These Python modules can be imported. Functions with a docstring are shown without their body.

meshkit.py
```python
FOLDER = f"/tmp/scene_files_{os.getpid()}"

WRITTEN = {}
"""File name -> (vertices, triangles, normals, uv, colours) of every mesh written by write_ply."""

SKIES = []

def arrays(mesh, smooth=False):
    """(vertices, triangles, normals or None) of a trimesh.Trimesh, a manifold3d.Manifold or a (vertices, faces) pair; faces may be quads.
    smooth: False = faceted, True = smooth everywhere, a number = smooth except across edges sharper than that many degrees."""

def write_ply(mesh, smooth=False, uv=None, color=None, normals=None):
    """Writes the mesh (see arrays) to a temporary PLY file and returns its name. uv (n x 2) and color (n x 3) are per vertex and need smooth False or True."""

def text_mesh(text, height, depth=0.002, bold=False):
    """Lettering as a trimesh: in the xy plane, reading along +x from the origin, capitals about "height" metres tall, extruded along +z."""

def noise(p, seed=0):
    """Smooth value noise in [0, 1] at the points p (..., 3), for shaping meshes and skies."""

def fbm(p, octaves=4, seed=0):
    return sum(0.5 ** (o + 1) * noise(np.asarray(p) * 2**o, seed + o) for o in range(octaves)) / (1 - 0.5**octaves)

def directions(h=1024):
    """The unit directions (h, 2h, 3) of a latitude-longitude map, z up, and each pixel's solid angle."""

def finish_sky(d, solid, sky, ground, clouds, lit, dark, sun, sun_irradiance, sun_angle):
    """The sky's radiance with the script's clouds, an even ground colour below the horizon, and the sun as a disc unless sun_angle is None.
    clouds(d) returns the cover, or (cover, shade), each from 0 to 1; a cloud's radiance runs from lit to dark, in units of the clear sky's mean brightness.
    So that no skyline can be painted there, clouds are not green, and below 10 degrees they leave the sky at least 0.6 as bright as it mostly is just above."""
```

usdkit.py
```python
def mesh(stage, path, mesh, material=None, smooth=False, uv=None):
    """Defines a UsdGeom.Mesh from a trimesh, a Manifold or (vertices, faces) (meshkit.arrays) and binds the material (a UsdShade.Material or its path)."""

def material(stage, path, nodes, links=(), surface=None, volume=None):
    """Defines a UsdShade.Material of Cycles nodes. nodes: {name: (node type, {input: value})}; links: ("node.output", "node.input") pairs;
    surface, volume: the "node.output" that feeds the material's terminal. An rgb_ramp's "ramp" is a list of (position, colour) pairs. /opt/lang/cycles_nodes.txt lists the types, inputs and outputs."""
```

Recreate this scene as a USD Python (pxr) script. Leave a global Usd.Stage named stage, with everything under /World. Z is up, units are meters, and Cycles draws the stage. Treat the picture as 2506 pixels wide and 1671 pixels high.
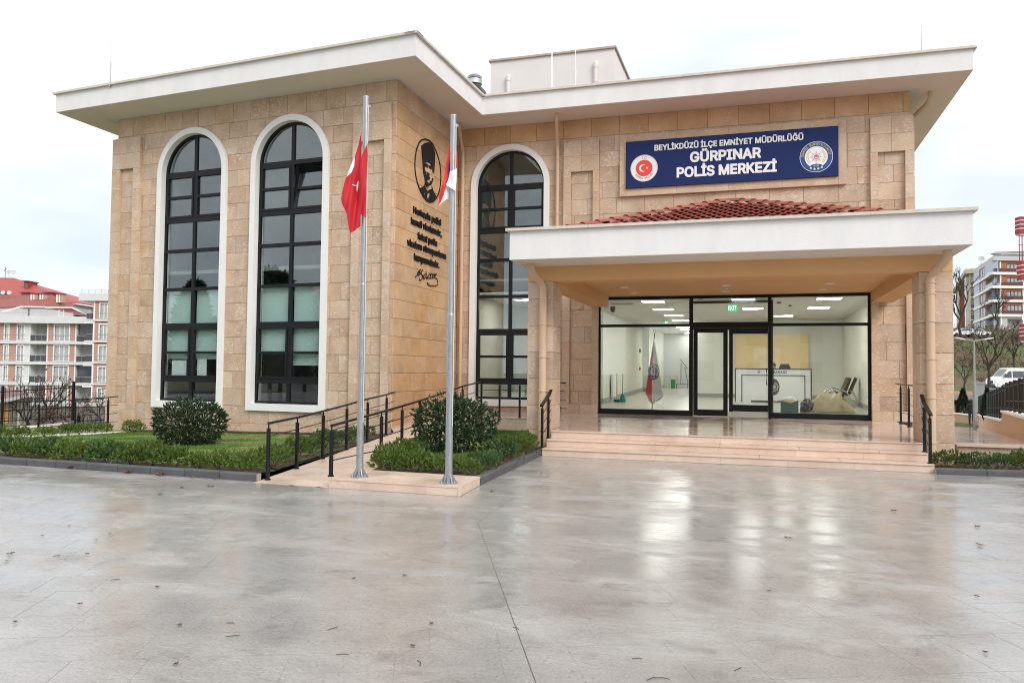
import math, random
import numpy as np, trimesh, manifold3d, usdkit, meshkit
from shapely.geometry import Polygon, MultiPolygon, LineString, Point, box as shp_box
from shapely.ops import unary_union
from shapely.prepared import prep
from shapely import affinity
from pxr import Usd, UsdGeom, UsdLux, UsdShade, Gf, Sdf, Vt

stage = Usd.Stage.CreateInMemory()
UsdGeom.SetStageUpAxis(stage, UsdGeom.Tokens.z)
UsdGeom.SetStageMetersPerUnit(stage, 1.0)
UsdGeom.Xform.Define(stage, '/World')
UsdGeom.Scope.Define(stage, '/World/Looks')
rng = np.random.default_rng(7)
random.seed(7)
PI = math.pi

def sbox(a0, a1, b0, b1): return shp_box(a0, b0, a1, b1)

# ------------------------------------------------------------------ camera
YAW, PITCH, ROLL, EYE = -0.3024, 0.0376, 0.0106, (0.0, 0.0, 1.6513)
fwd = np.array([math.sin(YAW) * math.cos(PITCH), math.cos(YAW) * math.cos(PITCH), math.sin(PITCH)])
rgt = np.array([math.cos(YAW), -math.sin(YAW), 0.0])
upv = np.cross(rgt, fwd)
rgt, upv = rgt * math.cos(ROLL) + upv * math.sin(ROLL), -rgt * math.sin(ROLL) + upv * math.cos(ROLL)
cam = UsdGeom.Camera.Define(stage, '/World/camera')
mtx = Gf.Matrix4d(*rgt, 0, *upv, 0, *(-fwd), 0, *EYE, 1)
cam.AddTransformOp().Set(mtx)
cam.CreateHorizontalApertureAttr(36.0)
cam.CreateVerticalApertureAttr(36.0 * 682 / 1024)
cam.CreateFocalLengthAttr(36.0 * 1919.34 / 2506)
cam.CreateClippingRangeAttr(Gf.Vec2f(0.05, 5000))
cam.CreateExposureAttr(0.50)

# ------------------------------------------------------------------ sky and sun (overcast)
SUN_DIR = np.array([0.62, -0.52, 0.62]); SUN_DIR /= np.linalg.norm(SUN_DIR)
SKYO = 3.9
sky_mat = usdkit.material(stage, '/World/Looks/sky_overcast', {
    'tc': ('texture_coordinate', {}),
    'sky': ('sky_texture', {'sky_type': 'single_scattering', 'sun_disc': False, 'sun_elevation': math.asin(SUN_DIR[2]), 'sun_rotation': math.atan2(SUN_DIR[0], SUN_DIR[1]), 'altitude': 100.0, 'air_density': 1.0, 'aerosol_density': 1.5}),
    'map': ('mapping', {'scale': (1.2, 1.2, 3.2), 'location': (SKYO, 0.0, 0.0)}),
    'n': ('noise_texture', {'scale': 1.6, 'detail': 5.0, 'roughness': 0.5}),
    'r': ('rgb_ramp', {'ramp': [(0.0, (0.72, 0.72, 0.72)), (0.40, (0.84, 0.84, 0.84)), (0.60, (1, 1, 1)), (1.0, (1, 1, 1))]}),
    'n2': ('noise_texture', {'scale': 1.25, 'detail': 4.0, 'roughness': 0.55}),
    'cl': ('rgb_ramp', {'ramp': [(0.36, (6.1, 6.7, 7.5)), (0.48, (7.7, 8.1, 8.6)), (0.60, (10.4, 10.5, 10.7))]}),
    'mx': ('mix', {'mix_type': 'mix'}),
    'bg': ('background_shader', {'strength': 0.10}),
}, [('tc.generated', 'map.vector'), ('map.vector', 'n.vector'), ('map.vector', 'n2.vector'), ('n.fac', 'r.fac'), ('n2.fac', 'cl.fac'), ('r.color', 'mx.fac'), ('sky.color', 'mx.color1'), ('cl.color', 'mx.color2'), ('mx.color', 'bg.color')], surface='bg.background')
dome = UsdLux.DomeLight.Define(stage, '/World/sky')
UsdShade.MaterialBindingAPI.Apply(dome.GetPrim()).Bind(sky_mat)
dome.GetPrim().SetCustomDataByKey('kind', 'structure')
sun = UsdLux.DistantLight.Define(stage, '/World/sun')
sun.CreateIntensityAttr(0.40); sun.CreateAngleAttr(28.0); sun.CreateNormalizeAttr(True)
sun.CreateColorAttr(Gf.Vec3f(1.0, 0.97, 0.93))
zax = SUN_DIR; xax = np.cross([0, 0, 1], zax); xax /= np.linalg.norm(xax); yax = np.cross(zax, xax)
sun.AddTransformOp().Set(Gf.Matrix4d(*xax, 0, *yax, 0, *zax, 0, 0, 0, 30, 1))

# ------------------------------------------------------------------ materials
def c3(c, k=1.0): return tuple(float(min(1, x * k)) for x in c)

def mat(name, col, rough=0.6, var=0.12, scale=3.0, bump=0.0, bscale=40.0, metal=0.0, rnd=0.0, spec=0.5, detail=4.0, stretch=None, coat=0.0):
    nodes = {'g': ('geometry', {}), 'n': ('noise_texture', {'scale': scale, 'detail': detail, 'roughness': 0.6}),
             'r': ('rgb_ramp', {'ramp': [(0.25, c3(col, 1 - var)), (0.75, c3(col, 1 + var))]}),
             'p': ('principled_bsdf', {'roughness': rough, 'metallic': metal, 'specular_ior_level': spec, 'coat_weight': coat, 'coat_roughness': 0.08})}
    links = [('n.fac', 'r.fac')]
    if stretch:
        nodes['m'] = ('mapping', {'scale': stretch}); links += [('g.position', 'm.vector'), ('m.vector', 'n.vector')]
    else:
        links += [('g.position', 'n.vector')]
    last = 'r.color'
    if rnd:
        nodes['o'] = ('object_info', {}); nodes['mr'] = ('map_range', {'from_min': 0.0, 'from_max': 1.0, 'to_min': 1 - rnd, 'to_max': 1 + rnd})
        nodes['h'] = ('hsv', {}); links += [('o.random', 'mr.value'), ('mr.result', 'h.value'), (last, 'h.color')]; last = 'h.color'
    links.append((last, 'p.base_color'))
    if bump:
        nodes['bn'] = ('noise_texture', {'scale': bscale, 'detail': 3.0}); nodes['b'] = ('bump', {'strength': bump, 'distance': 0.01})
        links += [('g.position', 'bn.vector'), ('bn.fac', 'b.height'), ('b.normal', 'p.normal')]
    return usdkit.material(stage, '/World/Looks/' + name, nodes, links, surface='p.BSDF')

def emit(name, col, s):
    return usdkit.material(stage, '/World/Looks/' + name, {'e': ('emission', {'color': col, 'strength': s})}, [], surface='e.emission')

def travertine(name, lo, mid, hi, rnd=0.13, speck=0.62, rough=0.62):
    return usdkit.material(stage, '/World/Looks/' + name, {
        'g': ('geometry', {}), 'o': ('object_info', {}),
        'wn': ('white_noise_texture', {'dimensions': '1D'}),
        'add': ('mix', {'mix_type': 'add', 'fac': 1.0}),
        'sc': ('mix', {'mix_type': 'multiply', 'fac': 1.0, 'color2': (9, 9, 9)}),
        'n1': ('noise_texture', {'scale': 1.5, 'detail': 6.0, 'roughness': 0.62}),
        'r1': ('rgb_ramp', {'ramp': [(0.28, lo), (0.5, mid), (0.74, hi)]}),
        'm2': ('mapping', {'scale': (1.0, 1.0, 1.9)}),
        'n2': ('noise_texture', {'scale': 15.0, 'detail': 5.0, 'roughness': 0.62, 'distortion': 0.6}),
        'n3': ('noise_texture', {'scale': 1.7, 'detail': 2.0}),
        'a3': ('math', {'math_type': 'multiply_add', 'value2': 0.30, 'value3': -0.13}),
        's3': ('math', {'math_type': 'add'}),
        'r2': ('rgb_ramp', {'ramp': [(speck, (0, 0, 0)), (speck + 0.04, (1, 1, 1))]}),
        'k2': ('math', {'math_type': 'multiply', 'value2': 0.7}),
        'mw': ('mix', {'mix_type': 'mix', 'color2': (0.70, 0.62, 0.53)}),
        'n4': ('noise_texture', {'scale': 34.0, 'detail': 3.0, 'roughness': 0.6}),
        'r4': ('rgb_ramp', {'ramp': [(0.28, (0.55, 0.48, 0.42)), (0.40, (1, 1, 1))]}),
        'md': ('mix', {'mix_type': 'multiply', 'fac': 0.75}),
        'mr': ('map_range', {'to_min': 1 - rnd, 'to_max': 1 + rnd}),
        'ms': ('map_range', {'to_min': 0.92, 'to_max': 1.08}),
        'h': ('hsv', {}),
        'b': ('bump', {'strength': 0.35, 'distance': 0.004, 'invert': True}),
        'p': ('principled_bsdf', {'roughness': rough, 'specular_ior_level': 0.35}),
    }, [('o.random', 'wn.w'), ('wn.color', 'sc.color1'), ('g.position', 'add.color1'), ('sc.color', 'add.color2'), ('add.color', 'n1.vector'), ('n1.fac', 'r1.fac'),
        ('add.color', 'm2.vector'), ('m2.vector', 'n2.vector'), ('add.color', 'n3.vector'), ('n3.fac', 'a3.value1'), ('n2.fac', 's3.value1'), ('a3.value', 's3.value2'), ('s3.value', 'r2.fac'), ('r2.color', 'k2.value1'), ('k2.value', 'mw.fac'),
        ('r1.color', 'mw.color1'), ('m2.vector', 'n4.vector'), ('n4.fac', 'r4.fac'), ('mw.color', 'md.color1'), ('r4.color', 'md.color2'),
        ('o.random', 'mr.value'), ('wn.value', 'ms.value'), ('mr.result', 'h.value'), ('ms.result', 'h.saturation'), ('md.color', 'h.color'), ('h.color', 'p.base_color'), ('n2.fac', 'b.height'), ('b.normal', 'p.normal')], surface='p.BSDF')

def leafmat(name, lo, hi, trans=0.25, rough=0.38):
    return usdkit.material(stage, '/World/Looks/' + name, {
        'g': ('geometry', {}), 'r': ('rgb_ramp', {'ramp': [(0.0, lo), (0.35, tuple((a + b) / 2 for a, b in zip(lo, hi))), (1.0, hi)]}),
        'o': ('object_info', {}), 'mr': ('map_range', {'to_min': 0.8, 'to_max': 1.2}), 'h': ('hsv', {}),
        'p': ('principled_bsdf', {'roughness': rough, 'specular_ior_level': 0.5}), 't': ('translucent_bsdf', {}), 'm': ('mix_closure', {'fac': trans})},
        [('g.random_per_island', 'r.fac'), ('o.random', 'mr.value'), ('mr.result', 'h.value'), ('r.color', 'h.color'), ('h.color', 'p.base_color'), ('h.color', 't.color'), ('p.BSDF', 'm.closure1'), ('t.BSDF', 'm.closure2')], surface='m.closure')

def glass(name, tint, base, k=0.8):
    # two-sided Schlick reflection over clear transmission
    return usdkit.material(stage, '/World/Looks/' + name, {
        'f': ('layer_weight', {'blend': 0.5}), 'pw': ('math', {'math_type': 'power', 'value2': 5.0}), 'k': ('math', {'math_type': 'multiply_add', 'value2': k, 'value3': base, 'use_clamp': True}),
        't': ('transparent_bsdf', {'color': tint}), 'gl': ('glossy_bsdf', {'color': (0.95, 0.98, 1.0), 'roughness': 0.0}), 'm': ('mix_closure', {})},
        [('f.facing', 'pw.value1'), ('pw.value', 'k.value1'), ('k.value', 'm.fac'), ('t.BSDF', 'm.closure1'), ('gl.BSDF', 'm.closure2')], surface='m.closure')

STONE = travertine('travertine', (0.44, 0.295, 0.19), (0.555, 0.40, 0.28), (0.635, 0.485, 0.36), rnd=0.08, speck=0.59)
STONE_W = travertine('travertine_warm', (0.47, 0.28, 0.145), (0.57, 0.36, 0.195), (0.63, 0.43, 0.265), speck=0.64, rnd=0.08)
STONE_P = travertine('travertine_pale', (0.49, 0.34, 0.225), (0.575, 0.42, 0.295), (0.645, 0.50, 0.37), rnd=0.06, speck=0.59)
MORTAR = mat('mortar', (0.16, 0.115, 0.075), 0.9, bump=0.2)
PLASTER = mat('white_plaster', (0.74, 0.725, 0.705), 0.85, var=0.055, scale=1.6, stretch=(1.6, 1.6, 0.45), bump=0.35, bscale=55)
PLASTER2 = mat('pale_pink_plaster', (0.74, 0.70, 0.675), 0.85, var=0.04, scale=0.9, bump=0.25, bscale=50)
SOFFIT = mat('soffit_plaster', (0.78, 0.72, 0.64), 0.85, var=0.05, scale=0.8, bump=0.25, bscale=50)
OCHRE = mat('ochre_plaster', (0.70, 0.415, 0.19), 0.8, var=0.05, scale=0.8, bump=0.25, bscale=60)
TRIM = mat('white_trim', (0.80, 0.79, 0.77), 0.6, var=0.03)
COPING = mat('coping_marble', (0.60, 0.545, 0.475), 0.45, var=0.14, scale=6)
BLACK = mat('black_paint', (0.008, 0.008, 0.009), 0.4, var=0.1, spec=0.3)
ALU = mat('anthracite_frame', (0.009, 0.010, 0.012), 0.42, var=0.1, spec=0.25)
DOWNPIPE = mat('beige_pipe', (0.60, 0.425, 0.285), 0.45, var=0.04)
GALV = usdkit.material(stage, '/World/Looks/galvanised', {'g': ('geometry', {}), 'v': ('voronoi_texture', {'scale': 55.0}), 'm': ('mapping', {'scale': (1, 1, 0.25)}), 'n': ('noise_texture', {'scale': 30.0, 'detail': 5.0}),
    'r': ('rgb_ramp', {'ramp': [(0.0, (0.26, 0.275, 0.29)), (1.0, (0.46, 0.475, 0.49))]}), 'x': ('mix', {'fac': 0.5}), 'rr': ('map_range', {'to_min': 0.3, 'to_max': 0.55}), 'p': ('principled_bsdf', {'metallic': 0.75})},
    [('g.position', 'm.vector'), ('m.vector', 'v.vector'), ('m.vector', 'n.vector'), ('v.color', 'x.color1'), ('n.color', 'x.color2'), ('x.color', 'r.fac'), ('n.fac', 'rr.value'), ('rr.result', 'p.roughness'), ('r.color', 'p.base_color')], surface='p.BSDF')
STEEL = mat('steel', (0.55, 0.55, 0.56), 0.35, metal=0.9)
CHROME = mat('chrome', (0.75, 0.75, 0.76), 0.12, metal=1.0)
KERB = mat('kerb_concrete', (0.088, 0.088, 0.092), 0.75, var=0.2, scale=5, bump=0.3, rnd=0.08)
KERBJ = mat('kerb_mortar', (0.34, 0.31, 0.26), 0.9)

def marble(name, lo, hi, rough0, rough1, vein=(0.45, 0.22, 0.15), rnd=0.06):
    return usdkit.material(stage, '/World/Looks/' + name, {
        'g': ('geometry', {}), 'n': ('noise_texture', {'scale': 2.2, 'detail': 6.0, 'roughness': 0.65}), 'r': ('rgb_ramp', {'ramp': [(0.3, lo), (0.7, hi)]}),
        'n2': ('noise_texture', {'scale': 2.6, 'detail': 7.0, 'roughness': 0.7, 'distortion': 1.5}), 'v': ('rgb_ramp', {'ramp': [(0.485, (0, 0, 0)), (0.5, (0.55, 0.55, 0.55)), (0.515, (0, 0, 0))]}),
        'n3': ('noise_texture', {'scale': 0.8, 'detail': 2.0}), 'v3': ('rgb_ramp', {'ramp': [(0.52, (0, 0, 0)), (0.62, (1, 1, 1))]}), 'vm': ('math', {'math_type': 'multiply'}),
        'mx': ('mix', {'color2': vein}), 'o': ('object_info', {}), 'mr': ('map_range', {'to_min': 1 - rnd, 'to_max': 1 + rnd}), 'h': ('hsv', {}),
        'w': ('noise_texture', {'scale': 1.1, 'detail': 4.0}), 'rr': ('map_range', {'from_min': 0.35, 'from_max': 0.65, 'to_min': rough0, 'to_max': rough1, 'clamp': True}),
        'p': ('principled_bsdf', {'specular_ior_level': 0.5})},
        [('g.position', 'n.vector'), ('n.fac', 'r.fac'), ('g.position', 'n2.vector'), ('n2.fac', 'v.fac'), ('g.position', 'n3.vector'), ('n3.fac', 'v3.fac'), ('v.color', 'vm.value1'), ('v3.color', 'vm.value2'), ('vm.value', 'mx.fac'), ('r.color', 'mx.color1'),
         ('o.random', 'mr.value'), ('mr.result', 'h.value'), ('mx.color', 'h.color'), ('h.color', 'p.base_color'), ('g.position', 'w.vector'), ('w.fac', 'rr.value'), ('rr.result', 'p.roughness')], surface='p.BSDF')
MARBLE = marble('step_marble', (0.60, 0.445, 0.345), (0.72, 0.565, 0.455), 0.22, 0.5)
MARBLE_WET = marble('wet_floor_marble', (0.56, 0.44, 0.36), (0.68, 0.56, 0.48), 0.06, 0.18)
JOINT = mat('joint_dark', (0.10, 0.08, 0.065), 0.9)
LINEDARK = mat('saw_cut', (0.10, 0.072, 0.058), 0.9)
CONC = usdkit.material(stage, '/World/Looks/wet_stamped_concrete', {
    'g': ('geometry', {}),
    'n1': ('noise_texture', {'scale': 1.3, 'detail': 8.0, 'roughness': 0.68}), 'r1': ('rgb_ramp', {'ramp': [(0.3, (0.31, 0.291, 0.268)), (0.5, (0.385, 0.362, 0.336)), (0.72, (0.455, 0.431, 0.402))]}),
    'n2': ('noise_texture', {'scale': 48.0, 'detail': 6.0, 'roughness': 0.75}), 'r2': ('rgb_ramp', {'ramp': [(0.32, (0.42, 0.40, 0.38)), (0.44, (0.90, 0.90, 0.90)), (0.58, (1, 1, 1)), (0.70, (1.35, 1.35, 1.33))]}), 'm2': ('mix', {'mix_type': 'multiply', 'fac': 0.9}),
    'n5': ('noise_texture', {'scale': 2.4, 'detail': 6.0, 'roughness': 0.65, 'distortion': 0.8}), 'r5': ('rgb_ramp', {'ramp': [(0.28, (0.56, 0.57, 0.55)), (0.36, (0.80, 0.80, 0.78)), (0.45, (1, 1, 1)), (0.64, (1, 1, 1)), (0.76, (1.07, 1.01, 0.95))]}), 'm5': ('mix', {'mix_type': 'multiply', 'fac': 0.8}),
    'm3': ('mapping', {'scale': (0.7, 1.7, 1.0), 'rotation': (0, 0, 0.1)}), 'n3': ('noise_texture', {'scale': 0.85, 'detail': 7.0, 'roughness': 0.66, 'distortion': 0.5}), 'wet': ('rgb_ramp', {'ramp': [(0.36, (0, 0, 0)), (0.46, (0.6, 0.6, 0.6)), (0.55, (1, 1, 1))]}),
    'rr': ('map_range', {'to_min': 0.38, 'to_max': 0.085}), 'bs': ('map_range', {'to_min': 0.55, 'to_max': 0.16}),
    'n4': ('noise_texture', {'scale': 17.0, 'detail': 6.0, 'roughness': 0.6, 'distortion': 0.6}), 'b': ('bump', {'distance': 0.012}),
    'dk': ('map_range', {'to_min': 1.06, 'to_max': 0.90}), 'h': ('hsv', {}),
    'p': ('principled_bsdf', {'specular_ior_level': 0.5, 'ior': 1.5})},
    [('g.position', 'n1.vector'), ('n1.fac', 'r1.fac'), ('g.position', 'n2.vector'), ('n2.fac', 'r2.fac'), ('r1.color', 'm2.color1'), ('r2.color', 'm2.color2'), ('g.position', 'n5.vector'), ('n5.fac', 'r5.fac'), ('m2.color', 'm5.color1'), ('r5.color', 'm5.color2'),
     ('g.position', 'm3.vector'), ('m3.vector', 'n3.vector'), ('n3.fac', 'wet.fac'), ('wet.color', 'rr.value'), ('rr.result', 'p.roughness'), ('wet.color', 'bs.value'), ('bs.result', 'b.strength'), ('m3.vector', 'n4.vector'), ('n4.fac', 'b.height'), ('b.normal', 'p.normal'),
     ('wet.color', 'dk.value'), ('dk.result', 'h.value'), ('m5.color', 'h.color'), ('h.color', 'p.base_color')], surface='p.BSDF')
LEAF_D = leafmat('bush_leaf', (0.028, 0.052, 0.018), (0.13, 0.19, 0.065), 0.2, 0.28)
LEAF_H = leafmat('hedge_leaf', (0.10, 0.155, 0.025), (0.46, 0.55, 0.11), 0.4)
LEAF_H2 = leafmat('dark_hedge_leaf', (0.065, 0.12, 0.032), (0.32, 0.43, 0.10), 0.35)
LEAF_C = leafmat('conifer_leaf', (0.010, 0.022, 0.008), (0.030, 0.055, 0.018), 0.1)
LEAF_B = leafmat('dry_leaf', (0.12, 0.045, 0.012), (0.30, 0.13, 0.035), 0.1)
GRASS = leafmat('grass_blade', (0.095, 0.20, 0.020), (0.20, 0.36, 0.045), 0.4, 0.6)
BARK = mat('bark', (0.055, 0.042, 0.033), 0.9, var=0.3, scale=20)
SOIL = mat('soil', (0.075, 0.047, 0.028), 0.95, var=0.4, scale=8, bump=0.8, bscale=25)
PEBBLE = mat('white_pebble', (0.75, 0.74, 0.72), 0.6)
REDTILE = mat('red_roof_tile', (0.30, 0.072, 0.042), 0.45, var=0.18, scale=9, rnd=0.12, bump=0.15)
REDROOF = mat('far_red_roof', (0.27, 0.085, 0.065), 0.7, var=0.15, scale=2.5)
FLAGRED = mat('flag_red', (0.52, 0.012, 0.022), 0.7, var=0.06)
FLAGWHITE = mat('flag_white', (0.80, 0.79, 0.82), 0.7, var=0.03)
FLAGRED2 = mat('flag_bright_red', (0.72, 0.035, 0.03), 0.7, var=0.06)
NAVY = mat('sign_navy', (0.012, 0.026, 0.115), 0.55, var=0.05, spec=0.2)
BLUE = mat('emblem_blue', (0.012, 0.075, 0.24), 0.5, var=0.03)
WHITE = mat('white_paint', (0.84, 0.84, 0.84), 0.5, var=0.02)
RED = mat('emblem_red', (0.78, 0.06, 0.035), 0.5, var=0.03)
GOLD = mat('emblem_gold', (0.55, 0.44, 0.13), 0.5, var=0.05)
SILVER = mat('emblem_silver', (0.48, 0.49, 0.52), 0.4, var=0.05)
GREY = mat('mid_grey', (0.33, 0.33, 0.34), 0.6)
DKGREY = mat('dark_grey', (0.07, 0.07, 0.075), 0.6)
GLASS_W = glass('window_glass', (0.88, 0.93, 0.915), 0.10)
GLASS_D = glass('door_glass', (0.95, 0.97, 0.955), 0.045)
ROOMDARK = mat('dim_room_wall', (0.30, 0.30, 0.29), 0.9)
ROOMWALL = mat('lobby_wall', (0.76, 0.765, 0.68), 0.7, var=0.02)
ROOMWALL2 = mat('lobby_wall_grey', (0.58, 0.60, 0.58), 0.7, var=0.02)
ROOMCEIL = mat('lobby_ceiling', (0.72, 0.72, 0.70), 0.8, var=0.02)
ROOMFLOOR = mat('lobby_floor', (0.52, 0.50, 0.44), 0.22, var=0.06)
SKIRT = mat('grey_skirting', (0.33, 0.33, 0.31), 0.5)
ORANGE = mat('orange_panel', (0.88, 0.66, 0.34), 0.55, var=0.03)
BLIND = mat('roller_blind', (0.66, 0.76, 0.73), 0.8, var=0.03)
LAMP = emit('lamp_panel', (1.0, 0.985, 0.93), 21.0)
EXITG = emit('exit_green', (0.03, 0.42, 0.17), 1.3)
EXITW = emit('exit_white', (0.9, 1.0, 0.93), 1.4)
HEAD = emit('headlight_lit', (1.0, 0.95, 0.8), 4.0)
SKIN = mat('skin', (0.45, 0.26, 0.18), 0.5)
HAIR = mat('dark_hair', (0.02, 0.015, 0.012), 0.6)
CLOTH = mat('dark_clothes', (0.015, 0.016, 0.02), 0.8)
TEAL = mat('teal_plastic', (0.02, 0.22, 0.20), 0.4)
KRAFT = mat('cardboard', (0.42, 0.28, 0.15), 0.8)
GREENBOX = mat('green_box_side', (0.03, 0.16, 0.12), 0.6)
SACK = mat('tan_plastic_sheet', (0.50, 0.42, 0.24), 0.25, var=0.15, scale=6)
BAG = mat('black_plastic_bag', (0.05, 0.045, 0.04), 0.2)
LEATHER = mat('black_leather', (0.015, 0.015, 0.016), 0.35)
BEIGEWALL = mat('beige_wall', (0.55, 0.375, 0.235), 0.85, var=0.05, bump=0.3, bscale=40)
APTWHITE = mat('apartment_white', (0.66, 0.66, 0.655), 0.8, var=0.05, scale=0.5)
APTGREY = mat('apartment_grey', (0.50, 0.51, 0.50), 0.8, var=0.05, scale=0.5)
APTPINK = usdkit.material(stage, '/World/Looks/pink_siding', {'g': ('geometry', {}), 's': ('separate_xyz', {}), 'm': ('math', {'math_type': 'multiply', 'value2': 2.3}), 'f': ('math', {'math_type': 'fraction'}),
    'r': ('rgb_ramp', {'ramp': [(0.0, (0.22, 0.12, 0.09)), (0.10, (0.46, 0.275, 0.215)), (1.0, (0.50, 0.30, 0.235))]}), 'p': ('principled_bsdf', {'roughness': 0.8})},
    [('g.position', 's.vector'), ('s.z', 'm.value1'), ('m.value', 'f.value1'), ('f.value', 'r.fac'), ('r.color', 'p.base_color')], surface='p.BSDF')
APTORANGE = mat('apartment_orange', (0.42, 0.13, 0.065), 0.8, var=0.06)
APTBEIGE = mat('apartment_beige', (0.52, 0.46, 0.36), 0.8, var=0.1)
APTBLUE = mat('apartment_blue_grey', (0.42, 0.47, 0.55), 0.5, var=0.05)
APTRED = mat('apartment_dark_red', (0.30, 0.025, 0.028), 0.6, var=0.05)
PANEDARK = mat('far_window_pane', (0.10, 0.115, 0.125), 0.12, var=0.3, scale=0.4)
PANECURT = mat('far_curtained_pane', (0.40, 0.42, 0.42), 0.25, var=0.25, scale=1.5)
CARWHITE = mat('white_car_paint', (0.80, 0.80, 0.80), 0.25, coat=0.5)
RUBBER = mat('rubber', (0.02, 0.02, 0.02), 0.8)
ASPHALT = mat('asphalt', (0.055, 0.055, 0.057), 0.35, var=0.2)
TERR = usdkit.material(stage, '/World/Looks/terrain', {'g': ('geometry', {}), 'n': ('noise_texture', {'scale': 0.07, 'detail': 6.0, 'roughness': 0.65}), 'n2': ('noise_texture', {'scale': 1.3, 'detail': 4.0}),
    'r': ('rgb_ramp', {'ramp': [(0.38, (0.075, 0.115, 0.025)), (0.5, (0.115, 0.10, 0.04)), (0.62, (0.15, 0.085, 0.045))]}), 'r2': ('rgb_ramp', {'ramp': [(0.3, (0.6, 0.6, 0.6)), (0.7, (1.2, 1.2, 1.2))]}), 'm': ('mix', {'mix_type': 'multiply', 'fac': 1.0}), 'p': ('principled_bsdf', {'roughness': 0.95})},
    [('g.position', 'n.vector'), ('g.position', 'n2.vector'), ('n.fac', 'r.fac'), ('n2.fac', 'r2.fac'), ('r.color', 'm.color1'), ('r2.color', 'm.color2'), ('m.color', 'p.base_color')], surface='p.BSDF')
LAWN = usdkit.material(stage, '/World/Looks/lawn', {'g': ('geometry', {}), 'n': ('noise_texture', {'scale': 1.1, 'detail': 6.0, 'roughness': 0.6}), 'n2': ('noise_texture', {'scale': 40.0, 'detail': 3.0}),
    'r': ('rgb_ramp', {'ramp': [(0.38, (0.095, 0.185, 0.022)), (0.52, (0.13, 0.19, 0.03)), (0.62, (0.30, 0.225, 0.115))]}), 'r2': ('rgb_ramp', {'ramp': [(0.3, (0.55, 0.55, 0.55)), (0.7, (1.2, 1.2, 1.2))]}), 'm': ('mix', {'mix_type': 'multiply', 'fac': 1.0}), 'p': ('principled_bsdf', {'roughness': 0.95})},
    [('g.position', 'n.vector'), ('g.position', 'n2.vector'), ('n.fac', 'r.fac'), ('n2.fac', 'r2.fac'), ('r.color', 'm.color1'), ('r2.color', 'm.color2'), ('m.color', 'p.base_color')], surface='p.BSDF')

# ------------------------------------------------------------------ helpers
USED, OFF = {}, {}

def unique(parent, name):
    n = USED.get((parent, name), 0); USED[(parent, name)] = n + 1
    return f'{parent}/{name}' if n == 0 else f'{parent}/{name}_{n:03d}'

def note(path, label=None, cat=None, group=None, kind=None):
    pr = stage.GetPrimAtPath(path)
    for k, v in (('label', label), ('category', cat), ('group', group), ('kind', kind)):
        if v: pr.SetCustomDataByKey(k, v)
    return path

def thing(name, label, cat, loc=(0, 0, 0), group=None):
    path = unique('/World', name)
    x = UsdGeom.Xform.Define(stage, path); x.AddTranslateOp().Set(Gf.Vec3d(*map(float, loc)))
    OFF[path] = np.array(loc, float)
    return note(path, label, cat, group)

def obj(name, m, material, parent='/World', smooth=False, label=None, cat=None, group=None, kind=None):
    v, f = (m.vertices, m.faces) if hasattr(m, 'vertices') else m
    v = np.asarray(v, float); f = np.asarray(f, int)
    path = unique(parent, name)
    if parent != '/World':
        v = v - OFF['/'.join(parent.split('/')[:3])]
    usdkit.mesh(stage, path, (v, f), material, smooth=smooth)
    return note(path, label, cat, group, kind)

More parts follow.
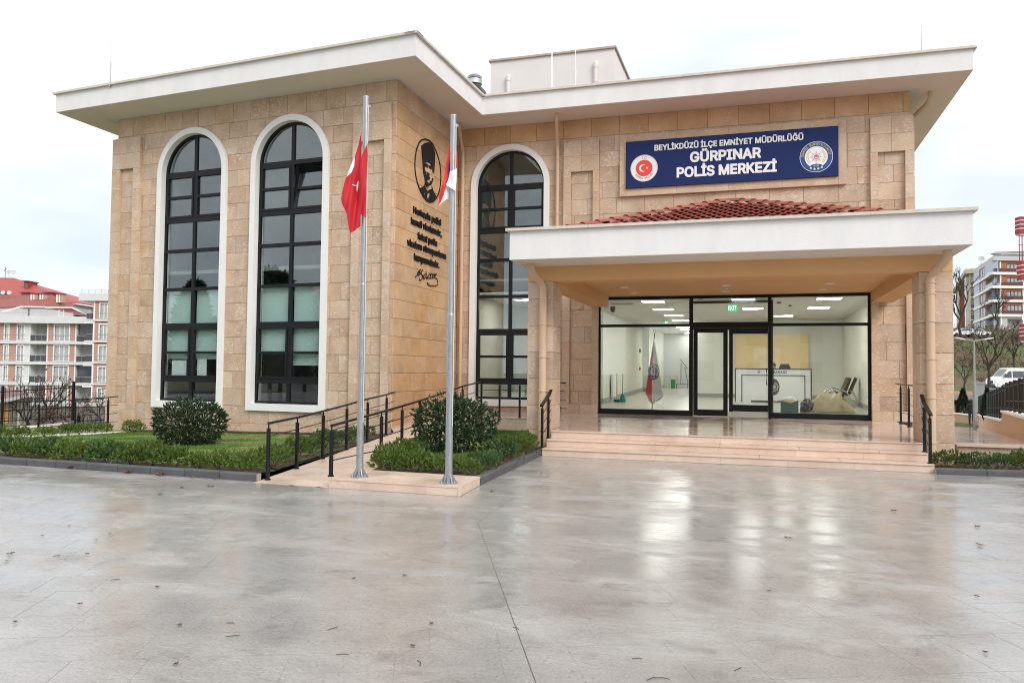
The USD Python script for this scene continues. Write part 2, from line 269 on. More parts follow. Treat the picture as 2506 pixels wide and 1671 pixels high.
def dup(root, loc, rotz=0.0, scale=(1, 1, 1), label=None, group=None):
    src = stage.GetPrimAtPath(root); path = unique('/World', root.split('/')[-1].rstrip('0123456789').rstrip('_') or 'thing')
    x = UsdGeom.Xform.Define(stage, path)
    x.GetPrim().GetReferences().AddInternalReference(root)
    x.ClearXformOpOrder()
    x.AddTranslateOp().Set(Gf.Vec3d(*map(float, loc))); x.AddRotateZOp().Set(math.degrees(rotz)); x.AddScaleOp().Set(Gf.Vec3f(*map(float, scale)))
    x.GetPrim().SetInstanceable(True)
    for k in ('label', 'category', 'group'):
        d = src.GetCustomDataByKey(k)
        if d: x.GetPrim().SetCustomDataByKey(k, d)
    return note(path, label, None, group)

class MB:
    def __init__(s): s.v, s.f, s.n = [], [], 0
    def add(s, m):
        v, f = (m.vertices, m.faces) if hasattr(m, 'vertices') else m
        v = np.asarray(v, float); f = np.asarray(f, int)
        if f.shape[1] == 4: f = np.vstack([f[:, [0, 1, 2]], f[:, [0, 2, 3]]])
        s.v.append(v); s.f.append(f + s.n); s.n += len(v); return s
    def get(s): return np.vstack(s.v), np.vstack(s.f)

BF = np.array([[0, 3, 2, 1], [4, 5, 6, 7], [0, 1, 5, 4], [1, 2, 6, 5], [2, 3, 7, 6], [3, 0, 4, 7]])
BFT = np.vstack([BF[:, [0, 1, 2]], BF[:, [0, 2, 3]]])

def box(x0, x1, y0, y1, z0, z1):
    v = np.array([[x0, y0, z0], [x1, y0, z0], [x1, y1, z0], [x0, y1, z0], [x0, y0, z1], [x1, y0, z1], [x1, y1, z1], [x0, y1, z1]], float)
    return v, BFT

def cbox(x0, x1, y0, y1, z0, z1, c=0.006):
    """box with chamfered edges"""
    pts = []
    for sx, X in ((-1, x0), (1, x1)):
        for sy, Y in ((-1, y0), (1, y1)):
            for sz, Z in ((-1, z0), (1, z1)):
                pts += [(X, Y - sy * c, Z - sz * c), (X - sx * c, Y, Z - sz * c), (X - sx * c, Y - sy * c, Z)]
    h = trimesh.convex.convex_hull(np.array(pts)); return h.vertices, h.faces

def cyl(p0, p1, r0, r1=None, n=10, cap=True):
    r1 = r0 if r1 is None else r1
    p0, p1 = np.array(p0, float), np.array(p1, float); d = p1 - p0; L = np.linalg.norm(d); d /= max(L, 1e-9)
    a = np.cross(d, [0, 0, 1.0]) if abs(d[2]) < 0.95 else np.cross(d, [1.0, 0, 0]); a /= np.linalg.norm(a); b = np.cross(d, a)
    t = np.arange(n) * 2 * PI / n; ring = np.cos(t)[:, None] * a + np.sin(t)[:, None] * b
    v = np.vstack([p0 + ring * r0, p1 + ring * r1]); f = []
    for i in range(n):
        j = (i + 1) % n; f += [[i, j, n + j], [i, n + j, n + i]]
    if cap:
        v = np.vstack([v, p0, p1])
        for i in range(n):
            j = (i + 1) % n; f += [[2 * n, j, i], [2 * n + 1, n + i, n + j]]
    return v, np.array(f)

def tube(path, r, n=8):
    """swept round tube with mitred joints"""
    P = np.array(path, float); m = MB(); T = []
    for i in range(len(P)):
        d = (P[min(i + 1, len(P) - 1)] - P[max(i - 1, 0)]); T.append(d / np.linalg.norm(d))
    ref = np.array([0, 0, 1.0]) if abs(T[0][2]) < 0.9 else np.array([1.0, 0, 0])
    rings = []
    rr = np.broadcast_to(r, len(P))
    for p, d, q in zip(P, T, rr):
        a = np.cross(d, ref); 
        if np.linalg.norm(a) < 1e-3: a = np.cross(d, [0.3, 1, 0.2])
        a /= np.linalg.norm(a); b = np.cross(d, a)
        t = np.arange(n) * 2 * PI / n; rings.append(p + q * (np.cos(t)[:, None] * a + np.sin(t)[:, None] * b))
    v = np.vstack(rings + [P[:1], P[-1:]]); f = []
    for k in range(len(P) - 1):
        for i in range(n):
            j = (i + 1) % n; a = k * n; b = a + n; f += [[a + i, a + j, b + j], [a + i, b + j, b + i]]
    N = len(P) * n
    for i in range(n):
        j = (i + 1) % n; f += [[N, j, i], [N + 1, N - n + i, N - n + j]]
    return v, np.array(f)

def bar(p0, p1, w, h, up=(0, 0, 1)):
    """rectangular bar from p0 to p1 (w across, h along up)"""
    p0, p1 = np.array(p0, float), np.array(p1, float); d = p1 - p0; d /= np.linalg.norm(d)
    a = np.cross(d, up)
    if np.linalg.norm(a) < 1e-6: a = np.array([1.0, 0, 0])
    a /= np.linalg.norm(a); u = np.cross(a, d)
    o = [(-w / 2, -h / 2), (w / 2, -h / 2), (w / 2, h / 2), (-w / 2, h / 2)]
    v = np.array([p + a * i + u * j for p in (p0, p1) for i, j in o])
    f = np.array([[0, 1, 2], [0, 2, 3], [4, 6, 5], [4, 7, 6], [0, 4, 5], [0, 5, 1], [1, 5, 6], [1, 6, 2], [2, 6, 7], [2, 7, 3], [3, 7, 4], [3, 4, 0]])[:, ::-1]
    return v, f

class Frame:
    """a wall plane: s along the wall, z up, o outward"""
    def __init__(s, origin, ang):
        s.o = np.array(origin, float); s.s = np.array([math.cos(ang), math.sin(ang), 0]); s.n = np.array([math.sin(ang), -math.cos(ang), 0])
    def to(s, a):
        a = np.atleast_2d(np.asarray(a, float)); return s.o + a[:, :1] * s.s + a[:, 1:2] * np.array([0, 0, 1.0]) + a[:, 2:3] * s.n
    def box(s, s0, s1, z0, z1, o0, o1):
        v = np.array([[s0, z0, o0], [s1, z0, o0], [s1, z1, o0], [s0, z1, o0], [s0, z0, o1], [s1, z0, o1], [s1, z1, o1], [s0, z1, o1]], float)
        return s.to(v), BFT
    def stone(s, s0, s1, z0, z1, o0, o1, c=0.005):
        v = np.array([[s0, z0, o0], [s1, z0, o0], [s1, z1, o0], [s0, z1, o0], [s0, z0, o1 - c], [s1, z0, o1 - c], [s1, z1, o1 - c], [s0, z1, o1 - c],
                      [s0 + c, z0 + c, o1], [s1 - c, z0 + c, o1], [s1 - c, z1 - c, o1], [s0 + c, z1 - c, o1]], float)
        f = []
        for b in (0, 4):
            for i in range(4):
                j = (i + 1) % 4; f += [[b + i, b + j, b + 4 + j], [b + i, b + 4 + j, b + 4 + i]]
        f += [[8, 9, 10], [8, 10, 11], [0, 2, 1], [0, 3, 2]]
        return s.to(v), np.array(f)
    def prism(s, poly, o0, o1):
        m = MB()
        for g in getattr(poly, 'geoms', [poly]):
            if g.is_empty or g.area < 1e-6: continue
            e = trimesh.creation.extrude_polygon(g, o1 - o0, engine='earcut'); v = np.array(e.vertices); v[:, 2] += o0
            m.add((s.to(v), e.faces))
        return m.get()
    def quad(s, s0, s1, z0, z1, o):
        return s.to([[s0, z0, o], [s1, z0, o], [s1, z1, o], [s0, z1, o]]), np.array([[0, 1, 2], [0, 2, 3]])
    def text(s, txt, s0, s1, z0, h, o, depth=0.004, bold=True, stretch=True, fat=0.0):
        t = meshkit.text_mesh(txt, h, depth, bold=bold); v = np.array(t.vertices)
        a, b = v[:, 0].min(), v[:, 0].max()
        if stretch: v[:, 0] = s0 + (v[:, 0] - a) * (s1 - s0) / (b - a)
        else: v[:, 0] += s0 - a
        v[:, 1] += z0; v[:, 2] += o
        if not fat: return s.to(v), np.array(t.faces)
        m = MB()
        for k, (dx, dz) in enumerate(((0, 0), (fat, 0), (-fat, 0), (0, fat), (0, -fat), (fat * .7, fat * .7), (-fat * .7, fat * .7), (fat * .7, -fat * .7), (-fat * .7, -fat * .7))): m.add((s.to(v + [dx, dz, k * .0003]), np.array(t.faces)))
        return m.get()

def clad(parent, fr, region, zs, length, name, material, off0, off1, joint=0.008, phase=0.0, s_from=None, s_to=None, jit=0.0):
    """courses of stone blocks, every block a mesh of its own"""
    s0, _, s1, _ = region.bounds; s0 = s0 if s_from is None else s_from; s1 = s1 if s_to is None else s_to
    R = prep(region); g = joint / 2; r = random.Random(int(abs(s0) * 100) + len(zs))
    for k in range(len(zs) - 1):
        hi, lo = zs[k], zs[k + 1]
        a = s0 - ((k % 2) * 0.5 + phase) % 1 * length
        while a < s1 - 1e-6:
            b = a + length * (1 + r.uniform(-jit, jit)); x0, x1 = max(a, s0), min(b, s1); a = b
            if x1 - x0 < 0.02: continue
            rc = sbox(x0 + g, x1 - g, lo + g, hi - g); pr = r.uniform(-0.0015, 0.0015)
            if R.contains(rc):
                obj(name, fr.stone(x0 + g, x1 - g, lo + g, hi - g, off0, off1 + pr), material, parent)
            elif R.intersects(rc):
                p = rc.intersection(region.buffer(-g, join_style=2))
                for q in getattr(p, 'geoms', [p]):
                    if q.geom_type == 'Polygon' and q.area > 0.004:
                        obj(name, fr.prism(q.simplify(0.004), off0, off1 + pr), material, parent)

def arch(c, hw, z0, spring, n=28):
    t = np.linspace(0, PI, n); return Polygon([(c - hw, z0), (c + hw, z0)] + [(c + hw * math.cos(a), spring + hw * math.sin(a)) for a in t])

def leaves(P, N, size, seed, aspect=0.42, fold=0.25, jitter=0.8):
    r = np.random.default_rng(seed); n = len(P); N = np.asarray(N, float)
    ax = N + r.normal(0, jitter, (n, 3)); ax /= np.linalg.norm(ax, axis=1, keepdims=True)
    sd = np.cross(ax, r.normal(0, 1, (n, 3))); sd /= np.linalg.norm(sd, axis=1, keepdims=True); nn = np.cross(ax, sd)
    L = (size * r.uniform(0.65, 1.25, n))[:, None]
    b, t = P, P + ax * L; m = P + ax * L * 0.5 - nn * L * fold * 0.4
    l, q = P + ax * L * 0.48 + sd * L * aspect / 2 + nn * L * fold * 0.2, P + ax * L * 0.48 - sd * L * aspect / 2 + nn * L * fold * 0.2
    v = np.stack([b, q, t, l, m], 1).reshape(-1, 3); k = (np.arange(n) * 5)[:, None]
    f = np.concatenate([k + [0, 1, 4], k + [1, 2, 4], k + [2, 3, 4], k + [3, 0, 4]])
    return v, f

def blob_points(n, r, seed, lump=0.25, fill=0.45, flat=0.0):
    """points through an uneven ellipsoid volume (more towards its skin) and their outward directions"""
    g = np.random.default_rng(seed); d = g.normal(0, 1, (n, 3)); d /= np.linalg.norm(d, axis=1, keepdims=True)
    if flat: d[:, 2] = np.where(d[:, 2] < -flat, -d[:, 2], d[:, 2])
    rad = 1 + lump * (meshkit.fbm(d * 1.9 + seed * 3.1, 3, seed) - 0.5) * 2
    k = np.where(g.random(n) < fill, g.random(n) ** 0.5, g.uniform(0.86, 1.04, n))
    return d * (rad * k)[:, None] * np.array(r), d

def bonesbody(bones, refine=0.025, it=6):
    """one continuous figure: hulls of spheres along bones (p0, r0, p1, r1), joined and smoothed"""
    M = None
    for p0, r0, p1, r1 in bones:
        a = manifold3d.Manifold.sphere(r0, 14).translate(list(map(float, p0))); b = manifold3d.Manifold.sphere(r1, 14).translate(list(map(float, p1)))
        h = manifold3d.Manifold.batch_hull([a, b]); M = h if M is None else M + h
    M = M.refine_to_length(refine); m = M.to_mesh(); t = trimesh.Trimesh(m.vert_properties[:, :3], m.tri_verts, process=True)
    trimesh.smoothing.filter_taubin(t, iterations=it); return t

# ================================================================== THE SETTING: terrain, plaza
XC, YL, YR, XR = -8.776, 18.023, 22.421, 3.839
TH = -0.0777
FW, FS, FM = Frame((XC, YL, 0), TH), Frame((XC, YL, 0), PI / 2), Frame((0, YR, 0), 0.0)

def smooth01(a, b, x):
    t = np.clip((x - a) / (b - a), 0, 1); return t * t * (3 - 2 * t)

def ground_z(x, y):
    x, y = np.asarray(x, float), np.asarray(y, float)
    z = np.full(x.shape, -0.45)
    d = -0.298 * x + 0.955 * y
    left = smooth01(2, -30, x - 0.0) * smooth01(23, 40, d)
    z = z - left * 0.0 - smooth01(23, 60, d) * smooth01(-16, -26, x) * 6.5
    rgt_ = smooth01(4, 9, x)
    path = 0.22 - 0.05 * (y - 17.5)
    zr = np.where(y < 60, path, -1.9 + smooth01(62, 92, d) * 1.9)
    zr = np.where(d > 97, 0.0 + smooth01(97, 168, d) * 11.4, zr)
    k = rgt_ * smooth01(16.6, 17.6, y)
    return z * (1 - k) + np.maximum(zr, -2.3) * k

gx = np.concatenate([np.linspace(-900, -140, 12)[:-1], np.arange(-140, -30, 6.0), np.arange(-30, 30, 1.5), np.arange(30, 120, 4.0), np.linspace(120, 900, 12)])
gy = np.concatenate([np.linspace(-600, -40, 8)[:-1], np.arange(-40, 16, 4.0), np.arange(16, 40, 1.5), np.arange(40, 260, 4.0), np.linspace(260, 1500, 10)])
GX, GY = np.meshgrid(gx, gy, indexing='ij'); GZ = ground_z(GX, GY)
GZ = GZ + np.where(GZ > 0.8, (meshkit.fbm(np.stack([GX, GY, GX * 0], -1) * 0.12, 4, 3) - 0.5) * 1.2, 0)
n0, n1 = GX.shape; idx = np.arange(n0 * n1).reshape(n0, n1)
tq = np.stack([idx[:-1, :-1], idx[1:, :-1], idx[1:, 1:], idx[:-1, 1:]], -1).reshape(-1, 4)
obj('terrain', (np.stack([GX, GY, GZ], -1).reshape(-1, 3), np.vstack([tq[:, [0, 1, 2]], tq[:, [0, 2, 3]]])), TERR, smooth=True, kind='structure')

BED_L = Polygon([(-40, 11.2), (-12.137, 10.094), (-9.078, 9.974), (-6.985, 9.90), (-7.68, 13.6), (-8.35, 17.3), (-8.776, 18.6), (-40, 21)])
RAMP = Polygon([(-6.94, 9.79), (-5.70, 9.768), (-5.72, 10.3), (-6.86, 19.35), (-6.86, 22.43), (-8.776, 22.43), (-8.776, 18.02), (-8.30, 17.2), (-7.62, 13.6)])
PLAT = Polygon([(-5.70, 9.75), (-3.715, 9.68), (-3.80, 10.72), (-5.64, 10.80)])
BED_M = Polygon([(-5.74, 10.80), (-3.80, 10.72), (-4.05, 14.9), (-4.05, 15.7), (-4.57, 15.75), (-4.57, 19.3), (-6.86, 19.3)])
STEPS_A = sbox(-4.02, 2.88, 14.87, 23)
BED_R = Polygon([(2.88, 14.72), (40, 18.3), (40, 22), (2.88, 17.6)])
PLAZA = Polygon([(-34, -14), (26, -14), (40, 18.3), (2.86, 14.72), (2.88, 15.2), (-4.0, 15.2), (-4.05, 14.2), (-3.80, 10.72), (-3.715, 9.68), (-5.70, 9.75), (-6.94, 9.78), (-6.985, 9.90), (-9.078, 9.974), (-12.137, 10.094), (-40, 11.2)])
plaza = obj('plaza', trimesh.creation.extrude_polygon(PLAZA, 0.2, engine='earcut').apply_translation([0, 0, -0.2016]), CONC, kind='structure')
OFF['/World/plaza'] = np.zeros(3)
# stamped slabs laid at an angle to the building; a saw-cut joint runs through them
ua, va = np.array([0.915, 0.4035]), np.array([-0.4035, 0.915])
cut = unary_union([LineString([(-1.12 + 1.786, 4.08 - 4.046), (-2.906, 8.126)]).buffer(0.0030, cap_style=2), LineString([(-2.906, 8.126), (-3.36, 15.0)]).buffer(0.0030, cap_style=2)])
VIEW = Polygon([(-2.0, 1.8), (2.2, 1.8), (7.2, 14.9), (2.88, 14.9), (2.88, 15.0), (-4.0, 15.0), (-4.0, 10.2), (-3.7, 9.6), (-15.5, 10.4), (-15.5, 9.8)]).intersection(PLAZA)
slabs = []
prr = random.Random(5); vv = -8.0
PV = prep(VIEW)
while vv < 24:
    h = prr.choice([0.30, 0.42, 0.42, 0.60]); uu = -22.0 + prr.random()
    while uu < 18:
        w = prr.choice([0.42, 0.60, 0.78, 0.90])
        sub = [(uu, w, vv, h)] if prr.random() < 0.7 or h < 0.4 else [(uu, w, vv, h * 0.5), (uu, w, vv + h * 0.5, h * 0.5)]
        for (a, b, c, d) in sub:
            q = Polygon([tuple(ua * x + va * y) for x, y in ((a + .0021, c + .0021), (a + b - .0021, c + .0021), (a + b - .0021, c + d - .0021), (a + .0021, c + d - .0021))])
            if PV.intersects(q):
                q = q.intersection(PLAZA).difference(cut)
                for g in getattr(q, 'geoms', [q]):
                    if g.geom_type == 'Polygon' and g.area > 0.003: slabs.append(g)
        uu += w
    vv += h
def seen_size(g):
    c = g.centroid; d = c.x * fwd[0] + c.y * fwd[1]; return g.area / max(d, 1.5) ** 3
inview = lambda g: (lambda c: abs(c.x * rgt[0] + c.y * rgt[1]) < 0.66 * (c.x * fwd[0] + c.y * fwd[1]) + 0.4 and (c.x * fwd[0] + c.y * fwd[1]) > 3.4)(g.centroid)
slabs.sort(key=lambda g: -seen_size(g) * (1 if inview(g) else 1e-3))
rest = MB()
for i, g in enumerate(slabs):
    hgt = 0.0040 + prr.uniform(-0.0004, 0.0004)
    m = trimesh.creation.extrude_polygon(g, hgt, engine='earcut').apply_translation([0, 0, -0.0040])
    if i < 295: obj('paving_slab', m, CONC, plaza)
    else: rest.add(m)
obj('far_paving_slabs', rest.get(), CONC, plaza, kind='stuff')
obj('saw_cut_joint', trimesh.creation.extrude_polygon(unary_union([cut]).intersection(PLAZA), 0.0012, engine='earcut').apply_translation([0, 0, -0.0024]), LINEDARK, plaza)

# lawns: soil sheets that dip towards the wing
def lawn_z(x, y):
    zb = np.interp(x, [-20, -17.9, -8.7], [-0.27, -0.21, 0.03]); t = np.clip((y - 10.0 - 0.0) / 8.0, 0, 1)
    return 0.045 * (1 - t) + zb * t
def sheet(poly, zf, step=0.35):
    x0, y0, x1, y1 = poly.bounds; P = []
    pp = prep(poly.buffer(-0.05)); xs = np.arange(x0, x1, step); ys = np.arange(y0, y1, step)
    for x in xs:
        for y in ys:
            if pp.contains(Point(x, y)): P.append((x, y))
    ring = poly.exterior; L = ring.length; P += [ring.interpolate(d).coords[0] for d in np.arange(0, L, step)]
    P += list(ring.coords)[:-1]
    from scipy.spatial import Delaunay
    P = np.unique(np.round(np.array(P), 4), axis=0); T = Delaunay(P).simplices
    pb = prep(poly.buffer(0.01)); T = np.array([t for t in T if pb.contains(Point(*P[t].mean(0)))])
    a = P[T]; sgn = np.cross(a[:, 1] - a[:, 0], a[:, 2] - a[:, 0]); T[sgn < 0] = T[sgn < 0][:, ::-1]
    z = zf(P[:, 0], P[:, 1]); return np.column_stack([P, z]), T
LAWN_L = BED_L.intersection(sbox(-24, -6, 9, 18.95)).buffer(-0.09)
bump = lambda x, y: (meshkit.fbm(np.stack([x, y, x * 0], -1) * 2.2, 3, 5) - 0.5) * 0.05
obj('lawn', sheet(LAWN_L, lambda x, y: lawn_z(x, y) + bump(x, y), 0.3), LAWN, smooth=True, kind='structure')
LAWN_M = BED_M.buffer(-0.06)
mid_z = lambda x, y: 0.05 + np.clip((y - 11) / 8, 0, 1) * 0.09
obj('lawn', sheet(LAWN_M, lambda x, y: mid_z(x, y) + bump(x, y), 0.25), LAWN, smooth=True, kind='structure')
BED_RS = Polygon([(2.96, 14.86), (12, 15.74), (12, 18.1), (3.45, 17.25), (3.45, 16.0), (2.96, 15.9)])
obj('soil_bed', sheet(BED_RS, lambda x, y: 0.06 + bump(x, y), 0.3), SOIL, smooth=True, kind='structure')
# soil strips under the hedges
obj('soil_strip', sheet(Polygon([(-20, 10.5), (-12.1, 10.2), (-9.1, 10.08), (-7.1, 10.0), (-7.2, 10.75), (-9.1, 10.8), (-12.1, 10.95), (-20, 11.5)]), lambda x, y: lawn_z(x, y) + 0.03 + bump(x, y), 0.3), SOIL, smooth=True, kind='structure')
obj('soil_strip', sheet(Polygon([(-5.68, 10.9), (-3.92, 10.82), (-4.15, 15.4), (-4.7, 15.4), (-4.55, 12.4), (-6.1, 13.4), (-6.05, 12.6)]), lambda x, y: mid_z(x, y) + 0.03 + bump(x, y), 0.25), SOIL, smooth=True, kind='structure')
obj('soil_strip', sheet(Polygon([(-7.2, 10.8), (-7.1, 10.05), (-7.78, 13.6), (-8.45, 17.2), (-8.9, 17.95), (-17.5, 18.62), (-17.5, 18.3), (-9.2, 17.55), (-8.7, 16.5), (-8.15, 13.6), (-7.6, 11.0)]), lambda x, y: lawn_z(x, y) + 0.03 + bump(x, y), 0.25), SOIL, smooth=True, kind='structure')

# grass blades
def grass(poly, zf, n, seed):
    r = np.random.default_rng(seed); x0, y0, x1, y1 = poly.bounds; P = np.column_stack([r.uniform(x0, x1, n), r.uniform(y0, y1, n)])
    pp = prep(poly); P = P[[pp.contains(Point(*p)) for p in P]]
    k = meshkit.fbm(np.column_stack([P * 0.75, P[:, 0] * 0]), 4, 9); P = P[r.random(len(P)) < np.clip((0.58 - k) * 6, 0.06, 1)]
    b = np.column_stack([P, zf(P[:, 0], P[:, 1]) + bump(P[:, 0], P[:, 1])]); a = r.uniform(0, 2 * PI, len(P)); h = r.uniform(0.018, 0.045, len(P)); w = 0.006
    d = np.column_stack([np.cos(a), np.sin(a), a * 0]); ln = np.column_stack([r.normal(0, .45, (len(P), 2)), np.ones(len(P))]) * h[:, None]
    v = np.stack([b - d * w, b + d * w, b + ln], 1).reshape(-1, 3); return v, np.arange(len(P) * 3).reshape(-1, 3)
obj('grass', grass(Polygon([(-18.5, 11.3), (-12.1, 10.8), (-9.1, 10.7), (-7.7, 10.8), (-8.2, 14), (-8.9, 17.2), (-9.4, 17.7), (-17.2, 18.1), (-16.4, 16.5), (-16.4, 14)]), lawn_z, 75000, 2), GRASS, label='short green grass with worn brown patches on the lawn before the left wing', cat='grass', kind='stuff')
obj('grass', grass(Polygon([(-4.75, 12.6), (-4.7, 15.6), (-4.75, 19.1), (-6.6, 19.1), (-6.4, 16), (-5.9, 13.5)]), mid_z, 22000, 3), GRASS, label='short green grass behind the bush between ramp and entrance steps', cat='grass', kind='stuff')
gp = MB(); gr = np.random.default_rng(8)
for k in range(260):
    t = gr.random(); x, y = -17.2 + 0.5 * t + gr.normal(0, .1), 13.6 + 4.0 * t + gr.normal(0, .05); s = gr.uniform(.02, .05)
    b = trimesh.creation.icosphere(1, s); b.vertices = b.vertices * [1, 1, .6] + [x, y, lawn_z(x, y) + .02]; gp.add(b)
obj('white_pebbles', gp.get(), PEBBLE, label='strip of white pebbles along the edge of the left lawn', cat='pebbles', kind='stuff')

# kerbs of grey blocks
def kerb(name, label, line, w, h, step, sgn=1):
    t = thing(name, label, 'kerb', (*line[0], 0)); ls = LineString(line); n = int(round(ls.length / step)); r = random.Random(n)
    for i in range(n):
        a, b = np.array(ls.interpolate(i * ls.length / n).coords[0]), np.array(ls.interpolate((i + 1) * ls.length / n).coords[0])
        d = (b - a) / np.linalg.norm(b - a); m = np.array([-d[1], d[0]]) * sgn; g = 0.007; a, b = a + d * g, b - d * g; hh = h + r.uniform(-.004, .004)
        v = []
        for zz, inset in ((-.1, 0), (hh - .02, 0), (hh, .02)):
            for p, q in ((a, inset), (b, inset), (b + m * w, 0), (a + m * w, 0)): v.append((*(p + m * q), zz))
        f = []
        for k in (0, 4):
            for j in range(4): f += [[k + j, k + (j + 1) % 4, k + 4 + (j + 1) % 4], [k + j, k + 4 + (j + 1) % 4, k + 4 + j]]
        f += [[8, 9, 10], [8, 10, 11]]
        f = np.array(f) if sgn > 0 else np.array(f)[:, ::-1]
        obj('kerb_block', (np.array(v), f), KERB, t)
    mb = MB()
    for i in range(n + 1):
        c = np.array(ls.interpolate(min(i * ls.length / n, ls.length)).coords[0]); c2 = np.array(ls.interpolate(min(i * ls.length / n + .01, ls.length)).coords[0]) if i < n else c + (c - np.array(ls.interpolate(ls.length - .01).coords[0]))
        d = (c2 - c) / max(np.linalg.norm(c2 - c), 1e-9); m = np.array([-d[1], d[0]]) * sgn; c = c + m * (w / 2 + .012)
        mb.add(bar((*(c - d * .0075), h / 2 - .02), (*(c + d * .0075), h / 2 - .02), w - .02, h + .02))
    obj('mortar_joint', mb.get(), KERBJ, t)
    return t
kerb('kerb', 'low grey kerb of concrete blocks along the left lawn', [(-20, 10.41), (-12.137, 10.094), (-9.078, 9.974), (-6.985, 9.894)], 0.11, 0.115, 0.66)
kerb('kerb', 'short grey kerb between flagpole plinth and entrance steps', [(-3.80, 10.74), (-4.02, 14.86)], 0.10, 0.12, 0.7)
kerb('kerb', 'grey kerb under the hedge right of the entrance steps', [(2.885, 14.745), (4.195, 14.875), (12, 15.64)], 0.10, 0.10, 0.75)

# ================================================================== THE POLICE STATION
PS = thing('police_station', 'two storey stone clad building with arched windows, white eaves and entrance canopy', 'building', (XC, YL, 0))
ZS, ZT = 9.081, 9.657
COURSE = [9.081, 8.533, 8.076, 7.616, 7.166, 6.700, 6.236, 5.775, 5.315, 4.847, 4.372, 3.910, 3.444, 2.965, 2.501, 2.030, 1.560, 1.090, 0.620, 0.150, -0.320, -0.6]
SPR, HW, HWO = 7.25, 1.10, 1.27
W1, W2, W3 = -6.66, -3.27, -7.10

# --- left wing front
wing = sbox(-9.604, 0, -0.6, ZS)
holes = unary_union([arch(c, HWO, 0.51, SPR) for c in (W1, W2)]); inner = unary_union([arch(c, HW, 0.70, SPR) for c in (W1, W2)])
wf = obj('front_wall', FW.prism(wing.intersection(sbox(-9.604, -0.05, -0.6, ZS)).difference(inner.buffer(.02)), -0.25, -0.03), MORTAR, PS)
OFF[wf] = OFF[PS]
P1 = sbox(-9.70, -8.60, -0.6, 8.46); P1R = sbox(-9.40, -8.86, 0.42, 7.53)
P2 = sbox(-1.24, -0.12, -0.6, 8.48); P2R = sbox(-1.05, -0.30, 0.42, 7.53)
reg = wing.difference(holes).difference(P1.difference(P1R)).difference(P2.difference(P2R))
clad(wf, FW, reg.intersection(sbox(-9.604, 0, COURSE[1], ZS)), COURSE[:2], 0.62, 'frieze_stone', STONE, -0.03, 0.0)
clad(wf, FW, reg.intersection(sbox(-9.604, 0, -0.6, COURSE[1])), COURSE[1:], 0.63, 'facing_stone', STONE, -0.03, 0.0, phase=0.3)

def pilaster(parent, fr, outer, rec, off0, off1, step, zlo, zhi):
    """raised stone frame round a recess, in pieces"""
    s0, _, s1, _ = outer.bounds; r0, rz0, r1, rz1 = rec.bounds; g = .004; mid = (s0 + s1) / 2
    z = zhi
    while z > rz1 + .1:
        lo = max(rz1, z - step) if z - step > rz1 + .15 else rz1
        for a, b in ((s0, mid), (mid, s1)): obj('pilaster_stone', fr.stone(a + g * .5, b - g * .5, lo + g * .5, z - g * .5, off0, off1), STONE_P, parent)
        z = lo
    for a, b in ((s0, r0), (r1, s1)):
        z = rz1
        while z > rz0 + .05:
            lo = z - step * 1.35 if z - step * 1.35 > rz0 + .3 else rz0
            obj('pilaster_stone', fr.stone(a, b, lo + g * .5, z - g * .5, off0, off1, .003), STONE_P, parent); z = lo
    z = rz0
    if z > zlo + .05:
        for a, b in ((s0, mid), (mid, s1)): obj('pilaster_stone', fr.stone(a + g * .5, b - g * .5, zlo, z - g * .5, off0, off1), STONE_P, parent)
pilaster(wf, FW, P1, P1R, -0.03, 0.10, 0.463, -0.6, 8.46)
pilaster(wf, FW, P2, P2R, -0.03, 0.10, 0.463, -0.6, 8.48)
# left end wall of the wing and right end wall, plain stone
L0 = FW.to([[-9.604, 0, 0]])[0]
FE = Frame((L0[0], 46, 0), -PI / 2)
ew = obj('end_wall', FE.prism(sbox(0, 46 - L0[1] - .26, -6.5, ZS), -0.25, 0.0), STONE, PS)
FR = Frame((XR, YR, 0), PI / 2)
ew2 = obj('end_wall', FR.prism(sbox(0.26, 23.5, -2, ZS), -0.25, 0.0), STONE, PS)
obj('corner_pilaster', FR.box(0.02, 0.9, 0.3, 8.42, 0.0, 0.10), STONE_P, PS)
obj('rear_wall', box(L0[0] + .26, XR - .26, 45.75, 46, -6.5, ZS), APTGREY, PS)

# --- side wall with the portrait
sw = obj('side_wall', FS.prism(sbox(0.08, YR - YL, -0.6, ZS), -0.25, -0.03), MORTAR, PS)
OFF[sw] = OFF[PS]
side = sbox(0.004, YR - YL, -0.6, ZS)
clad(sw, FS, side.intersection(sbox(0, 5, COURSE[1], ZS)), COURSE[:2], 0.68, 'frieze_stone', STONE, -0.03, 0.0)
clad(sw, FS, side.intersection(sbox(0, 5, -0.6, COURSE[1])), COURSE[1:], 0.92, 'ashlar_stone', STONE_W, -0.03, 0.0, phase=0.4, jit=0.25, joint=0.007)

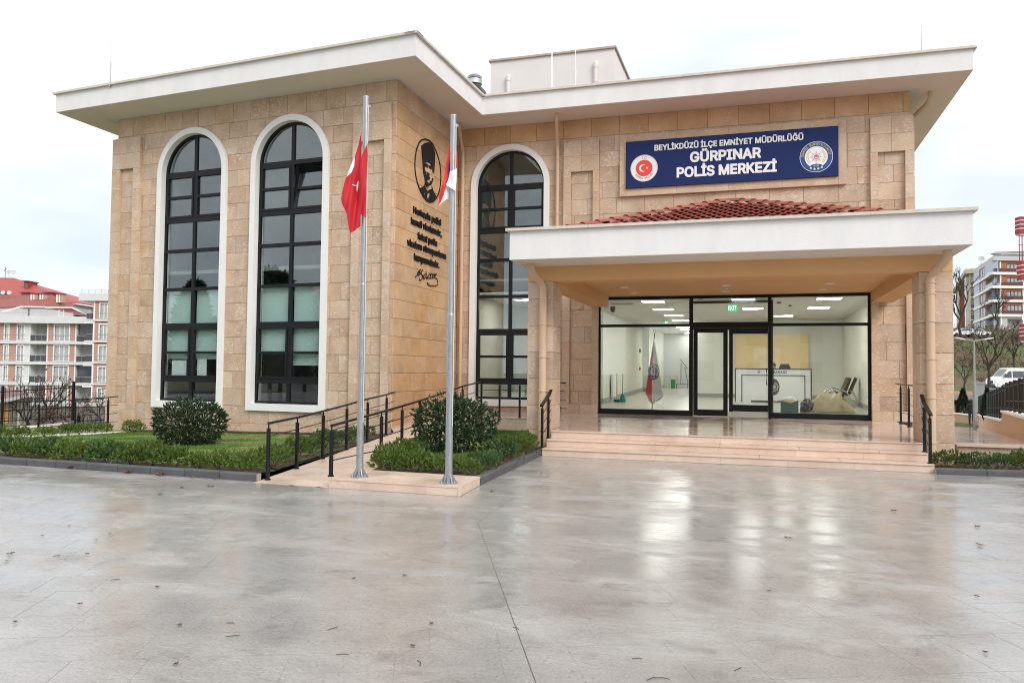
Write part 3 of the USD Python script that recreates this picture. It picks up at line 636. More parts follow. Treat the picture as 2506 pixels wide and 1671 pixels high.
# --- main wall
SHOW = sbox(-4.397, 2.884, 0.45, 3.813)
mainw = sbox(XC, XR, -0.4, ZS)
hole3 = arch(W3, 1.24, 0.60, SPR); inner3 = arch(W3, 1.07, 0.80, SPR)
mw = obj('main_wall', FM.prism(mainw.difference(inner3.buffer(.02)).difference(SHOW), -0.25, -0.03), MORTAR, PS)
OFF[mw] = OFF[PS]
SFR = sbox(-3.76, 2.28, 6.70, 8.46)
M1 = sbox(-5.43, -4.37, 0.0, 8.43); M1R = sbox(-5.21, -4.55, 0.72, 7.51)
M2 = sbox(2.87, 3.886, 0.0, 8.43); M2R = sbox(3.05, 3.70, 0.72, 7.49)
regm = mainw.difference(hole3).difference(SHOW.buffer(.004)).difference(M1.difference(M1R)).difference(M2.difference(M2R)).difference(SFR)
clad(mw, FM, regm.intersection(sbox(XC, XR, COURSE[1], ZS)), COURSE[:2], 0.83, 'frieze_stone', STONE_W, -0.03, 0.0)
clad(mw, FM, regm.intersection(sbox(XC, XR, -0.4, COURSE[1])), COURSE[1:-1], 0.85, 'wall_stone', STONE, -0.03, 0.0, phase=0.25, jit=0.08)
pilaster(mw, FM, M1, M1R, -0.03, 0.10, 0.463, 0.45, 8.43)
pilaster(mw, FM, M2, M2R, -0.03, 0.10, 0.463, 0.45, 8.43)
for a, b, c, d in ((-3.76, -3.565, 6.70, 8.46), (2.085, 2.28, 6.70, 8.46)): obj('sign_surround_stone', FM.stone(a, b, c, d, -0.03, 0.10), STONE_P, mw)
for k in range(4):
    a, b = -3.565 + k * 1.4125, -3.565 + (k + 1) * 1.4125
    obj('sign_surround_stone', FM.stone(a, b - .003, 6.70, 6.915, -0.03, 0.10), STONE_P, mw); obj('sign_surround_stone', FM.stone(a, b - .003, 8.25, 8.46, -0.03, 0.10), STONE_P, mw)
obj('sign_backing', FM.box(-3.565, 2.085, 6.915, 8.25, -0.03, 0.04), MORTAR, mw)
# cladding over the showcase head behind the canopy
# --- arched windows
def window(fr, c, hw, hwo, z0, zo, blinds, lower_notes=(), open_sash=False):
    A = arch(c, hw, z0, SPR); A2 = A.buffer(-.065)
    w = MB(); o0, o1 = -0.17, -0.09
    w.add(fr.prism(A.difference(A2), o0, o1))
    zz = [z0, 1.31, 2.08, 2.85, 3.90, 5.01, 5.90, 6.565, SPR, SPR + hw]
    th = [0, .13, .075, .14, .09, .10, .14, .075, .12]
    for k in (1, 3, 4, 5, 6, 8): w.add(fr.prism(sbox(c - hw + .06, c + hw - .06, zz[k] - th[k] / 2, zz[k] + th[k] / 2), o0 + .002, o1 - .002))
    w.add(fr.prism(sbox(c - .05, c + .05, z0 + .05, SPR + hw - .05), o0 - .002, o1 - .006))
    for k in range(1, 8): pass
    W = obj('window', w.get(), ALU, PS); OFF[W] = OFF[PS]
    obj('surround', fr.prism(arch(c, hwo, zo, SPR, 40).difference(arch(c, hw, z0, SPR, 40)), -0.28, 0.085), TRIM, W)
    for lo, midz, hi in ((1, 2, 3), (6, 7, 8)):
        for sgn in (-1, 1):
            a, b = (c - hw + .06, c - .05) if sgn < 0 else (c + .05, c + hw - .06)
            zl, zh = zz[lo] + th[lo] / 2, zz[hi] - th[hi] / 2
            sash = sbox(a, b, zl, zh).difference(sbox(a + .055, b - .055, zl + .055, zh - .055)).union(sbox(a + .05, b - .05, zz[midz] - .0375, zz[midz] + .0375))
            m = fr.prism(sash, o0 + .012, o1 + .014); pane = fr.prism(sbox(a + .05, b - .05, zl + .05, zh - .05), -.135, -.131)
            if open_sash and sgn > 0 and lo == 6:
                def tilt(mm):
                    v = np.array(mm[0]); piv = fr.to([[0, zl, -.13]])[0]; h = v[:, 2] - piv[2]; off = (v - piv) @ fr.n
                    a_ = math.radians(11); v2 = v + np.outer(-off + off * math.cos(a_) - h * math.sin(a_), fr.n); v2[:, 2] = piv[2] + h * math.cos(a_) + off * math.sin(a_) * 0; return v2, mm[1]
                obj('tilted_sash', tilt(m), ALU, W, label='sash tilted open inwards'); obj('pane', tilt(pane), GLASS_W, W)
            else:
                obj('sash', m, ALU, W); obj('pane', pane, GLASS_W, W)
    rows = [(0, 1), (3, 4), (4, 5), (5, 6), (8, 9)]
    for lo, hi in rows:
        for a, b in ((c - hw, c - .045), (c + .045, c + hw)):
            p = sbox(a, b, zz[lo], zz[hi]).intersection(A2.buffer(.01))
            obj('pane', fr.prism(p, -.135, -.131), GLASS_W, W)
    for (a, b, lo, hi) in blinds: obj('roller_blind', fr.box(c + a, c + b, lo, hi, -.235, -.228), BLIND, W)
    for (a, b, lo, hi) in lower_notes: obj('paper_notice', fr.box(c + a, c + b, lo, hi, -.19, -.185), WHITE, W)
    return W
window(FW, W1, HW, HWO, .70, .51, [(-1.02, -.05, 1.90, 3.86), (.05, 1.02, 1.90, 3.86)], [(-.78, -.24, 1.42, 1.86), (.16, .50, 1.38, 1.90)])
window(FW, W2, HW, HWO, .70, .51, [(-1.02, -.05, 2.08, 3.86), (.05, 1.02, 1.74, 3.86)], open_sash=True)
window(FM, W3, 1.07, 1.24, .80, .60, [])

# --- rooms behind the windows
def room(name, fr, s0, s1, z0, z1, d0, d1, material):
    m = MB(); t = .05
    m.add(fr.box(s0, s1, z0 - t, z0, -d1, -d0)); m.add(fr.box(s0, s1, z1, z1 + t, -d1, -d0)); m.add(fr.box(s0 - t, s0, z0, z1, -d1, -d0)); m.add(fr.box(s1, s1 + t, z0, z1, -d1, -d0)); m.add(fr.box(s0, s1, z0, z1, -d1 - t, -d1))
    return obj(name, m.get(), material, PS)
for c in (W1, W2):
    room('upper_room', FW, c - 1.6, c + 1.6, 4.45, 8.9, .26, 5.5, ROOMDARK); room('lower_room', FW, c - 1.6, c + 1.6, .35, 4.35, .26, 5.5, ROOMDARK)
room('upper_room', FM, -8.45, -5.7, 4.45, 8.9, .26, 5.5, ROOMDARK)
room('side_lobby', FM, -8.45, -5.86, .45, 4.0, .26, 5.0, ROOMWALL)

# --- eaves, coping, roof
def Lw(s, o): return tuple(FW.to([[s, 0, o]])[0][:2])
EO, EOR = 1.170, 1.202
eave = Polygon([Lw(-9.604 - EO, EO), Lw(EO, EO), (XC + EO, YR - EO), (XR + EOR, YR - EO), (XR + EOR, 46.5), (Lw(-9.604 - EO, EO)[0], 46.5)])
rf = obj('eaves', trimesh.creation.extrude_polygon(eave, ZT - .06 - ZS, engine='earcut').apply_translation([0, 0, ZS]), PLASTER, PS); OFF[rf] = OFF[PS]
obj('soffit', trimesh.creation.extrude_polygon(eave.buffer(-.004, join_style=2).difference(eave.buffer(-1.0)), .003, engine='earcut').apply_translation([0, 0, ZS - .0045]), SOFFIT, rf)
obj('roof_deck', trimesh.creation.extrude_polygon(eave.buffer(-.35, join_style=2), .02, engine='earcut').apply_translation([0, 0, ZT - .05]), MORTAR, rf)
pts = list(eave.buffer(.075, join_style=2).exterior.coords)[:-1]; inn = list(eave.buffer(-.28, join_style=2).exterior.coords)[:-1]
def coping(parent, outer, ih, z0, z1, step, skip=()):
    o = Polygon(outer); ring = o.difference(o.buffer(-ih, join_style=2)); C = list(o.exterior.coords)
    for i in range(len(C) - 1):
        if i in skip: continue
        a, b = np.array(C[i][:2]), np.array(C[i + 1][:2]); L = np.linalg.norm(b - a); d = (b - a) / L; nrm = np.array([-d[1], d[0]])
        if not o.contains(Point(*((a + b) / 2 + nrm * .05))): nrm = -nrm
        n = max(1, int(round(L / step)))
        for k in range(n):
            p, q = a + d * (L * k / n), a + d * (L * (k + 1) / n - .004)
            cell = Polygon([p - nrm * .001, q - nrm * .001, q + nrm * (ih + .001), p + nrm * (ih + .001)]).intersection(ring)
            if cell.geom_type == 'Polygon' and cell.area > 1e-3:
                if k == 0 and i > 0: cell = cell.difference(LineString([a, a + nrm * ih]).buffer(.001))
                e = trimesh.creation.extrude_polygon(max(getattr(cell, 'geoms', [cell]), key=lambda g: g.area), z1 - z0, engine='earcut').apply_translation([0, 0, z0 + (0.0015 if i % 2 else 0)])
                obj('coping_stone', e, COPING, parent)
front = eave.intersection(sbox(-30, 10, 0, 30)).buffer(.075, join_style=2)
coping(rf, list(front.exterior.coords), .34, ZT - .06, ZT, 1.6)
obj('penthouse', box(-10.05, -5.11, 29.0, 34, ZT - .05, 13.87), PLASTER2, PS)
obj('penthouse_coping', box(-10.12, -5.04, 28.93, 34.07, 13.87, 13.95), mat('rusty_coping', (0.46, 0.36, 0.32), 0.7), PS)
for x, zt in ((-9.30, 13.02), (-5.82, 13.18)):
    obj('vent_pipe', MB().add(cyl((x, 28.93, ZT), (x, 28.93, zt), .075)).add(cyl((x, 28.93, zt - .55), (x, 28.93, zt - .50), .09)).add(cyl((x, 28.93, zt), (x, 28.93, zt + .16), .09)).add((lambda s: (s.vertices * .09 + [x, 28.93, zt + .16], s.faces))(trimesh.creation.icosphere(2, 1.0))).get(), PLASTER2, PS, smooth=40)
ch = MB().add(cyl((-9.62, 26, 11.0), (-9.62, 26, 11.75), .20, n=16)).add(cyl((-9.62, 26, 11.86), (-9.62, 26, 12.02), .27, n=20)).add(cyl((-9.62, 26, 12.06), (-9.62, 26, 12.13), .25, .27, n=20)).add(cyl((-9.62, 26, 12.13), (-9.62, 26, 12.24), .27, .12, n=20))
for k in range(8): a = k * PI / 4; ch.add(cyl((-9.62 + .2 * math.cos(a), 26 + .2 * math.sin(a), 11.7), (-9.62 + .2 * math.cos(a), 26 + .2 * math.sin(a), 11.9), .015, n=5))
obj('chimney_cowl', ch.get(), STEEL, PS, smooth=40)
v = np.array([[-10.0, 25.6, 9.6], [-8.2, 25.6, 9.6], [-9.35, 25.6, 11.75], [-9.95, 25.6, 11.75], [-10.0, 26.4, 9.6], [-8.2, 26.4, 9.6], [-9.35, 26.4, 11.75], [-9.95, 26.4, 11.75]])
obj('chimney_base', (v, np.array([[0, 1, 2], [0, 2, 3], [5, 4, 7], [5, 7, 6], [1, 5, 6], [1, 6, 2], [4, 0, 3], [4, 3, 7], [3, 2, 6], [3, 6, 7]])), DKGREY, PS)
for x, y, z0, z1 in ((-17.45, 17.5, ZT - .1, 10.84), (-5.78, 22.2, ZT - .1, 11.84), (-5.06, 22.2, ZT - .1, 11.26), (4.05, 22.0, ZT - .1, 10.88)):
    obj('lightning_rod', MB().add(cyl((x, y, z0), (x, y, z0 + (z1 - z0) * .55), .022, n=6)).add(cyl((x, y, z0 + (z1 - z0) * .55), (x, y, z1), .014, .006, n=6)).add(cyl((x, y, z0), (x, y, z0 + .12), .04, n=8)).get(), STEEL, PS)
obj('roof_cable', tube([(1.5, 22.0, 9.70), (2.2, 22.0, 9.80), (3.1, 22.0, 9.84), (3.6, 22.0, 9.82), (4.05, 22.0, 9.8)], .006, 5), STEEL, PS)
for x in (2.2, 3.1): obj('cable_clip', box(x - .02, x + .02, 21.98, 22.02, 9.66, 9.84), STEEL, PS)
for x in (4.28, 4.62): obj('roof_ridge_tile', (lambda s: (s.vertices * [.14, .14, .10] + [x, 22.3, 9.66], s.faces))(trimesh.creation.icosphere(2, 1.0)), REDTILE, PS)

# --- downpipes
def downpipe(path, brackets, r=.055):
    d = obj('downpipe', tube(path, r, 12), DOWNPIPE, PS, smooth=35); OFF[d] = OFF[PS]
    P = np.array(path)
    for z in brackets:
        k = next(i for i in range(len(P) - 1) if P[i + 1][2] <= z <= P[i][2] or P[i][2] <= z <= P[i + 1][2]); t = (z - P[k][2]) / (P[k + 1][2] - P[k][2]); c = P[k] + t * (P[k + 1] - P[k])
        obj('bracket', MB().add(cyl(c - [0, 0, .015], c + [0, 0, .015], r + .012, n=12)).add(box(c[0] - r - .035, c[0] + r + .035, c[1] + r * .2, c[1] + r * .2 + .02, z - .012, z + .012)).get(), DOWNPIPE, d)
def bend(x, z, dx): return [(x + dx, 21.70, 9.10), (x + dx, 21.70, 8.95), (x + dx * .9, 21.76, 8.84), (x + dx * .12, 22.24, 8.40), (x, 22.31, 8.27)]
downpipe(bend(-8.60, 0, .10) + [(-8.60, 22.31, .30)], [7.9, 6.6, 4.75, 3.2, 1.55])
downpipe(bend(-5.61, 0, .12) + [(-5.61, 22.31, .45)], [7.9, 6.3, 4.6])
downpipe([(4.35, 22.6, 9.1), (4.35, 22.6, 8.93), (4.3, 22.72, 8.8), (4.05, 23.6, 8.66), (3.95, 23.9, 8.6)], [])

# --- entrance canopy
PL, PR, YP, YB, ZPb, ZPt = -4.641, 3.4405, 14.648, 15.724, 3.836, 4.433
cn = obj('canopy', box(PL, PR, YP, YR - .01, ZPb, ZPt - .04), PLASTER, PS); OFF[cn] = OFF[PS]
obj('canopy_soffit', box(PL + .003, PR - .003, YP + .003, YR - .02, ZPb - .004, ZPb - .001), SOFFIT, cn)
coping(cn, [(PL - .07, YR - .01), (PL - .07, YP - .07), (PR + .07, YP - .07), (PR + .07, YR - .01), (PL - .07, YR - .01)], .32, ZPt - .04, ZPt + .015, 1.5, skip=(3,))
bx0, bx1 = PL + .076, PR - .076
obj('beam', MB().add(box(bx0, bx1, YB, YB + .35, 3.525, ZPb - .004)).get(), OCHRE, cn)
obj('side_beam', box(bx0, bx0 + .5, YB + .352, YR - .105, 3.525, ZPb - .004), OCHRE, cn)
obj('side_beam', box(bx1 - .5, bx1, YB + .352, YR - .105, 3.525, ZPb - .004), OCHRE, cn)
obj('ceiling', box(bx0 + .502, bx1 - .502, YB + .352, YR - .04, 3.818, ZPb - .005), OCHRE, cn)
for x, y in ((-3.23, 19.95), (-3.23, 21.45), (-0.71, 19.99), (-0.78, 21.38), (1.68, 20.03), (1.63, 21.45)):
    obj('downlight', MB().add(cyl((x, y, 3.806), (x, y, 3.819), .11, n=20)).get(), WHITE, cn); 
obj('smoke_sensor', cyl((-.74, 20.7, 3.80), (-.74, 20.7, 3.819), .04, n=12), WHITE, cn)
# stone clad pillars
for x0, x1 in ((PL + .076, PL + .076 + .5355), (PR - .076 - .5454, PR - .076)):
    pl = obj('pillar', box(x0 + .03, x1 - .03, YB + .03, YB + .67, -.1, 3.525), MORTAR, PS); OFF[pl] = OFF[PS]
    zc = [3.52, 3.15, 2.60, 2.05, 1.50, .95, .45, -.05]
    for hi, lo in zip(zc[:-1], zc[1:]):
        obj('pillar_stone', cbox(x0, x1, YB, YB + .70, lo + .003, hi - .003, .004), STONE_P if hi > 3.4 else STONE, pl)
# canopy downpipes
def canopy_pipe(x0, x1):
    y = YB - .085
    d = obj('downpipe', tube([(x0, y - .42, ZPb), (x0, y - .42, ZPb - .10), (x0 + (x1 - x0) * .2, y - .36, ZPb - .20), (x0 + (x1 - x0) * .75, y - .08, ZPb - .34), (x1, y, ZPb - .46), (x1, y, .02)], .075, 14), DOWNPIPE, PS, smooth=35); OFF[d] = OFF[PS]
    for z in (3.32, 3.12, 2.62, 1.95, 1.25, .45): obj('bracket', MB().add(cyl((x1, y, z - .012), (x1, y, z + .012), .088, n=14)).add(box(x1 - .12, x1 + .12, y + .07, y + .084, z - .012, z + .012)).get(), DOWNPIPE, d)
canopy_pipe(-4.36, -4.21)
canopy_pipe(3.17, 2.98)
# hipped tile roof of the canopy
RX0, RX1, RY0, RY1, RZ = PL + .74, PR - .80, YP + .62, YR - .05, ZPt + .0
pk = np.array([-0.58, RY0 + 3.45, 5.60]); tl = MB()
rdeck = obj('canopy_roof', (np.array([[RX0, RY0, RZ], [RX1, RY0, RZ], [RX1, RY1, RZ], [RX0, RY1, RZ], pk, [pk[0], RY1, pk[2]]]), np.array([[0, 1, 4], [1, 2, 5], [1, 5, 4], [3, 0, 4], [3, 4, 5], [2, 3, 5]])), REDTILE, PS); OFF[rdeck] = OFF[PS]
def tile(p, across, down, nrm, w, L, lift):
    m, n = [], 7
    for e, (t, li) in enumerate(((0, 0.0), (1, lift))):
        for i in range(n):
            a = PI * i / (n - 1); prof = (-math.cos(a)) * w * .5; hgt = math.sin(a) * w * .30
            m.append(p + across * prof + down * L * t + nrm * (hgt + li))
    f = []
    for i in range(n - 1): f += [[i, n + i, n + i + 1], [i, n + i + 1, i + 1]]
    k = len(m)
    for i in range(n): m.append(m[n + i] - nrm * .016)
    for i in range(n - 1): f += [[n + i, k + i, k + i + 1], [n + i, k + i + 1, n + i + 1]]
    return np.array(m), np.array(f)
def slope_tiles(A, B, top, parts):
    A, B, top = map(lambda q: np.array(q, float), (A, B, top)); ac = (B - A) / np.linalg.norm(B - A); mid = A + ac * ((top - A) @ ac); dn = mid - top; H = np.linalg.norm(dn); dn /= H; nr = np.cross(ac, -dn); nr /= np.linalg.norm(nr)
    if nr[2] < 0: nr = -nr
    W_, L_ = 0.205, 0.25; nrow = int(H / L_ + .99); out = []
    for r_ in range(nrow):
        t = (r_ + .5) * L_ / H
        for c_ in range(int(np.linalg.norm(B - A) / W_) + 1):
            a = (c_ + .5 * (r_ % 2)) * W_; s_ = a / np.linalg.norm(B - A); apex = ((top - A) @ ac) / np.linalg.norm(B - A)
            if not (apex * t + .02 < s_ < 1 - (1 - apex) * t - .02): continue
            p = A + ac * a - dn * ((r_ + 1.06) * L_); out.append(tile(p, ac, dn, nr, W_ * 1.02, L_ * 1.10, .030))
    return out
ft = slope_tiles((RX0, RY0, RZ), (RX1, RY0, RZ), pk, True)
for k, m in enumerate(ft):
    if k < 298: obj('roof_tile', m, REDTILE, rdeck, smooth=50)
    else: tl.add(m)
for A, B, t in (((RX1, RY0, RZ), (RX1, RY1 + 0, RZ), pk), ((RX0, RY1, RZ), (RX0, RY0, RZ), pk)):
    for m in slope_tiles(A, B, t, False): tl.add(m)
obj('side_roof_tiles', tl.get(), REDTILE, rdeck, smooth=50, kind='stuff')
for c0 in ((RX0, RY0, RZ), (RX1, RY0, RZ)):
    c0 = np.array(c0); d = c0 - pk; L = np.linalg.norm(d); d /= L; ac = np.cross(d, [0, 0, 1]); ac /= np.linalg.norm(ac); nr = np.cross(ac, d); nr = nr if nr[2] > 0 else -nr; n = int(L / .36)
    for k in range(n): obj('ridge_tile', tile(pk + d * (k * L / n) + nr * .03, ac, d, nr, .24, L / n * 1.12, .035), REDTILE, rdeck, smooth=50)

# --- showcase front with doors
FD = Frame((0, YR + .075, 0), 0.0)
sf = MB(); o0, o1 = -.06, .03
for a, b, c, d in ((-4.395, -4.32, .455, 3.808), (-1.80, -1.70, .455, 3.808), (.295, .395, .455, 3.808), (2.80, 2.882, .455, 3.808)): sf.add(FD.box(a, b, c, d, o0, o1))
for a, b, c, d in ((-4.32, -1.80, .455, .60), (.395, 2.80, .455, .60), (-4.32, -1.80, 3.735, 3.808), (-1.70, .295, 3.735, 3.808), (.395, 2.80, 3.735, 3.808), (-4.32, -1.80, 2.945, 3.025), (.395, 2.80, 2.945, 3.025), (-1.70, .295, 2.90, 3.07)): sf.add(FD.box(a, b, c, d, o0 + .003, o1 - .003))
shop = obj('glass_front', sf.get(), ALU, PS); OFF[shop] = OFF[PS]
for a, b, c, d in ((-4.32, -1.80, .60, 2.945), (-4.32, -1.80, 3.025, 3.735), (.395, 2.80, .60, 2.945), (.395, 2.80, 3.025, 3.735), (-1.70, .295, 3.07, 3.735)): obj('pane', FD.box(a - .01, b + .01, c - .01, d + .01, -.018, -.012), GLASS_D, shop)
def leaf(fr, s0, s1, z0, z1, hs):
    m = MB(); w = .12
    for a, b, c, d in ((s0, s0 + w, z0, z1), (s1 - w, s1, z0, z1), (s0 + w, s1 - w, z0, z0 + .17), (s0 + w, s1 - w, z1 - .12, z1)): m.add(fr.box(a, b, c, d, -.03, .03))
    L = obj('door', m.get(), ALU, PS); OFF[L] = OFF[PS]
    obj('pane', fr.box(s0 + w - .01, s1 - w + .01, z0 + .16, z1 - .11, -.005, .005), GLASS_D, L)
    for o in (.085, -.085): obj('handle', tube([fr.to([[hs, 1.36, .03 * np.sign(o)]])[0], fr.to([[hs, 1.37, o]])[0], fr.to([[hs, 1.78, o]])[0], fr.to([[hs, 1.79, .03 * np.sign(o)]])[0]], .014, 8), BLACK, L)
    return L
leaf(FD, -1.69, -.76, .47, 2.895, -.82)
FO = Frame((.335, YR + .05, 0), -PI / 2)
leaf(FO, 0.0, .95, .47, 2.895, .87)
FI = Frame((0, 24.9, 0), 0.0)
iv = MB()
for a, b, c, d in ((-2.0, -1.9, .48, 3.88), (-.80, -.69, .48, 2.98), (.38, .48, .48, 3.88), (-1.9, .38, 3.8, 3.88), (-1.9, .38, 2.98, 3.16), (-.69, .38, .50, .70), (-.69, .38, 2.86, 2.98)): iv.add(FI.box(a, b, c, d, -.05, .03))
inn_ = obj('inner_door_frame', iv.get(), ALU, PS); OFF[inn_] = OFF[PS]
obj('pane', FI.box(-.69, .38, .70, 2.86, -.01, -.005), GLASS_D, inn_)

# --- lobby behind the glass (floor rises very slightly)
fz = lambda y: .45 + .0145 * (y - 22.5)
def wall_quad(a, b, z1=3.92, th=.06):
    a, b = np.array(a, float), np.array(b, float); d = (b - a) / np.linalg.norm(b - a); n = np.array([-d[1], d[0]]) * th
    P = [a, b, b + n, a + n]; return np.array([(*p, .3) for p in P] + [(*p, z1) for p in P]), BFT
lob = obj('lobby_floor', (np.array([[-8.4, 22.50, fz(22.5) + .001], [3.45, 22.50, fz(22.5) + .001], [3.45, 50.5, fz(50.5)], [-8.4, 50.5, fz(50.5)]]), np.array([[0, 1, 2], [0, 2, 3]])), ROOMFLOOR, PS); OFF[lob] = OFF[PS]
obj('lobby_ceiling', box(-5.85, 3.45, 22.56, 50.5, 3.91, 3.97), ROOMCEIL, PS)
WL = [((-5.8, 28.0), (-5.8, 22.6), ROOMWALL2), ((-5.30, 28.0), (-5.86, 28.0), ROOMWALL2), ((-5.52, 40), (-5.30, 28.0), ROOMWALL), ((-5.2, 40.0), (-5.58, 40.0), ROOMWALL2), ((-5.05, 50), (-5.2, 40.0), ROOMWALL), ((-2.7, 50), (-5.1, 50), ROOMWALL2), ((-2.7, 34.6), (-2.7, 50), ROOMWALL), ((3.42, 34.6), (-2.7, 34.6), ROOMWALL), ((3.40, 22.6), (3.40, 34.6), ROOMWALL)]
for a, b, mm in WL:
    obj('lobby_wall', wall_quad(b, a), mm, PS)
    aa, bb = np.array(b, float), np.array(a, float); d = (bb - aa) / np.linalg.norm(bb - aa); n = np.array([-d[1], d[0]]) * -.012
    obj('skirting', (np.array([(*aa, fz(aa[1])), (*bb, fz(bb[1])), (*(bb + n), fz(bb[1])), (*(aa + n), fz(aa[1])), (*aa, fz(aa[1]) + .16), (*bb, fz(bb[1]) + .16), (*(bb + n), fz(bb[1]) + .16), (*(aa + n), fz(aa[1]) + .16)]), BFT[:, ::-1]), SKIRT, PS)
obj('orange_panel', box(-.85, 2.05, 34.44, 34.53, 1.0, 3.27), ORANGE, PS)
obj('panel_door', box(-.12, .95, 34.42, 34.438, 1.0, 2.72), mat('pale_orange_door', (0.90, 0.72, 0.44), 0.5), PS)
for x, y in ((-3.12, 24.95), (-3.16, 28.1), (-3.10, 31.2), (-3.10, 34.2), (-3.4, 39.3), (-3.45, 41.8), (-3.5, 45), (-.38, 24.85), (-.12, 28.25), (2.05, 24.85), (2.0, 28.3), (1.0, 32.0), (-7.2, 24.6)):
    fm = obj('ceiling_light', box(x - .36, x + .36, y - .34, y + .34, 3.885, 3.912) if x > -5.8 else box(x - .36, x + .36, y - .34, y + .34, 3.97, 3.999), WHITE, PS); OFF[fm] = OFF[PS]
    z = 3.882 if x > -5.8 else 3.966
    obj('lit_diffuser', box(x - .33, x + .33, y - .31, y + .31, z, z + .002), LAMP, fm)
obj('air_vent', box(-4.6, -3.9, 25.6, 25.9, 3.89, 3.908), GREY, PS)
for x, y, z, s in ((-4.75, 26.9, 3.75, .09), (1.05, 27.2, 3.86, .06)):
    obj('security_camera', MB().add(cyl((x, y, z + .05), (x, y, 3.91), s, n=12)).add((lambda t: (t.vertices * s + [x, y, z + .05], t.faces))(trimesh.creation.icosphere(1, 1.0))).get(), DKGREY, PS)
for x, y in ((.68, 26.0), (-1.6, 24.1)): obj('smoke_detector', cyl((x, y, 3.86), (x, y, 3.908), .07, n=12), mat(f'detector_red', (0.35, 0.05, 0.03), 0.5) if x > 0 else stage.GetPrimAtPath('/World/Looks/detector_red') and UsdShade.Material.Get(stage, '/World/Looks/detector_red'), PS)
for z, h, mm in ((2.62, .18, 'DK'), (1.75, .17, 'RD')): obj('wall_call_point', box(-5.50, -5.44, 38.6, 38.8, z, z + h), DKGREY if mm == 'DK' else RED, PS)

# ================================================================== STEPS, RAMP, PLINTH
ES = thing('entrance_steps', 'wet pale marble porch with three broad steps under the canopy', 'steps', (-.6, 15.6, 0))
lv = [(15.606, .45, -4.007, 2.832), (15.239, .30, -4.007, 2.845), (14.873, .15, -4.007, 2.875)]
core = MB()
for (y, z, a, b) in lv: core.add(box(a + .02, b - .02, y + .02, 15.72, z - .20, z - .032))
obj('step_core', core.add(box(-4.5, 3.40, 15.73, 22.40, -.1, .43)).get(), JOINT, ES)
sr = random.Random(11)
for k, (y, z, a, b) in enumerate(lv):
    yb = 16.0 if k == 0 else lv[k - 1][0] + .02
    cuts = [a] + sorted(a + (b - a) * (i + .5 * (k % 2) + sr.uniform(-.08, .08)) / 5 for i in range(1, 5)) + [b]
    for p, q in zip(cuts[:-1], cuts[1:]):
        obj('tread_slab', cbox(p + .002, q - .002, y - .018, yb, z - .030, z, .006), MARBLE if k else MARBLE_WET, ES)
    cuts = [a] + sorted(a + (b - a) * (i + sr.uniform(-.1, .1)) / 6 for i in range(1, 6)) + [b]
    for p, q in zip(cuts[:-1], cuts[1:]): obj('riser_slab', cbox(p + .001, q - .001, y, y + .018, z - .15 + .002, z - .031, .002), MARBLE, ES)
    for x in (a, b): obj('end_slab', box(x - .001, x + .019, y + .019, 15.71, z - .149, z - .031) if x == a else box(x - .019, x + .001, y + .019, 15.71, z - .149, z - .031), MARBLE, ES)
cols = np.linspace(-4.57, 3.43, 13); rws = [16.0] + list(np.linspace(16.0, 22.35, 11)[1:])
pill = unary_union([sbox(PL + .07, PL + .62, YB - .01, YB + .71), sbox(PR - .63, PR - .07, YB - .01, YB + .71)])
for i in range(12):
    for j in range(10):
        c = sbox(cols[i] + .0015, cols[i + 1] - .0015, rws[j] + .0015, rws[j + 1] - .0015).difference(pill)
        for g in getattr(c, 'geoms', [c]):
            if g.area > .01: obj('floor_tile', trimesh.creation.extrude_polygon(g, .019, engine='earcut').apply_translation([0, 0, .431 + sr.uniform(-.0004, .0004)]), MARBLE_WET, ES)
for a, b, c, d in ((-4.57, -4.01, 16.44, 16.47), (2.835, 3.43, 16.44, 16.47)): pass
obj('porch_side', box(3.40, 3.425, 16.45, 22.38, -.1, .43), MARBLE, ES)
obj('porch_side', box(-4.57, -4.50, 16.45, 19.28, -.1, .43), MARBLE, ES)

WR = thing('wheelchair_ramp', 'pale marble tiled ramp between black handrails rising along the portrait wall', 'ramp', (-6.3, 9.8, 0))
def ramp_z(x, y):
    y = np.asarray(y, float); x = np.asarray(x, float); r = np.clip((x + 8.8) / 1.95, 0, 1)
    lowend = 17.5 - 3.0 * r; top = 21.0 - 1.6 * r; z0 = .0182 * (lowend - 9.79)
    return .004 + np.where(y < lowend, .0182 * (y - 9.79), z0 + (.446 - z0) * np.clip((y - lowend) / (top - lowend), 0, 1))
yy = np.arange(9.7, 22.5, .46)
for j in range(len(yy) - 1):
    row = RAMP.intersection(sbox(-9, -5, yy[j] + .0015, yy[j + 1] - .0015))
    if row.is_empty: continue
    x0, _, x1, _ = row.bounds; n = 3 if x1 - x0 < 1.7 else 4; off = (.3 if j % 2 else 0)
    for i in range(n + 1):
        a, b = x0 + (x1 - x0) * (i - off) / n, x0 + (x1 - x0) * (i + 1 - off) / n
        t = row.intersection(sbox(a + .001, b - .001, 0, 40))
        for g in getattr(t, 'geoms', [t]):
            if g.geom_type != 'Polygon' or g.area < .004: continue
            e = trimesh.creation.extrude_polygon(g, 1.0, engine='earcut'); v = np.array(e.vertices); v[:, 2] = np.where(v[:, 2] > .5, ramp_z(v[:, 0], v[:, 1]), ramp_z(v[:, 0], v[:, 1]) - .03)
            obj('ramp_tile', (v, e.faces), MARBLE, WR)
rb = sheet(RAMP.buffer(-.005), lambda x, y: ramp_z(x, y) - .008, .4); obj('ramp_bed', rb, JOINT, WR)
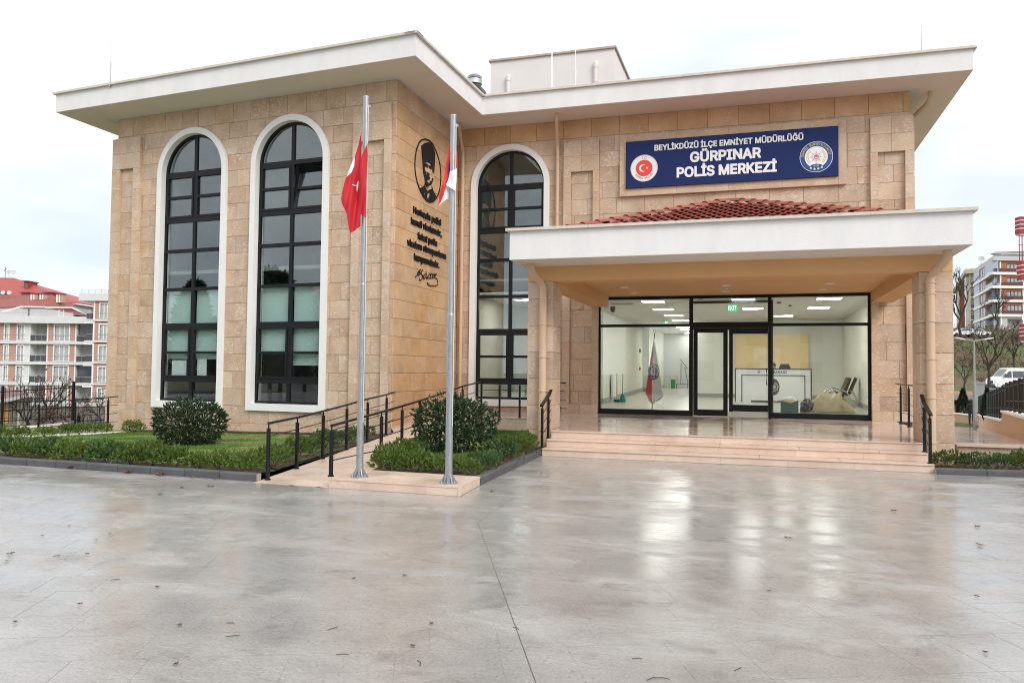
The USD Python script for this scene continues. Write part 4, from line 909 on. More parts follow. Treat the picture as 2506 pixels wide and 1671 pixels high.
obj('ramp_side', (lambda P: (np.vstack([np.column_stack([P, np.full(len(P), -.15)]), np.column_stack([P, ramp_z(P[:, 0], P[:, 1]) - .002])]), np.array([[i, i + 1, len(P) + i + 1] for i in range(len(P) - 1)] + [[i, len(P) + i + 1, len(P) + i] for i in range(len(P) - 1)])))(np.array([(-5.705, 10.25), (-6.0, 12.3), (-6.3, 14.8), (-6.86, 19.35)])), MARBLE, WR)
obj('landing', box(-6.86, -4.575, 19.30, 22.40, -.1, .428), MARBLE, WR)
for i in range(4):
    for j in range(5):
        a, b = -6.86 + i * .571, -6.86 + (i + 1) * .571 - .003; c, d = 19.28 + j * .62, 19.28 + (j + 1) * .62 - .003
        obj('landing_tile', cbox(a, b, c, d, .429, .45, .003), MARBLE_WET, WR)

FP = thing('flagpole_plinth', 'low pale marble plinth carrying two flagpoles at the foot of the ramp', 'plinth', (-4.7, 10.2, 0))
obj('plinth_core', trimesh.creation.extrude_polygon(PLAT.buffer(-.02), .125, engine='earcut').apply_translation([0, 0, -.02]), JOINT, FP)
for i in range(5):
    a, b = -5.72 + i * .405, -5.72 + (i + 1) * .405 - .002
    g = PLAT.intersection(sbox(a, b, 9, 11)); obj('top_slab', trimesh.creation.extrude_polygon(g, .022, engine='earcut').apply_translation([0, 0, .108]), MARBLE, FP)
def face_slabs(p, q, n, inset):
    p, q = np.array(p), np.array(q); d = (q - p) / np.linalg.norm(q - p); m = np.array([-d[1], d[0]])
    for i in range(n):
        a, b = p + (q - p) * i / n + d * .001, p + (q - p) * (i + 1) / n - d * .001; a, b = a + m * inset, b + m * inset
        P = [a, b, b + m * .015, a + m * .015]; obj('riser_slab', (np.array([(*k, 0.001) for k in P] + [(*k, .1065) for k in P]), BFT), MARBLE, FP)
face_slabs((-5.70, 9.75), (-3.715, 9.68), 4, .008); face_slabs((-3.715, 9.68), (-3.80, 10.72), 2, .008)

# ================================================================== HANDRAILS
def railing(label, posts, ext0=None, ext1=None, infill=3, w=.046, topw=(.05, .028)):
    """posts: (x, y, z base, z top)"""
    t = thing('handrail', label, 'handrail', posts[0][:3], 'black painted steel handrails')
    for (x, y, z0, z1) in posts:
        obj('post', MB().add(cbox(x - w / 2, x + w / 2, y - w / 2, y + w / 2, z0, z1 - .075, .004)).add(cyl((x, y, z1 - .08), (x, y, z1 - .01), .011, n=8)).add(cyl((x, y, z0), (x, y, z0 + .018), .045, n=12)).get(), BLACK, t)
    T = [np.array([p[0], p[1], p[3]]) for p in posts]
    if ext0 is not None: T = [np.array(ext0, float)] + T
    if ext1 is not None: T = T + [np.array(ext1, float)]
    tb = MB()
    for a, b in zip(T[:-1], T[1:]): tb.add(bar(a, b, *topw))
    obj('top_rail', tb.get(), BLACK, t)
    for k in range(infill):
        f = (k + 1) / (infill + 1); pts_ = [np.array([p[0], p[1], p[2] + .06 + (p[3] - p[2] - .06) * f]) for p in posts]
        if ext0 is not None: pts_ = [np.array([ext0[0], ext0[1], pts_[0][2] + (ext0[2] - posts[0][3])])] + pts_
        if ext1 is not None: pts_ = pts_ + [np.array([ext1[0], ext1[1], pts_[-1][2] + (ext1[2] - posts[-1][3])])]
        obj('infill_bar', tube(pts_, .0085, 6), BLACK, t)
    return t
rz = lambda x, y: float(ramp_z(x, y))
railing('left black handrail of the ramp, ending at the corner of the wing', [(x, y, rz(x, y), rz(x, y) + h) for x, y, h in ((-6.885, 10.04, .835), (-7.135, 11.19, .83), (-7.385, 12.41, .85), (-7.66, 13.75, .88), (-7.955, 15.17, .92), (-8.29, 16.74, .935))], ext1=(-8.50, 17.6, 1.10))
e0, e1 = np.array([-5.77, 9.93]), np.array([-6.83, 19.28])
def rr(t): p = e0 + (e1 - e0) * t; return p
rp = []
for t, zt in ((0, .85), (.214, .945), (.327, 1.0), (.443, 1.06), (.56, 1.13), (.68, 1.21), (.79, 1.28)): p = rr(t); rp.append((p[0], p[1], max(rz(p[0] - .03, p[1]), .004) if t > 0.03 else .13, zt))
railing('right black handrail of the ramp, passing behind the loose bush', rp, ext1=(-6.85, 19.30, 1.365))
railing('black handrail along the landing in front of the arched window beside the canopy', [(-6.86, 19.36, .45, 1.365), (-6.36, 19.36, .45, 1.365), (-5.815, 19.36, .45, 1.365), (-5.2, 19.36, .45, 1.365)], ext1=(-4.60, 19.36, 1.365))
railing('short sloping black handrail on the left of the entrance steps', [(-4.03, 14.97, .15, 1.0), (-4.03, 15.45, .30, 1.16)], ext0=(-4.03, 14.90, .975), ext1=(-4.03, 15.66, 1.27), topw=(.06, .03))
railing('short sloping black handrail on the right of the entrance steps', [(2.83, 14.97, .15, 1.0), (2.83, 15.45, .30, 1.16)], ext0=(2.83, 14.90, .975), ext1=(2.83, 15.66, 1.30), topw=(.06, .03))
railing('black handrail on the right side of the porch behind the pillar', [(3.40, 21.4, .45, 1.42), (3.37, 20.14, .45, 1.42), (3.34, 18.9, .45, 1.42)], ext0=(3.43, 22.2, 1.43))
railing('black handrail left of the wing above the small back hedge', [(-21.5, 16.75, -.4, .56), (-20.5, 17.05, -.35, .60), (-19.49, 17.36, -.30, .64), (-18.5, 17.66, -.28, .70), (-17.6, 17.93, -.22, .78)], ext1=(-17.33, 18.0, .81))

# ================================================================== FLAGPOLES AND FLAGS
def pole(label, x, y, ztop, zj):
    t = thing('flagpole', label, 'flagpole', (x, y, .13), 'flagpoles on the marble plinth')
    obj('lower_tube', cyl((x, y, .13), (x, y, zj), .050, .046, n=20), GALV, t, smooth=40)
    obj('upper_tube', MB().add(cyl((x, y, zj - .01), (x, y, ztop), .0405, .039, n=20)).add(cyl((x, y, zj - .012), (x, y, zj + .012), .049, .043, n=20)).get(), GALV, t, smooth=40)
    obj('cap', cyl((x, y, ztop), (x, y, ztop + .012), .042, n=20), STEEL, t, smooth=40)
    obj('base_flange', cyl((x, y, .13), (x, y, .145), .125, n=28), GALV, t, smooth=40)
    for k in range(6):
        a = k * PI / 3 + .3; c, s = math.cos(a), math.sin(a); q = np.array([-s, c, 0]) * .005
        tri = [np.array([x + c * r, y + s * r, z]) for r, z in ((.047, .145), (.115, .145), (.047, .265))]
        obj('gusset', (np.array([p - q for p in tri] + [p + q for p in tri]), np.array([[0, 1, 2], [3, 5, 4], [0, 3, 4], [0, 4, 1], [1, 4, 5], [1, 5, 2], [2, 5, 3], [2, 3, 0]])), GALV, t)
        obj('bolt', cyl((x + .1 * math.cos(a + .5), y + .1 * math.sin(a + .5), .145), (x + .1 * math.cos(a + .5), y + .1 * math.sin(a + .5), .17), .010, n=6), STEEL, t)
    obj('halyard', tube([(x + .055, y - .03, .9), (x + .062, y - .035, 2.4), (x + .052, y - .03, ztop - .15)], .004, 5), WHITE, t)
    obj('pulley', cyl((x + .05, y - .02, ztop - .14), (x + .05, y + .02, ztop - .14), .022, n=12), STEEL, t)
    return t
P1c, P2c = (-5.364, 10.018, 5.563), (-3.970, 9.919, 5.141)
pole('galvanised flagpole with the red crescent flag, left one on the plinth', P1c[0], P1c[1], 5.563, 2.868)
pole('galvanised flagpole with the red and white flag, right one on the plinth', P2c[0], P2c[1], 5.141, 2.412)
rh = np.array([math.cos(YAW), -math.sin(YAW), 0]); toc = np.array([-math.sin(YAW) * -1 * -1, -math.cos(YAW), 0])
toc = -np.array([math.sin(YAW), math.cos(YAW), 0])
def cloth(poly, pole_c, sc, px0, py0, lean, off, step=8, lift=0.0):
    """flat cut of a hanging cloth, given in small units about the pole, thrown into folds"""
    P = Polygon(poly).buffer(0); v, f = sheet(P, lambda x, y: x * 0, step)
    x = (v[:, 0] - (px0 - lean * (v[:, 1] - py0))) * sc; z = pole_c[2] - (v[:, 1] - py0) * sc
    o = off(x, z) + lift
    w = np.array([pole_c[0], pole_c[1], 0]) + np.outer(x, rh) + np.outer(o, toc); w[:, 2] = z; return w, f
F1 = thing('flag', 'red flag with white crescent and star hanging limp at half mast', 'flag', (P1c[0], P1c[1], 4.2))
fo1 = lambda x, z: .062 + .030 * np.sin(x * 26 + 1.2 + z * 1.5) + .045 * np.exp(-((x - .0) / .06) ** 2) + .022 * np.sin(x * 55 - z * 5) + .012 * np.sin(z * 9 + x * 12)
flag1 = [(340, 395), (322, 450), (300, 530), (265, 625), (250, 680), (220, 760), (190, 830), (165, 900), (142, 975), (128, 1030), (140, 1080), (165, 1130), (190, 1190), (205, 1265), (212, 1320), (220, 1365), (260, 1345), (300, 1312), (321, 1298), (325, 1188), (350, 1205), (380, 1228), (381, 1150), (383, 1040), (386, 975), (384, 950), (388, 800), (393, 620), (396, 490), (385, 530), (368, 580), (350, 620), (338, 655), (334, 560), (337, 470)]
obj('cloth', cloth(flag1, P1c, .001482, 375, 33, .0238, fo1), FLAGRED, F1, smooth=True)
obj('crescent', cloth([(263, 622), (268, 660), (263, 720), (240, 770), (212, 806), (193, 832), (203, 795), (222, 735), (240, 680)], P1c, .001482, 375, 33, .0238, fo1, 8, .004), FLAGWHITE, F1, smooth=True)
obj('star', cloth([(304, 853), (296, 905), (290, 935), (280, 962), (276, 930), (279, 905), (240, 905), (243, 898), (278, 898), (285, 868)], P1c, .001482, 375, 33, .0238, fo1, 8, .004), FLAGWHITE, F1, smooth=True)
F2 = thing('flag', 'bright red and white flag with dark emblem wrapped about the right flagpole', 'flag', (P2c[0], P2c[1], 4.2))
fo2 = lambda x, z: -.02 + .02 * np.sin(x * 40 + z * 3) + .012 * np.sin(z * 14)
fo2b = lambda x, z: .066 + .012 * np.sin(x * 50 + z * 6) + .008 * np.sin(z * 22)
obj('red_cloth', cloth([(1190, 440), (1176, 470), (1160, 540), (1145, 620), (1130, 700), (1118, 800), (1105, 870), (1082, 935), (1062, 985), (1058, 1085), (1085, 1040), (1110, 985), (1135, 905), (1155, 850), (1168, 780), (1200, 700), (1228, 560)], P2c, .001416, 1213, 215, .0203, fo2), FLAGRED2, F2, smooth=True)
obj('red_fold', cloth([(1243, 560), (1247, 650), (1246, 745), (1236, 745), (1222, 700), (1226, 620)], P2c, .001416, 1213, 215, .0203, lambda x, z: .03 + x * 0, 8), FLAGRED2, F2, smooth=True)
obj('white_cloth', cloth([(1172, 800), (1160, 850), (1140, 905), (1115, 985), (1088, 1040), (1060, 1086), (1100, 1060), (1140, 1030), (1180, 1005), (1200, 900), (1200, 790)], P2c, .001416, 1213, 215, .0203, fo2, 8, .006), FLAGWHITE, F2, smooth=True)
obj('white_front', cloth([(1178, 770), (1168, 820), (1155, 865), (1138, 903), (1165, 915), (1200, 940), (1230, 962), (1236, 900), (1241, 840), (1245, 738), (1225, 755), (1200, 765)], P2c, .001416, 1213, 215, .0203, fo2b, 8), FLAGWHITE, F2, smooth=True)
obj('emblem', cloth([(1172, 640), (1166, 665), (1158, 700), (1157, 740), (1150, 765), (1148, 785), (1163, 780), (1174, 745), (1180, 690), (1182, 640)], P2c, .001416, 1213, 215, .0203, fo2, 8, .004), mat('flag_emblem_violet', (0.06, 0.035, 0.16), 0.7, var=.5, scale=60), F2, smooth=True)

# ================================================================== SIGN BOARD
SG = thing('sign_board', 'navy sign board with white lettering and two round emblems above the canopy', 'sign', (-.745, YR, 6.92))
obj('board', FM.box(-3.565, 2.075, 6.922, 8.248, .102, .158), NAVY, SG)
obj('board_edge', MB().add(FM.box(-3.575, -3.565, 6.912, 8.258, .10, .16)).add(FM.box(2.075, 2.085, 6.912, 8.258, .10, .16)).add(FM.box(-3.565, 2.075, 6.912, 6.922, .10, .16)).add(FM.box(-3.565, 2.075, 8.248, 8.258, .10, .16)).get(), BLACK, SG)
SX, SZ = -3.565, 8.248
obj('lettering', FM.text('BEYLİKDÜZÜ İLÇE EMNİYET MÜDÜRLÜĞÜ', SX + .805, SX + 4.77, SZ - .30, .150, .159, .012, fat=.004), WHITE, SG)
obj('lettering', FM.text('GÜRPINAR', SX + 1.80, SX + 3.68, SZ - .695, .262, .159, .012, fat=.010), WHITE, SG)
obj('lettering', FM.text('POLİS MERKEZİ', SX + 1.435, SX + 4.09, SZ - 1.105, .262, .159, .012, fat=.010), WHITE, SG)
def disc(c, r, o0, o1, m, parent, r_in=0, name='disc'):
    p = Point(*c).buffer(r, 48)
    if r_in: p = p.difference(Point(*c).buffer(r_in, 48))
    obj(name, FM.prism(p, o0, o1), m, parent)
def star_poly(c, r, n, k, rot=PI / 2): return Polygon([(c[0] + (r if i % 2 == 0 else r * k) * math.cos(rot + i * PI / n), c[1] + (r if i % 2 == 0 else r * k) * math.sin(rot + i * PI / n)) for i in range(2 * n)])
def arc_text(txt, c, r, a_mid, span, h, o, m, parent, inward=False, bold=True):
    mb = MB(); n = len(txt)
    for i, ch_ in enumerate(txt):
        if ch_ == ' ': continue
        a = a_mid + (span * (.5 - (i + .5) / n)) * (1 if not inward else -1)
        t = meshkit.text_mesh(ch_, h, .002, bold=bold); v = np.array(t.vertices); v[:, 0] -= (v[:, 0].min() + v[:, 0].max()) / 2
        rot = a - PI / 2 if not inward else a + PI / 2; cc, ss = math.cos(rot), math.sin(rot); rad = r if not inward else r + h
        x = v[:, 0] * cc - v[:, 1] * ss + c[0] + rad * math.cos(a); z = v[:, 0] * ss + v[:, 1] * cc + c[1] + rad * math.sin(a)
        mb.add((FM.to(np.column_stack([x, z, v[:, 2] + o])), np.array(t.faces)))
    obj('ring_lettering', mb.get(), m, parent)
c1 = (SX + .511, SZ - .786)
disc(c1, .383, .158, .168, WHITE, SG, name='emblem_disc'); disc(c1, .372, .168, .1695, RED, SG, r_in=.367, name='emblem_ring'); disc(c1, .236, .168, .171, RED, SG, name='red_disc')
moon = Point(c1[0] - .035, c1[1]).buffer(.105, 32).difference(Point(c1[0] - .002, c1[1]).buffer(.085, 32)); obj('crescent', FM.prism(moon, .171, .1735), WHITE, SG); obj('star', FM.prism(star_poly((c1[0] + .088, c1[1]), .044, 5, .4, PI), .171, .1735), WHITE, SG)
arc_text('T.C', c1, .262, PI / 2, .42, .068, .1682, DKGREY, SG, bold=False); arc_text('İSTANBUL VALİLİĞİ', c1, .262, -PI / 2, 1.95, .052, .1682, DKGREY, SG, inward=True, bold=False)
for a in (PI, 0): disc((c1[0] + .31 * math.cos(a), c1[1] + .31 * math.sin(a)), .008, .168, .170, RED, SG, name='dot')
c2 = (SX + 5.098, SZ - .79)
disc(c2, .415, .158, .166, WHITE, SG, name='emblem_disc'); disc(c2, .402, .166, .169, BLUE, SG, r_in=.29, name='blue_ring')
arc_text('İSTANBUL EMNİYET MÜDÜRLÜĞÜ', c2, .318, PI / 2 + .05, 2.95, .056, .1692, GOLD, SG)
obj('silver_star', FM.prism(star_poly(c2, .165, 8, .45), .166, .169), SILVER, SG); obj('silver_star', FM.prism(star_poly(c2, .13, 8, .6, PI / 2 + PI / 8), .169, .1705), mat('pale_silver', (.68, .68, .70), .5), SG)
disc(c2, .062, .1705, .173, RED, SG, name='red_disc'); obj('crescent', FM.prism(Point(*c2).buffer(.040, 20).difference(Point(c2[0], c2[1] + .016).buffer(.032, 20)), .173, .175), WHITE, SG)
wh = MB()
for sgn in (-1, 1):
    for k in range(10):
        a = PI / 2 + sgn * (.75 + k * .17); 
        for q in (-.018, .018): e = affinity.rotate(affinity.scale(Point(c2[0] + (.222 + q) * math.cos(a), c2[1] + (.222 + q) * math.sin(a)).buffer(.018, 6), 1, .45), math.degrees(a) + 90 + sgn * (35 if q > 0 else -35)); wh.add(FM.prism(e, .166, .1685))
obj('wheat_wreath', wh.get(), GOLD, SG)
obj('lower_panel', FM.prism(Polygon([(c2[0] - .2, c2[1] - .33), (c2[0] - .13, c2[1] - .21), (c2[0], c2[1] - .185), (c2[0] + .13, c2[1] - .21), (c2[0] + .2, c2[1] - .33), (c2[0], c2[1] - .395)]), .169, .1705), BLUE, SG)
obj('lettering', FM.text('EGM', c2[0] - .062, c2[0] + .062, c2[1] - .262, .046, .1707, .002), GOLD, SG)
for dx, dz in ((-.135, -.292), (-.045, -.325), (.048, -.322), (.138, -.285)):
    obj('flower', FM.prism(star_poly((c2[0] + dx, c2[1] + dz), .034, 6, .62), .1705, .173), WHITE, SG); disc((c2[0] + dx, c2[1] + dz), .010, .173, .1745, RED, SG, name='flower_heart')

# ================================================================== WALL LETTERING AND PORTRAIT (side wall)
WLT = thing('wall_lettering', 'raised black lettering of a five line motto on the side wall', 'lettering', (XC, 20, 5.0))
for txt, y0, y1, z, h in (('Herkesin polisi', 19.10, 21.01, 5.85, .172), ('kendi vicdanıdır,', 18.965, 21.07, 5.535, .172), ('fakat polis', 19.39, 20.745, 5.205, .172), ('vicdanı olmayanların', 18.74, 21.42, 4.925, .172), ('karşısındadır.', 19.19, 20.93, 4.60, .172)):
    obj('text_line', FS.text(txt, y0 - YL, y1 - YL, z, h, .004, .026, fat=.004), BLACK, WLT)
SGN = thing('signature', 'black handwritten signature under the motto on the side wall', 'lettering', (XC, 20, 4.2))
SIG = [[(-0.234, -2.595), (-0.359, -2.708), (-0.501, -2.786), (-0.576, -2.72), (-0.487, -2.679), (-0.363, -2.596), (-0.539, -2.745), (-0.714, -2.863)], [(-0.541, -2.693), (-0.322, -2.711), (-0.227, -2.768), (-0.28, -2.857), (-0.388, -2.91), (-0.462, -2.885), (-0.456, -2.847)], [(-0.264, -2.787), (-0.216, -2.785)], [(-0.189, -2.809), (-0.136, -2.727), (0.012, -2.655), (0.052, -2.689), (-0.058, -2.801), (-0.169, -2.844), (-0.134, -2.772)], [(0.052, -2.689), (-0.002, -2.787), (0.056, -2.811), (0.166, -2.69), (0.132, -2.794), (0.246, -2.773), (0.32, -2.672), (0.285, -2.776), (0.401, -2.747), (0.476, -2.653), (0.44, -2.751), (0.538, -2.716), (0.613, -2.605), (0.578, -2.734), (0.733, -2.59), (0.597, -2.701), (0.738, -2.716), (0.842, -2.799), (0.846, -2.893), (0.686, -2.939), (0.331, -2.972), (0.119, -2.964), (0.087, -2.929), (0.213, -2.915)], [(0.223, -2.66), (0.754, -2.596)]]
for st in SIG: obj('stroke', tube([(XC + .018, 20 + a, 7 + b) for a, b in st], .014, 6), BLACK, SGN)
PT = thing('wall_portrait', 'black cut-out portrait of a man in a tall hat inside an oval ring', 'portrait', (XC, 20, 7.2))
HAT = [(-0.436, 0.79), (-0.311, 0.858), (-0.265, 0.903), (0.024, 1.018), (0.205, 1.043), (0.325, 0.99), (0.464, 0.907), (0.525, 0.829), (0.509, 0.621), (0.485, 0.318), (0.447, 0.255), (0.369, 0.249), (0.348, 0.351), (0.306, 0.394), (0.244, 0.445), (0.11, 0.464), (-0.054, 0.438), (-0.143, 0.396), (-0.228, 0.324), (-0.216, 0.262), (-0.168, 0.182), (-0.107, 0.119), (-0.056, 0.065), (0.009, 0.068), (-0.06, 0.17), (0.154, 0.15), (0.107, 0.078), (0.192, 0.045), (0.16, -0.002), (-0.035, -0.075), (-0.017, -0.11), (0.148, -0.118), (0.211, -0.036), (0.327, 0.011), (0.358, 0.085), (0.425, 0.095), (0.346, -0.052), (0.297, -0.103), (0.101, -0.202), (0.004, -0.237), (-0.011, -0.293), (-0.112, -0.198), (-0.161, -0.17), (-0.198, -0.035), (-0.283, 0.075), (-0.334, 0.349), (-0.387, 0.57)]
EYE1 = [(-0.213, 0.367), (-0.101, 0.383), (0.013, 0.393), (0.054, 0.357), (0.011, 0.29), (-0.065, 0.3), (-0.178, 0.278)]
EYE2 = [(0.08, 0.37), (0.212, 0.41), (0.319, 0.404), (0.314, 0.356), (0.266, 0.306), (0.198, 0.32), (0.115, 0.319)]
COAT = [(-0.518, -0.408), (-0.316, -0.323), (-0.206, -0.259), (-0.154, -0.182), (-0.097, -0.326), (-0.008, -0.352), (0.073, -0.34), (0.203, -0.278), (0.335, -0.221), (0.315, -0.132), (0.404, -0.24), (0.525, -0.307), (0.683, -0.387), (0.6, -0.473), (0.449, -0.559), (0.216, -0.634), (0.019, -0.643), (-0.21, -0.6), (-0.388, -0.521)]
HOLE1 = [(-0.16, -0.392), (-0.113, -0.421), (-0.123, -0.502), (-0.163, -0.55), (-0.181, -0.502)]
HOLE2 = [(0.075, -0.399), (0.207, -0.377), (0.176, -0.45), (0.097, -0.547), (0.033, -0.594), (-0.012, -0.518), (0.011, -0.447)]
OVAL = [(-0.205, 1.038), (0.087, 1.083), (0.322, 1.056), (0.566, 0.935), (0.745, 0.792), (0.892, 0.612), (0.953, 0.42), (0.966, 0.245), (0.949, 0.034), (0.868, -0.176), (0.701, -0.39), (0.449, -0.559), (0.216, -0.63), (-0.014, -0.643), (-0.243, -0.581), (-0.469, -0.462), (-0.662, -0.287), (-0.792, -0.088), (-0.846, 0.14), (-0.824, 0.375), (-0.741, 0.615), (-0.594, 0.823), (-0.426, 0.949)]
sh = lambda L: Polygon([(a + 20 - YL, b + 7) for a, b in L]).buffer(0)
ov = sh(OVAL).buffer(.03).buffer(-.03); obj('oval_ring', FS.prism(ov.buffer(.022).difference(ov.buffer(-.018)), .003, .022), BLACK, PT)
obj('hat_and_face', FS.prism(sh(HAT), .003, .020), BLACK, PT)
for e in (EYE1, EYE2): obj('eye_shadow', FS.prism(sh(e), .0035, .021), BLACK, PT)
obj('coat', FS.prism(sh(COAT).difference(sh(HOLE1)).difference(sh(HOLE2)), .0025, .019), BLACK, PT)

# ================================================================== LOBBY OBJECTS
DK = thing('reception_desk', 'white reception desk with dark outlines in the lobby', 'desk', (.6, 31, fz(31)))
z0 = fz(31.0)
obj('body', box(-.77, 1.94, 31.0, 31.7, z0, 1.84), WHITE, DK)
ol = MB()
for a, b, c, d in ((-.78, -.745, z0, 1.85), (1.91, 1.95, z0, 1.85), (-.745, 1.91, 1.81, 1.85), (-.55, -.515, z0, 1.605), (1.69, 1.725, z0, 1.605), (-.515, 1.69, 1.57, 1.605), (-.2, 1.3, z0, z0 + .07)): ol.add(box(a, b, 30.985, 30.999, c, d))
obj('outline', ol.get(), DKGREY, DK)
FK = Frame((0, 30.99, 0), 0)
obj('lettering', FK.text('G', .04, .12, 1.665, .095, .0, .006), NAVY, DK); obj('lettering', FK.text('MASASI', .56, 1.08, 1.665, .095, .0, .006), NAVY, DK)
ec = (.62, 1.16)
obj('emblem_shield', FK.prism(affinity.scale(Point(*ec).buffer(.2, 20), 1, 1.55), .0, .008), DKGREY, DK); obj('emblem_ring', FK.prism(Point(*ec).buffer(.165, 24).difference(Point(*ec).buffer(.12, 24)), .008, .012), GOLD, DK); obj('emblem_star', FK.prism(star_poly(ec, .11, 8, .5), .008, .013), SILVER, DK)
# person seated behind the desk, mostly hidden
PD = thing('person', 'dark haired person sitting behind the reception desk, only head showing', 'person', (.62, 32.0, fz(32)))
px, py, pz = .62, 32.0, fz(32)
obj('body', bonesbody([((px, py, pz + .75), .15, (px, py, pz + 1.18), .13), ((px - .19, py, pz + 1.14), .06, (px + .19, py, pz + 1.14), .06), ((px, py, pz + 1.18), .055, (px, py, pz + 1.28), .05), ((px, py - .01, pz + 1.30), .085, (px, py, pz + 1.36), .095), ((px - .2, py, pz + 1.12), .05, (px - .24, py - .15, pz + .85), .042), ((px + .2, py, pz + 1.12), .05, (px + .24, py - .15, pz + .85), .042), ((px - .24, py - .15, pz + .85), .042, (px - .1, py - .35, pz + .88), .035), ((px + .24, py - .15, pz + .85), .042, (px + .1, py - .35, pz + .88), .035), ((px - .1, py, pz + .72), .09, (px - .12, py - .4, pz + .66), .075), ((px + .1, py, pz + .72), .09, (px + .12, py - .4, pz + .66), .075), ((px - .12, py - .4, pz + .66), .07, (px - .12, py - .38, pz + .08), .05), ((px + .12, py - .4, pz + .66), .07, (px + .12, py - .38, pz + .08), .05), ((px, py - .11, pz + 1.315), .012, (px, py - .10, pz + 1.345), .008)]), SKIN, PD, smooth=True)
hb = trimesh.creation.icosphere(2, 1.0); hb.vertices = hb.vertices * [.105, .115, .10] + [px, py + .02, pz + 1.395]; obj('hair', hb, HAIR, PD, smooth=True)
obj('jacket', bonesbody([((px, py, pz + .76), .17, (px, py, pz + 1.16), .155), ((px - .19, py, pz + 1.13), .075, (px + .19, py, pz + 1.13), .075)]), CLOTH, PD, smooth=True)
OCH = thing('office_chair', 'black office chair behind the reception desk, its headrest showing', 'chair', (1.06, 32.6, fz(32.6)))
cz = fz(32.6)
obj('backrest', trimesh.convex.convex_hull(np.array([(1.06 + x, 32.6 + y, cz + z) for x in (-.22, .22) for y in (-.04, .05) for z in (.6, 1.28)] + [(1.06 + x, 32.6 + y, cz + 1.44) for x in (-.15, .15) for y in (-.03, .04)])), LEATHER, OCH); obj('seat', cbox(.82, 1.30, 32.1, 32.62, cz + .42, cz + .52, .03), LEATHER, OCH)
obj('column', cyl((1.06, 32.4, cz + .08), (1.06, 32.4, cz + .43), .03, n=10), DKGREY, OCH)
for k in range(5): a = k * 2 * PI / 5; obj('base_arm', bar((1.06, 32.4, cz + .08), (1.06 + .28 * math.cos(a), 32.4 + .28 * math.sin(a), cz + .05), .04, .03), DKGREY, OCH); obj('castor', cyl((1.06 + .28 * math.cos(a) - .015, 32.4 + .28 * math.sin(a), cz + .028), (1.06 + .28 * math.cos(a) + .015, 32.4 + .28 * math.sin(a), cz + .028), .028, n=10), RUBBER, OCH)
def lounge(label, x, y, rot):
    t = thing('waiting_chair', label, 'chair', (x, y, fz(y)), 'black waiting chairs with chrome arms'); z = fz(y); c, s = math.cos(rot), math.sin(rot)
    T = lambda P: np.array([(x + a * c - b * s, y + a * s + b * c, z + h) for a, b, h in P])
    hull = lambda P: trimesh.convex.convex_hull(T(P))
    obj('seat', hull([(a, b, h) for a in (-.27, .27) for b, h in ((-.30, .40), (-.30, .50), (-.25, .53), (.25, .36), (.25, .46))]), LEATHER, t, smooth=30)
    obj('backrest', hull([(a, b, h) for a in (-.27, .27) for b, h in ((.20, .44), (.30, .42), (.42, .98), (.50, .96), (.44, 1.02))]), LEATHER, t, smooth=30)
    for sx in (-.31, .31):
        obj('arm', tube(T([(sx, -.42, .02), (sx, -.36, .35), (sx, -.20, .60), (sx, .08, .66), (sx, .34, .52), (sx, .50, .25), (sx, .56, .02)]), .017, 8), CHROME, t, smooth=True)
        obj('leg', tube(T([(sx, -.10, .44), (sx, .14, .30), (sx, .36, .10), (sx, .46, .02)]), .014, 8), CHROME, t, smooth=True)
lounge('black padded chair with curved chrome arms, nearer the lobby desk', 2.50, 28.6, -1.45); lounge('black padded chair against the right lobby wall, half hidden by its neighbour', 2.82, 29.5, -1.75)
CB = thing('cardboard_box', 'open cardboard box with green sides on the lobby floor', 'box', (.95, 25.3, fz(25.3)))
z = fz(25.3)
for a, b, c, d in ((.70, .71, 25.1, 25.5), (1.19, 1.20, 25.1, 25.5)): obj('side', box(a, b, c, d, z, z + .36), GREENBOX, CB)
for c, d in ((25.09, 25.10), (25.50, 25.51)): obj('side', box(.70, 1.20, c, d, z, z + .36), GREENBOX, CB)
for P in ([(.70, 25.1), (.70, 25.5), (.48, 25.52, -.06), (.48, 25.08, -.06)], [(1.20, 25.5), (1.20, 25.1), (1.42, 25.08, -.05), (1.42, 25.52, -.05)], [(.72, 25.09), (.98, 24.90, -.06), (1.18, 25.09)]):
    Q = np.array([(p[0], p[1], z + .36 + (p[2] if len(p) > 2 else 0)) for p in P]); Q = np.vstack([Q, Q - [0, 0, .006]]); obj('flap', trimesh.convex.convex_hull(Q), KRAFT, CB)
pk_ = trimesh.creation.icosphere(3, 1.0); pk_.vertices = pk_.vertices * (1 + .3 * (meshkit.fbm(pk_.vertices * 3, 3, 4) - .5))[:, None] * [.2, .15, .12] + [.95, 25.3, z + .36]; obj('packing_paper', pk_, WHITE, CB, smooth=True)
def crumple(name, label, cat, c, r, m, seed, amp=.55):
    s = trimesh.creation.icosphere(4, 1.0); n = meshkit.fbm(s.vertices * 2.2 + seed, 4, seed); v = s.vertices * (1 + amp * (n - .5))[:, None]; v[:, 2] = np.maximum(v[:, 2], -.55); v = v * r + c
    v[:, 2] += -v[:, 2].min() + fz(c[1]); return obj(name, (v, s.faces), m, smooth=25, label=label, cat=cat)
crumple('rubbish_bag', 'small black plastic bag on the lobby floor beside the cardboard box', 'bag', np.array([1.47, 25.6, .6]), np.array([.2, .2, .26]), BAG, 3)
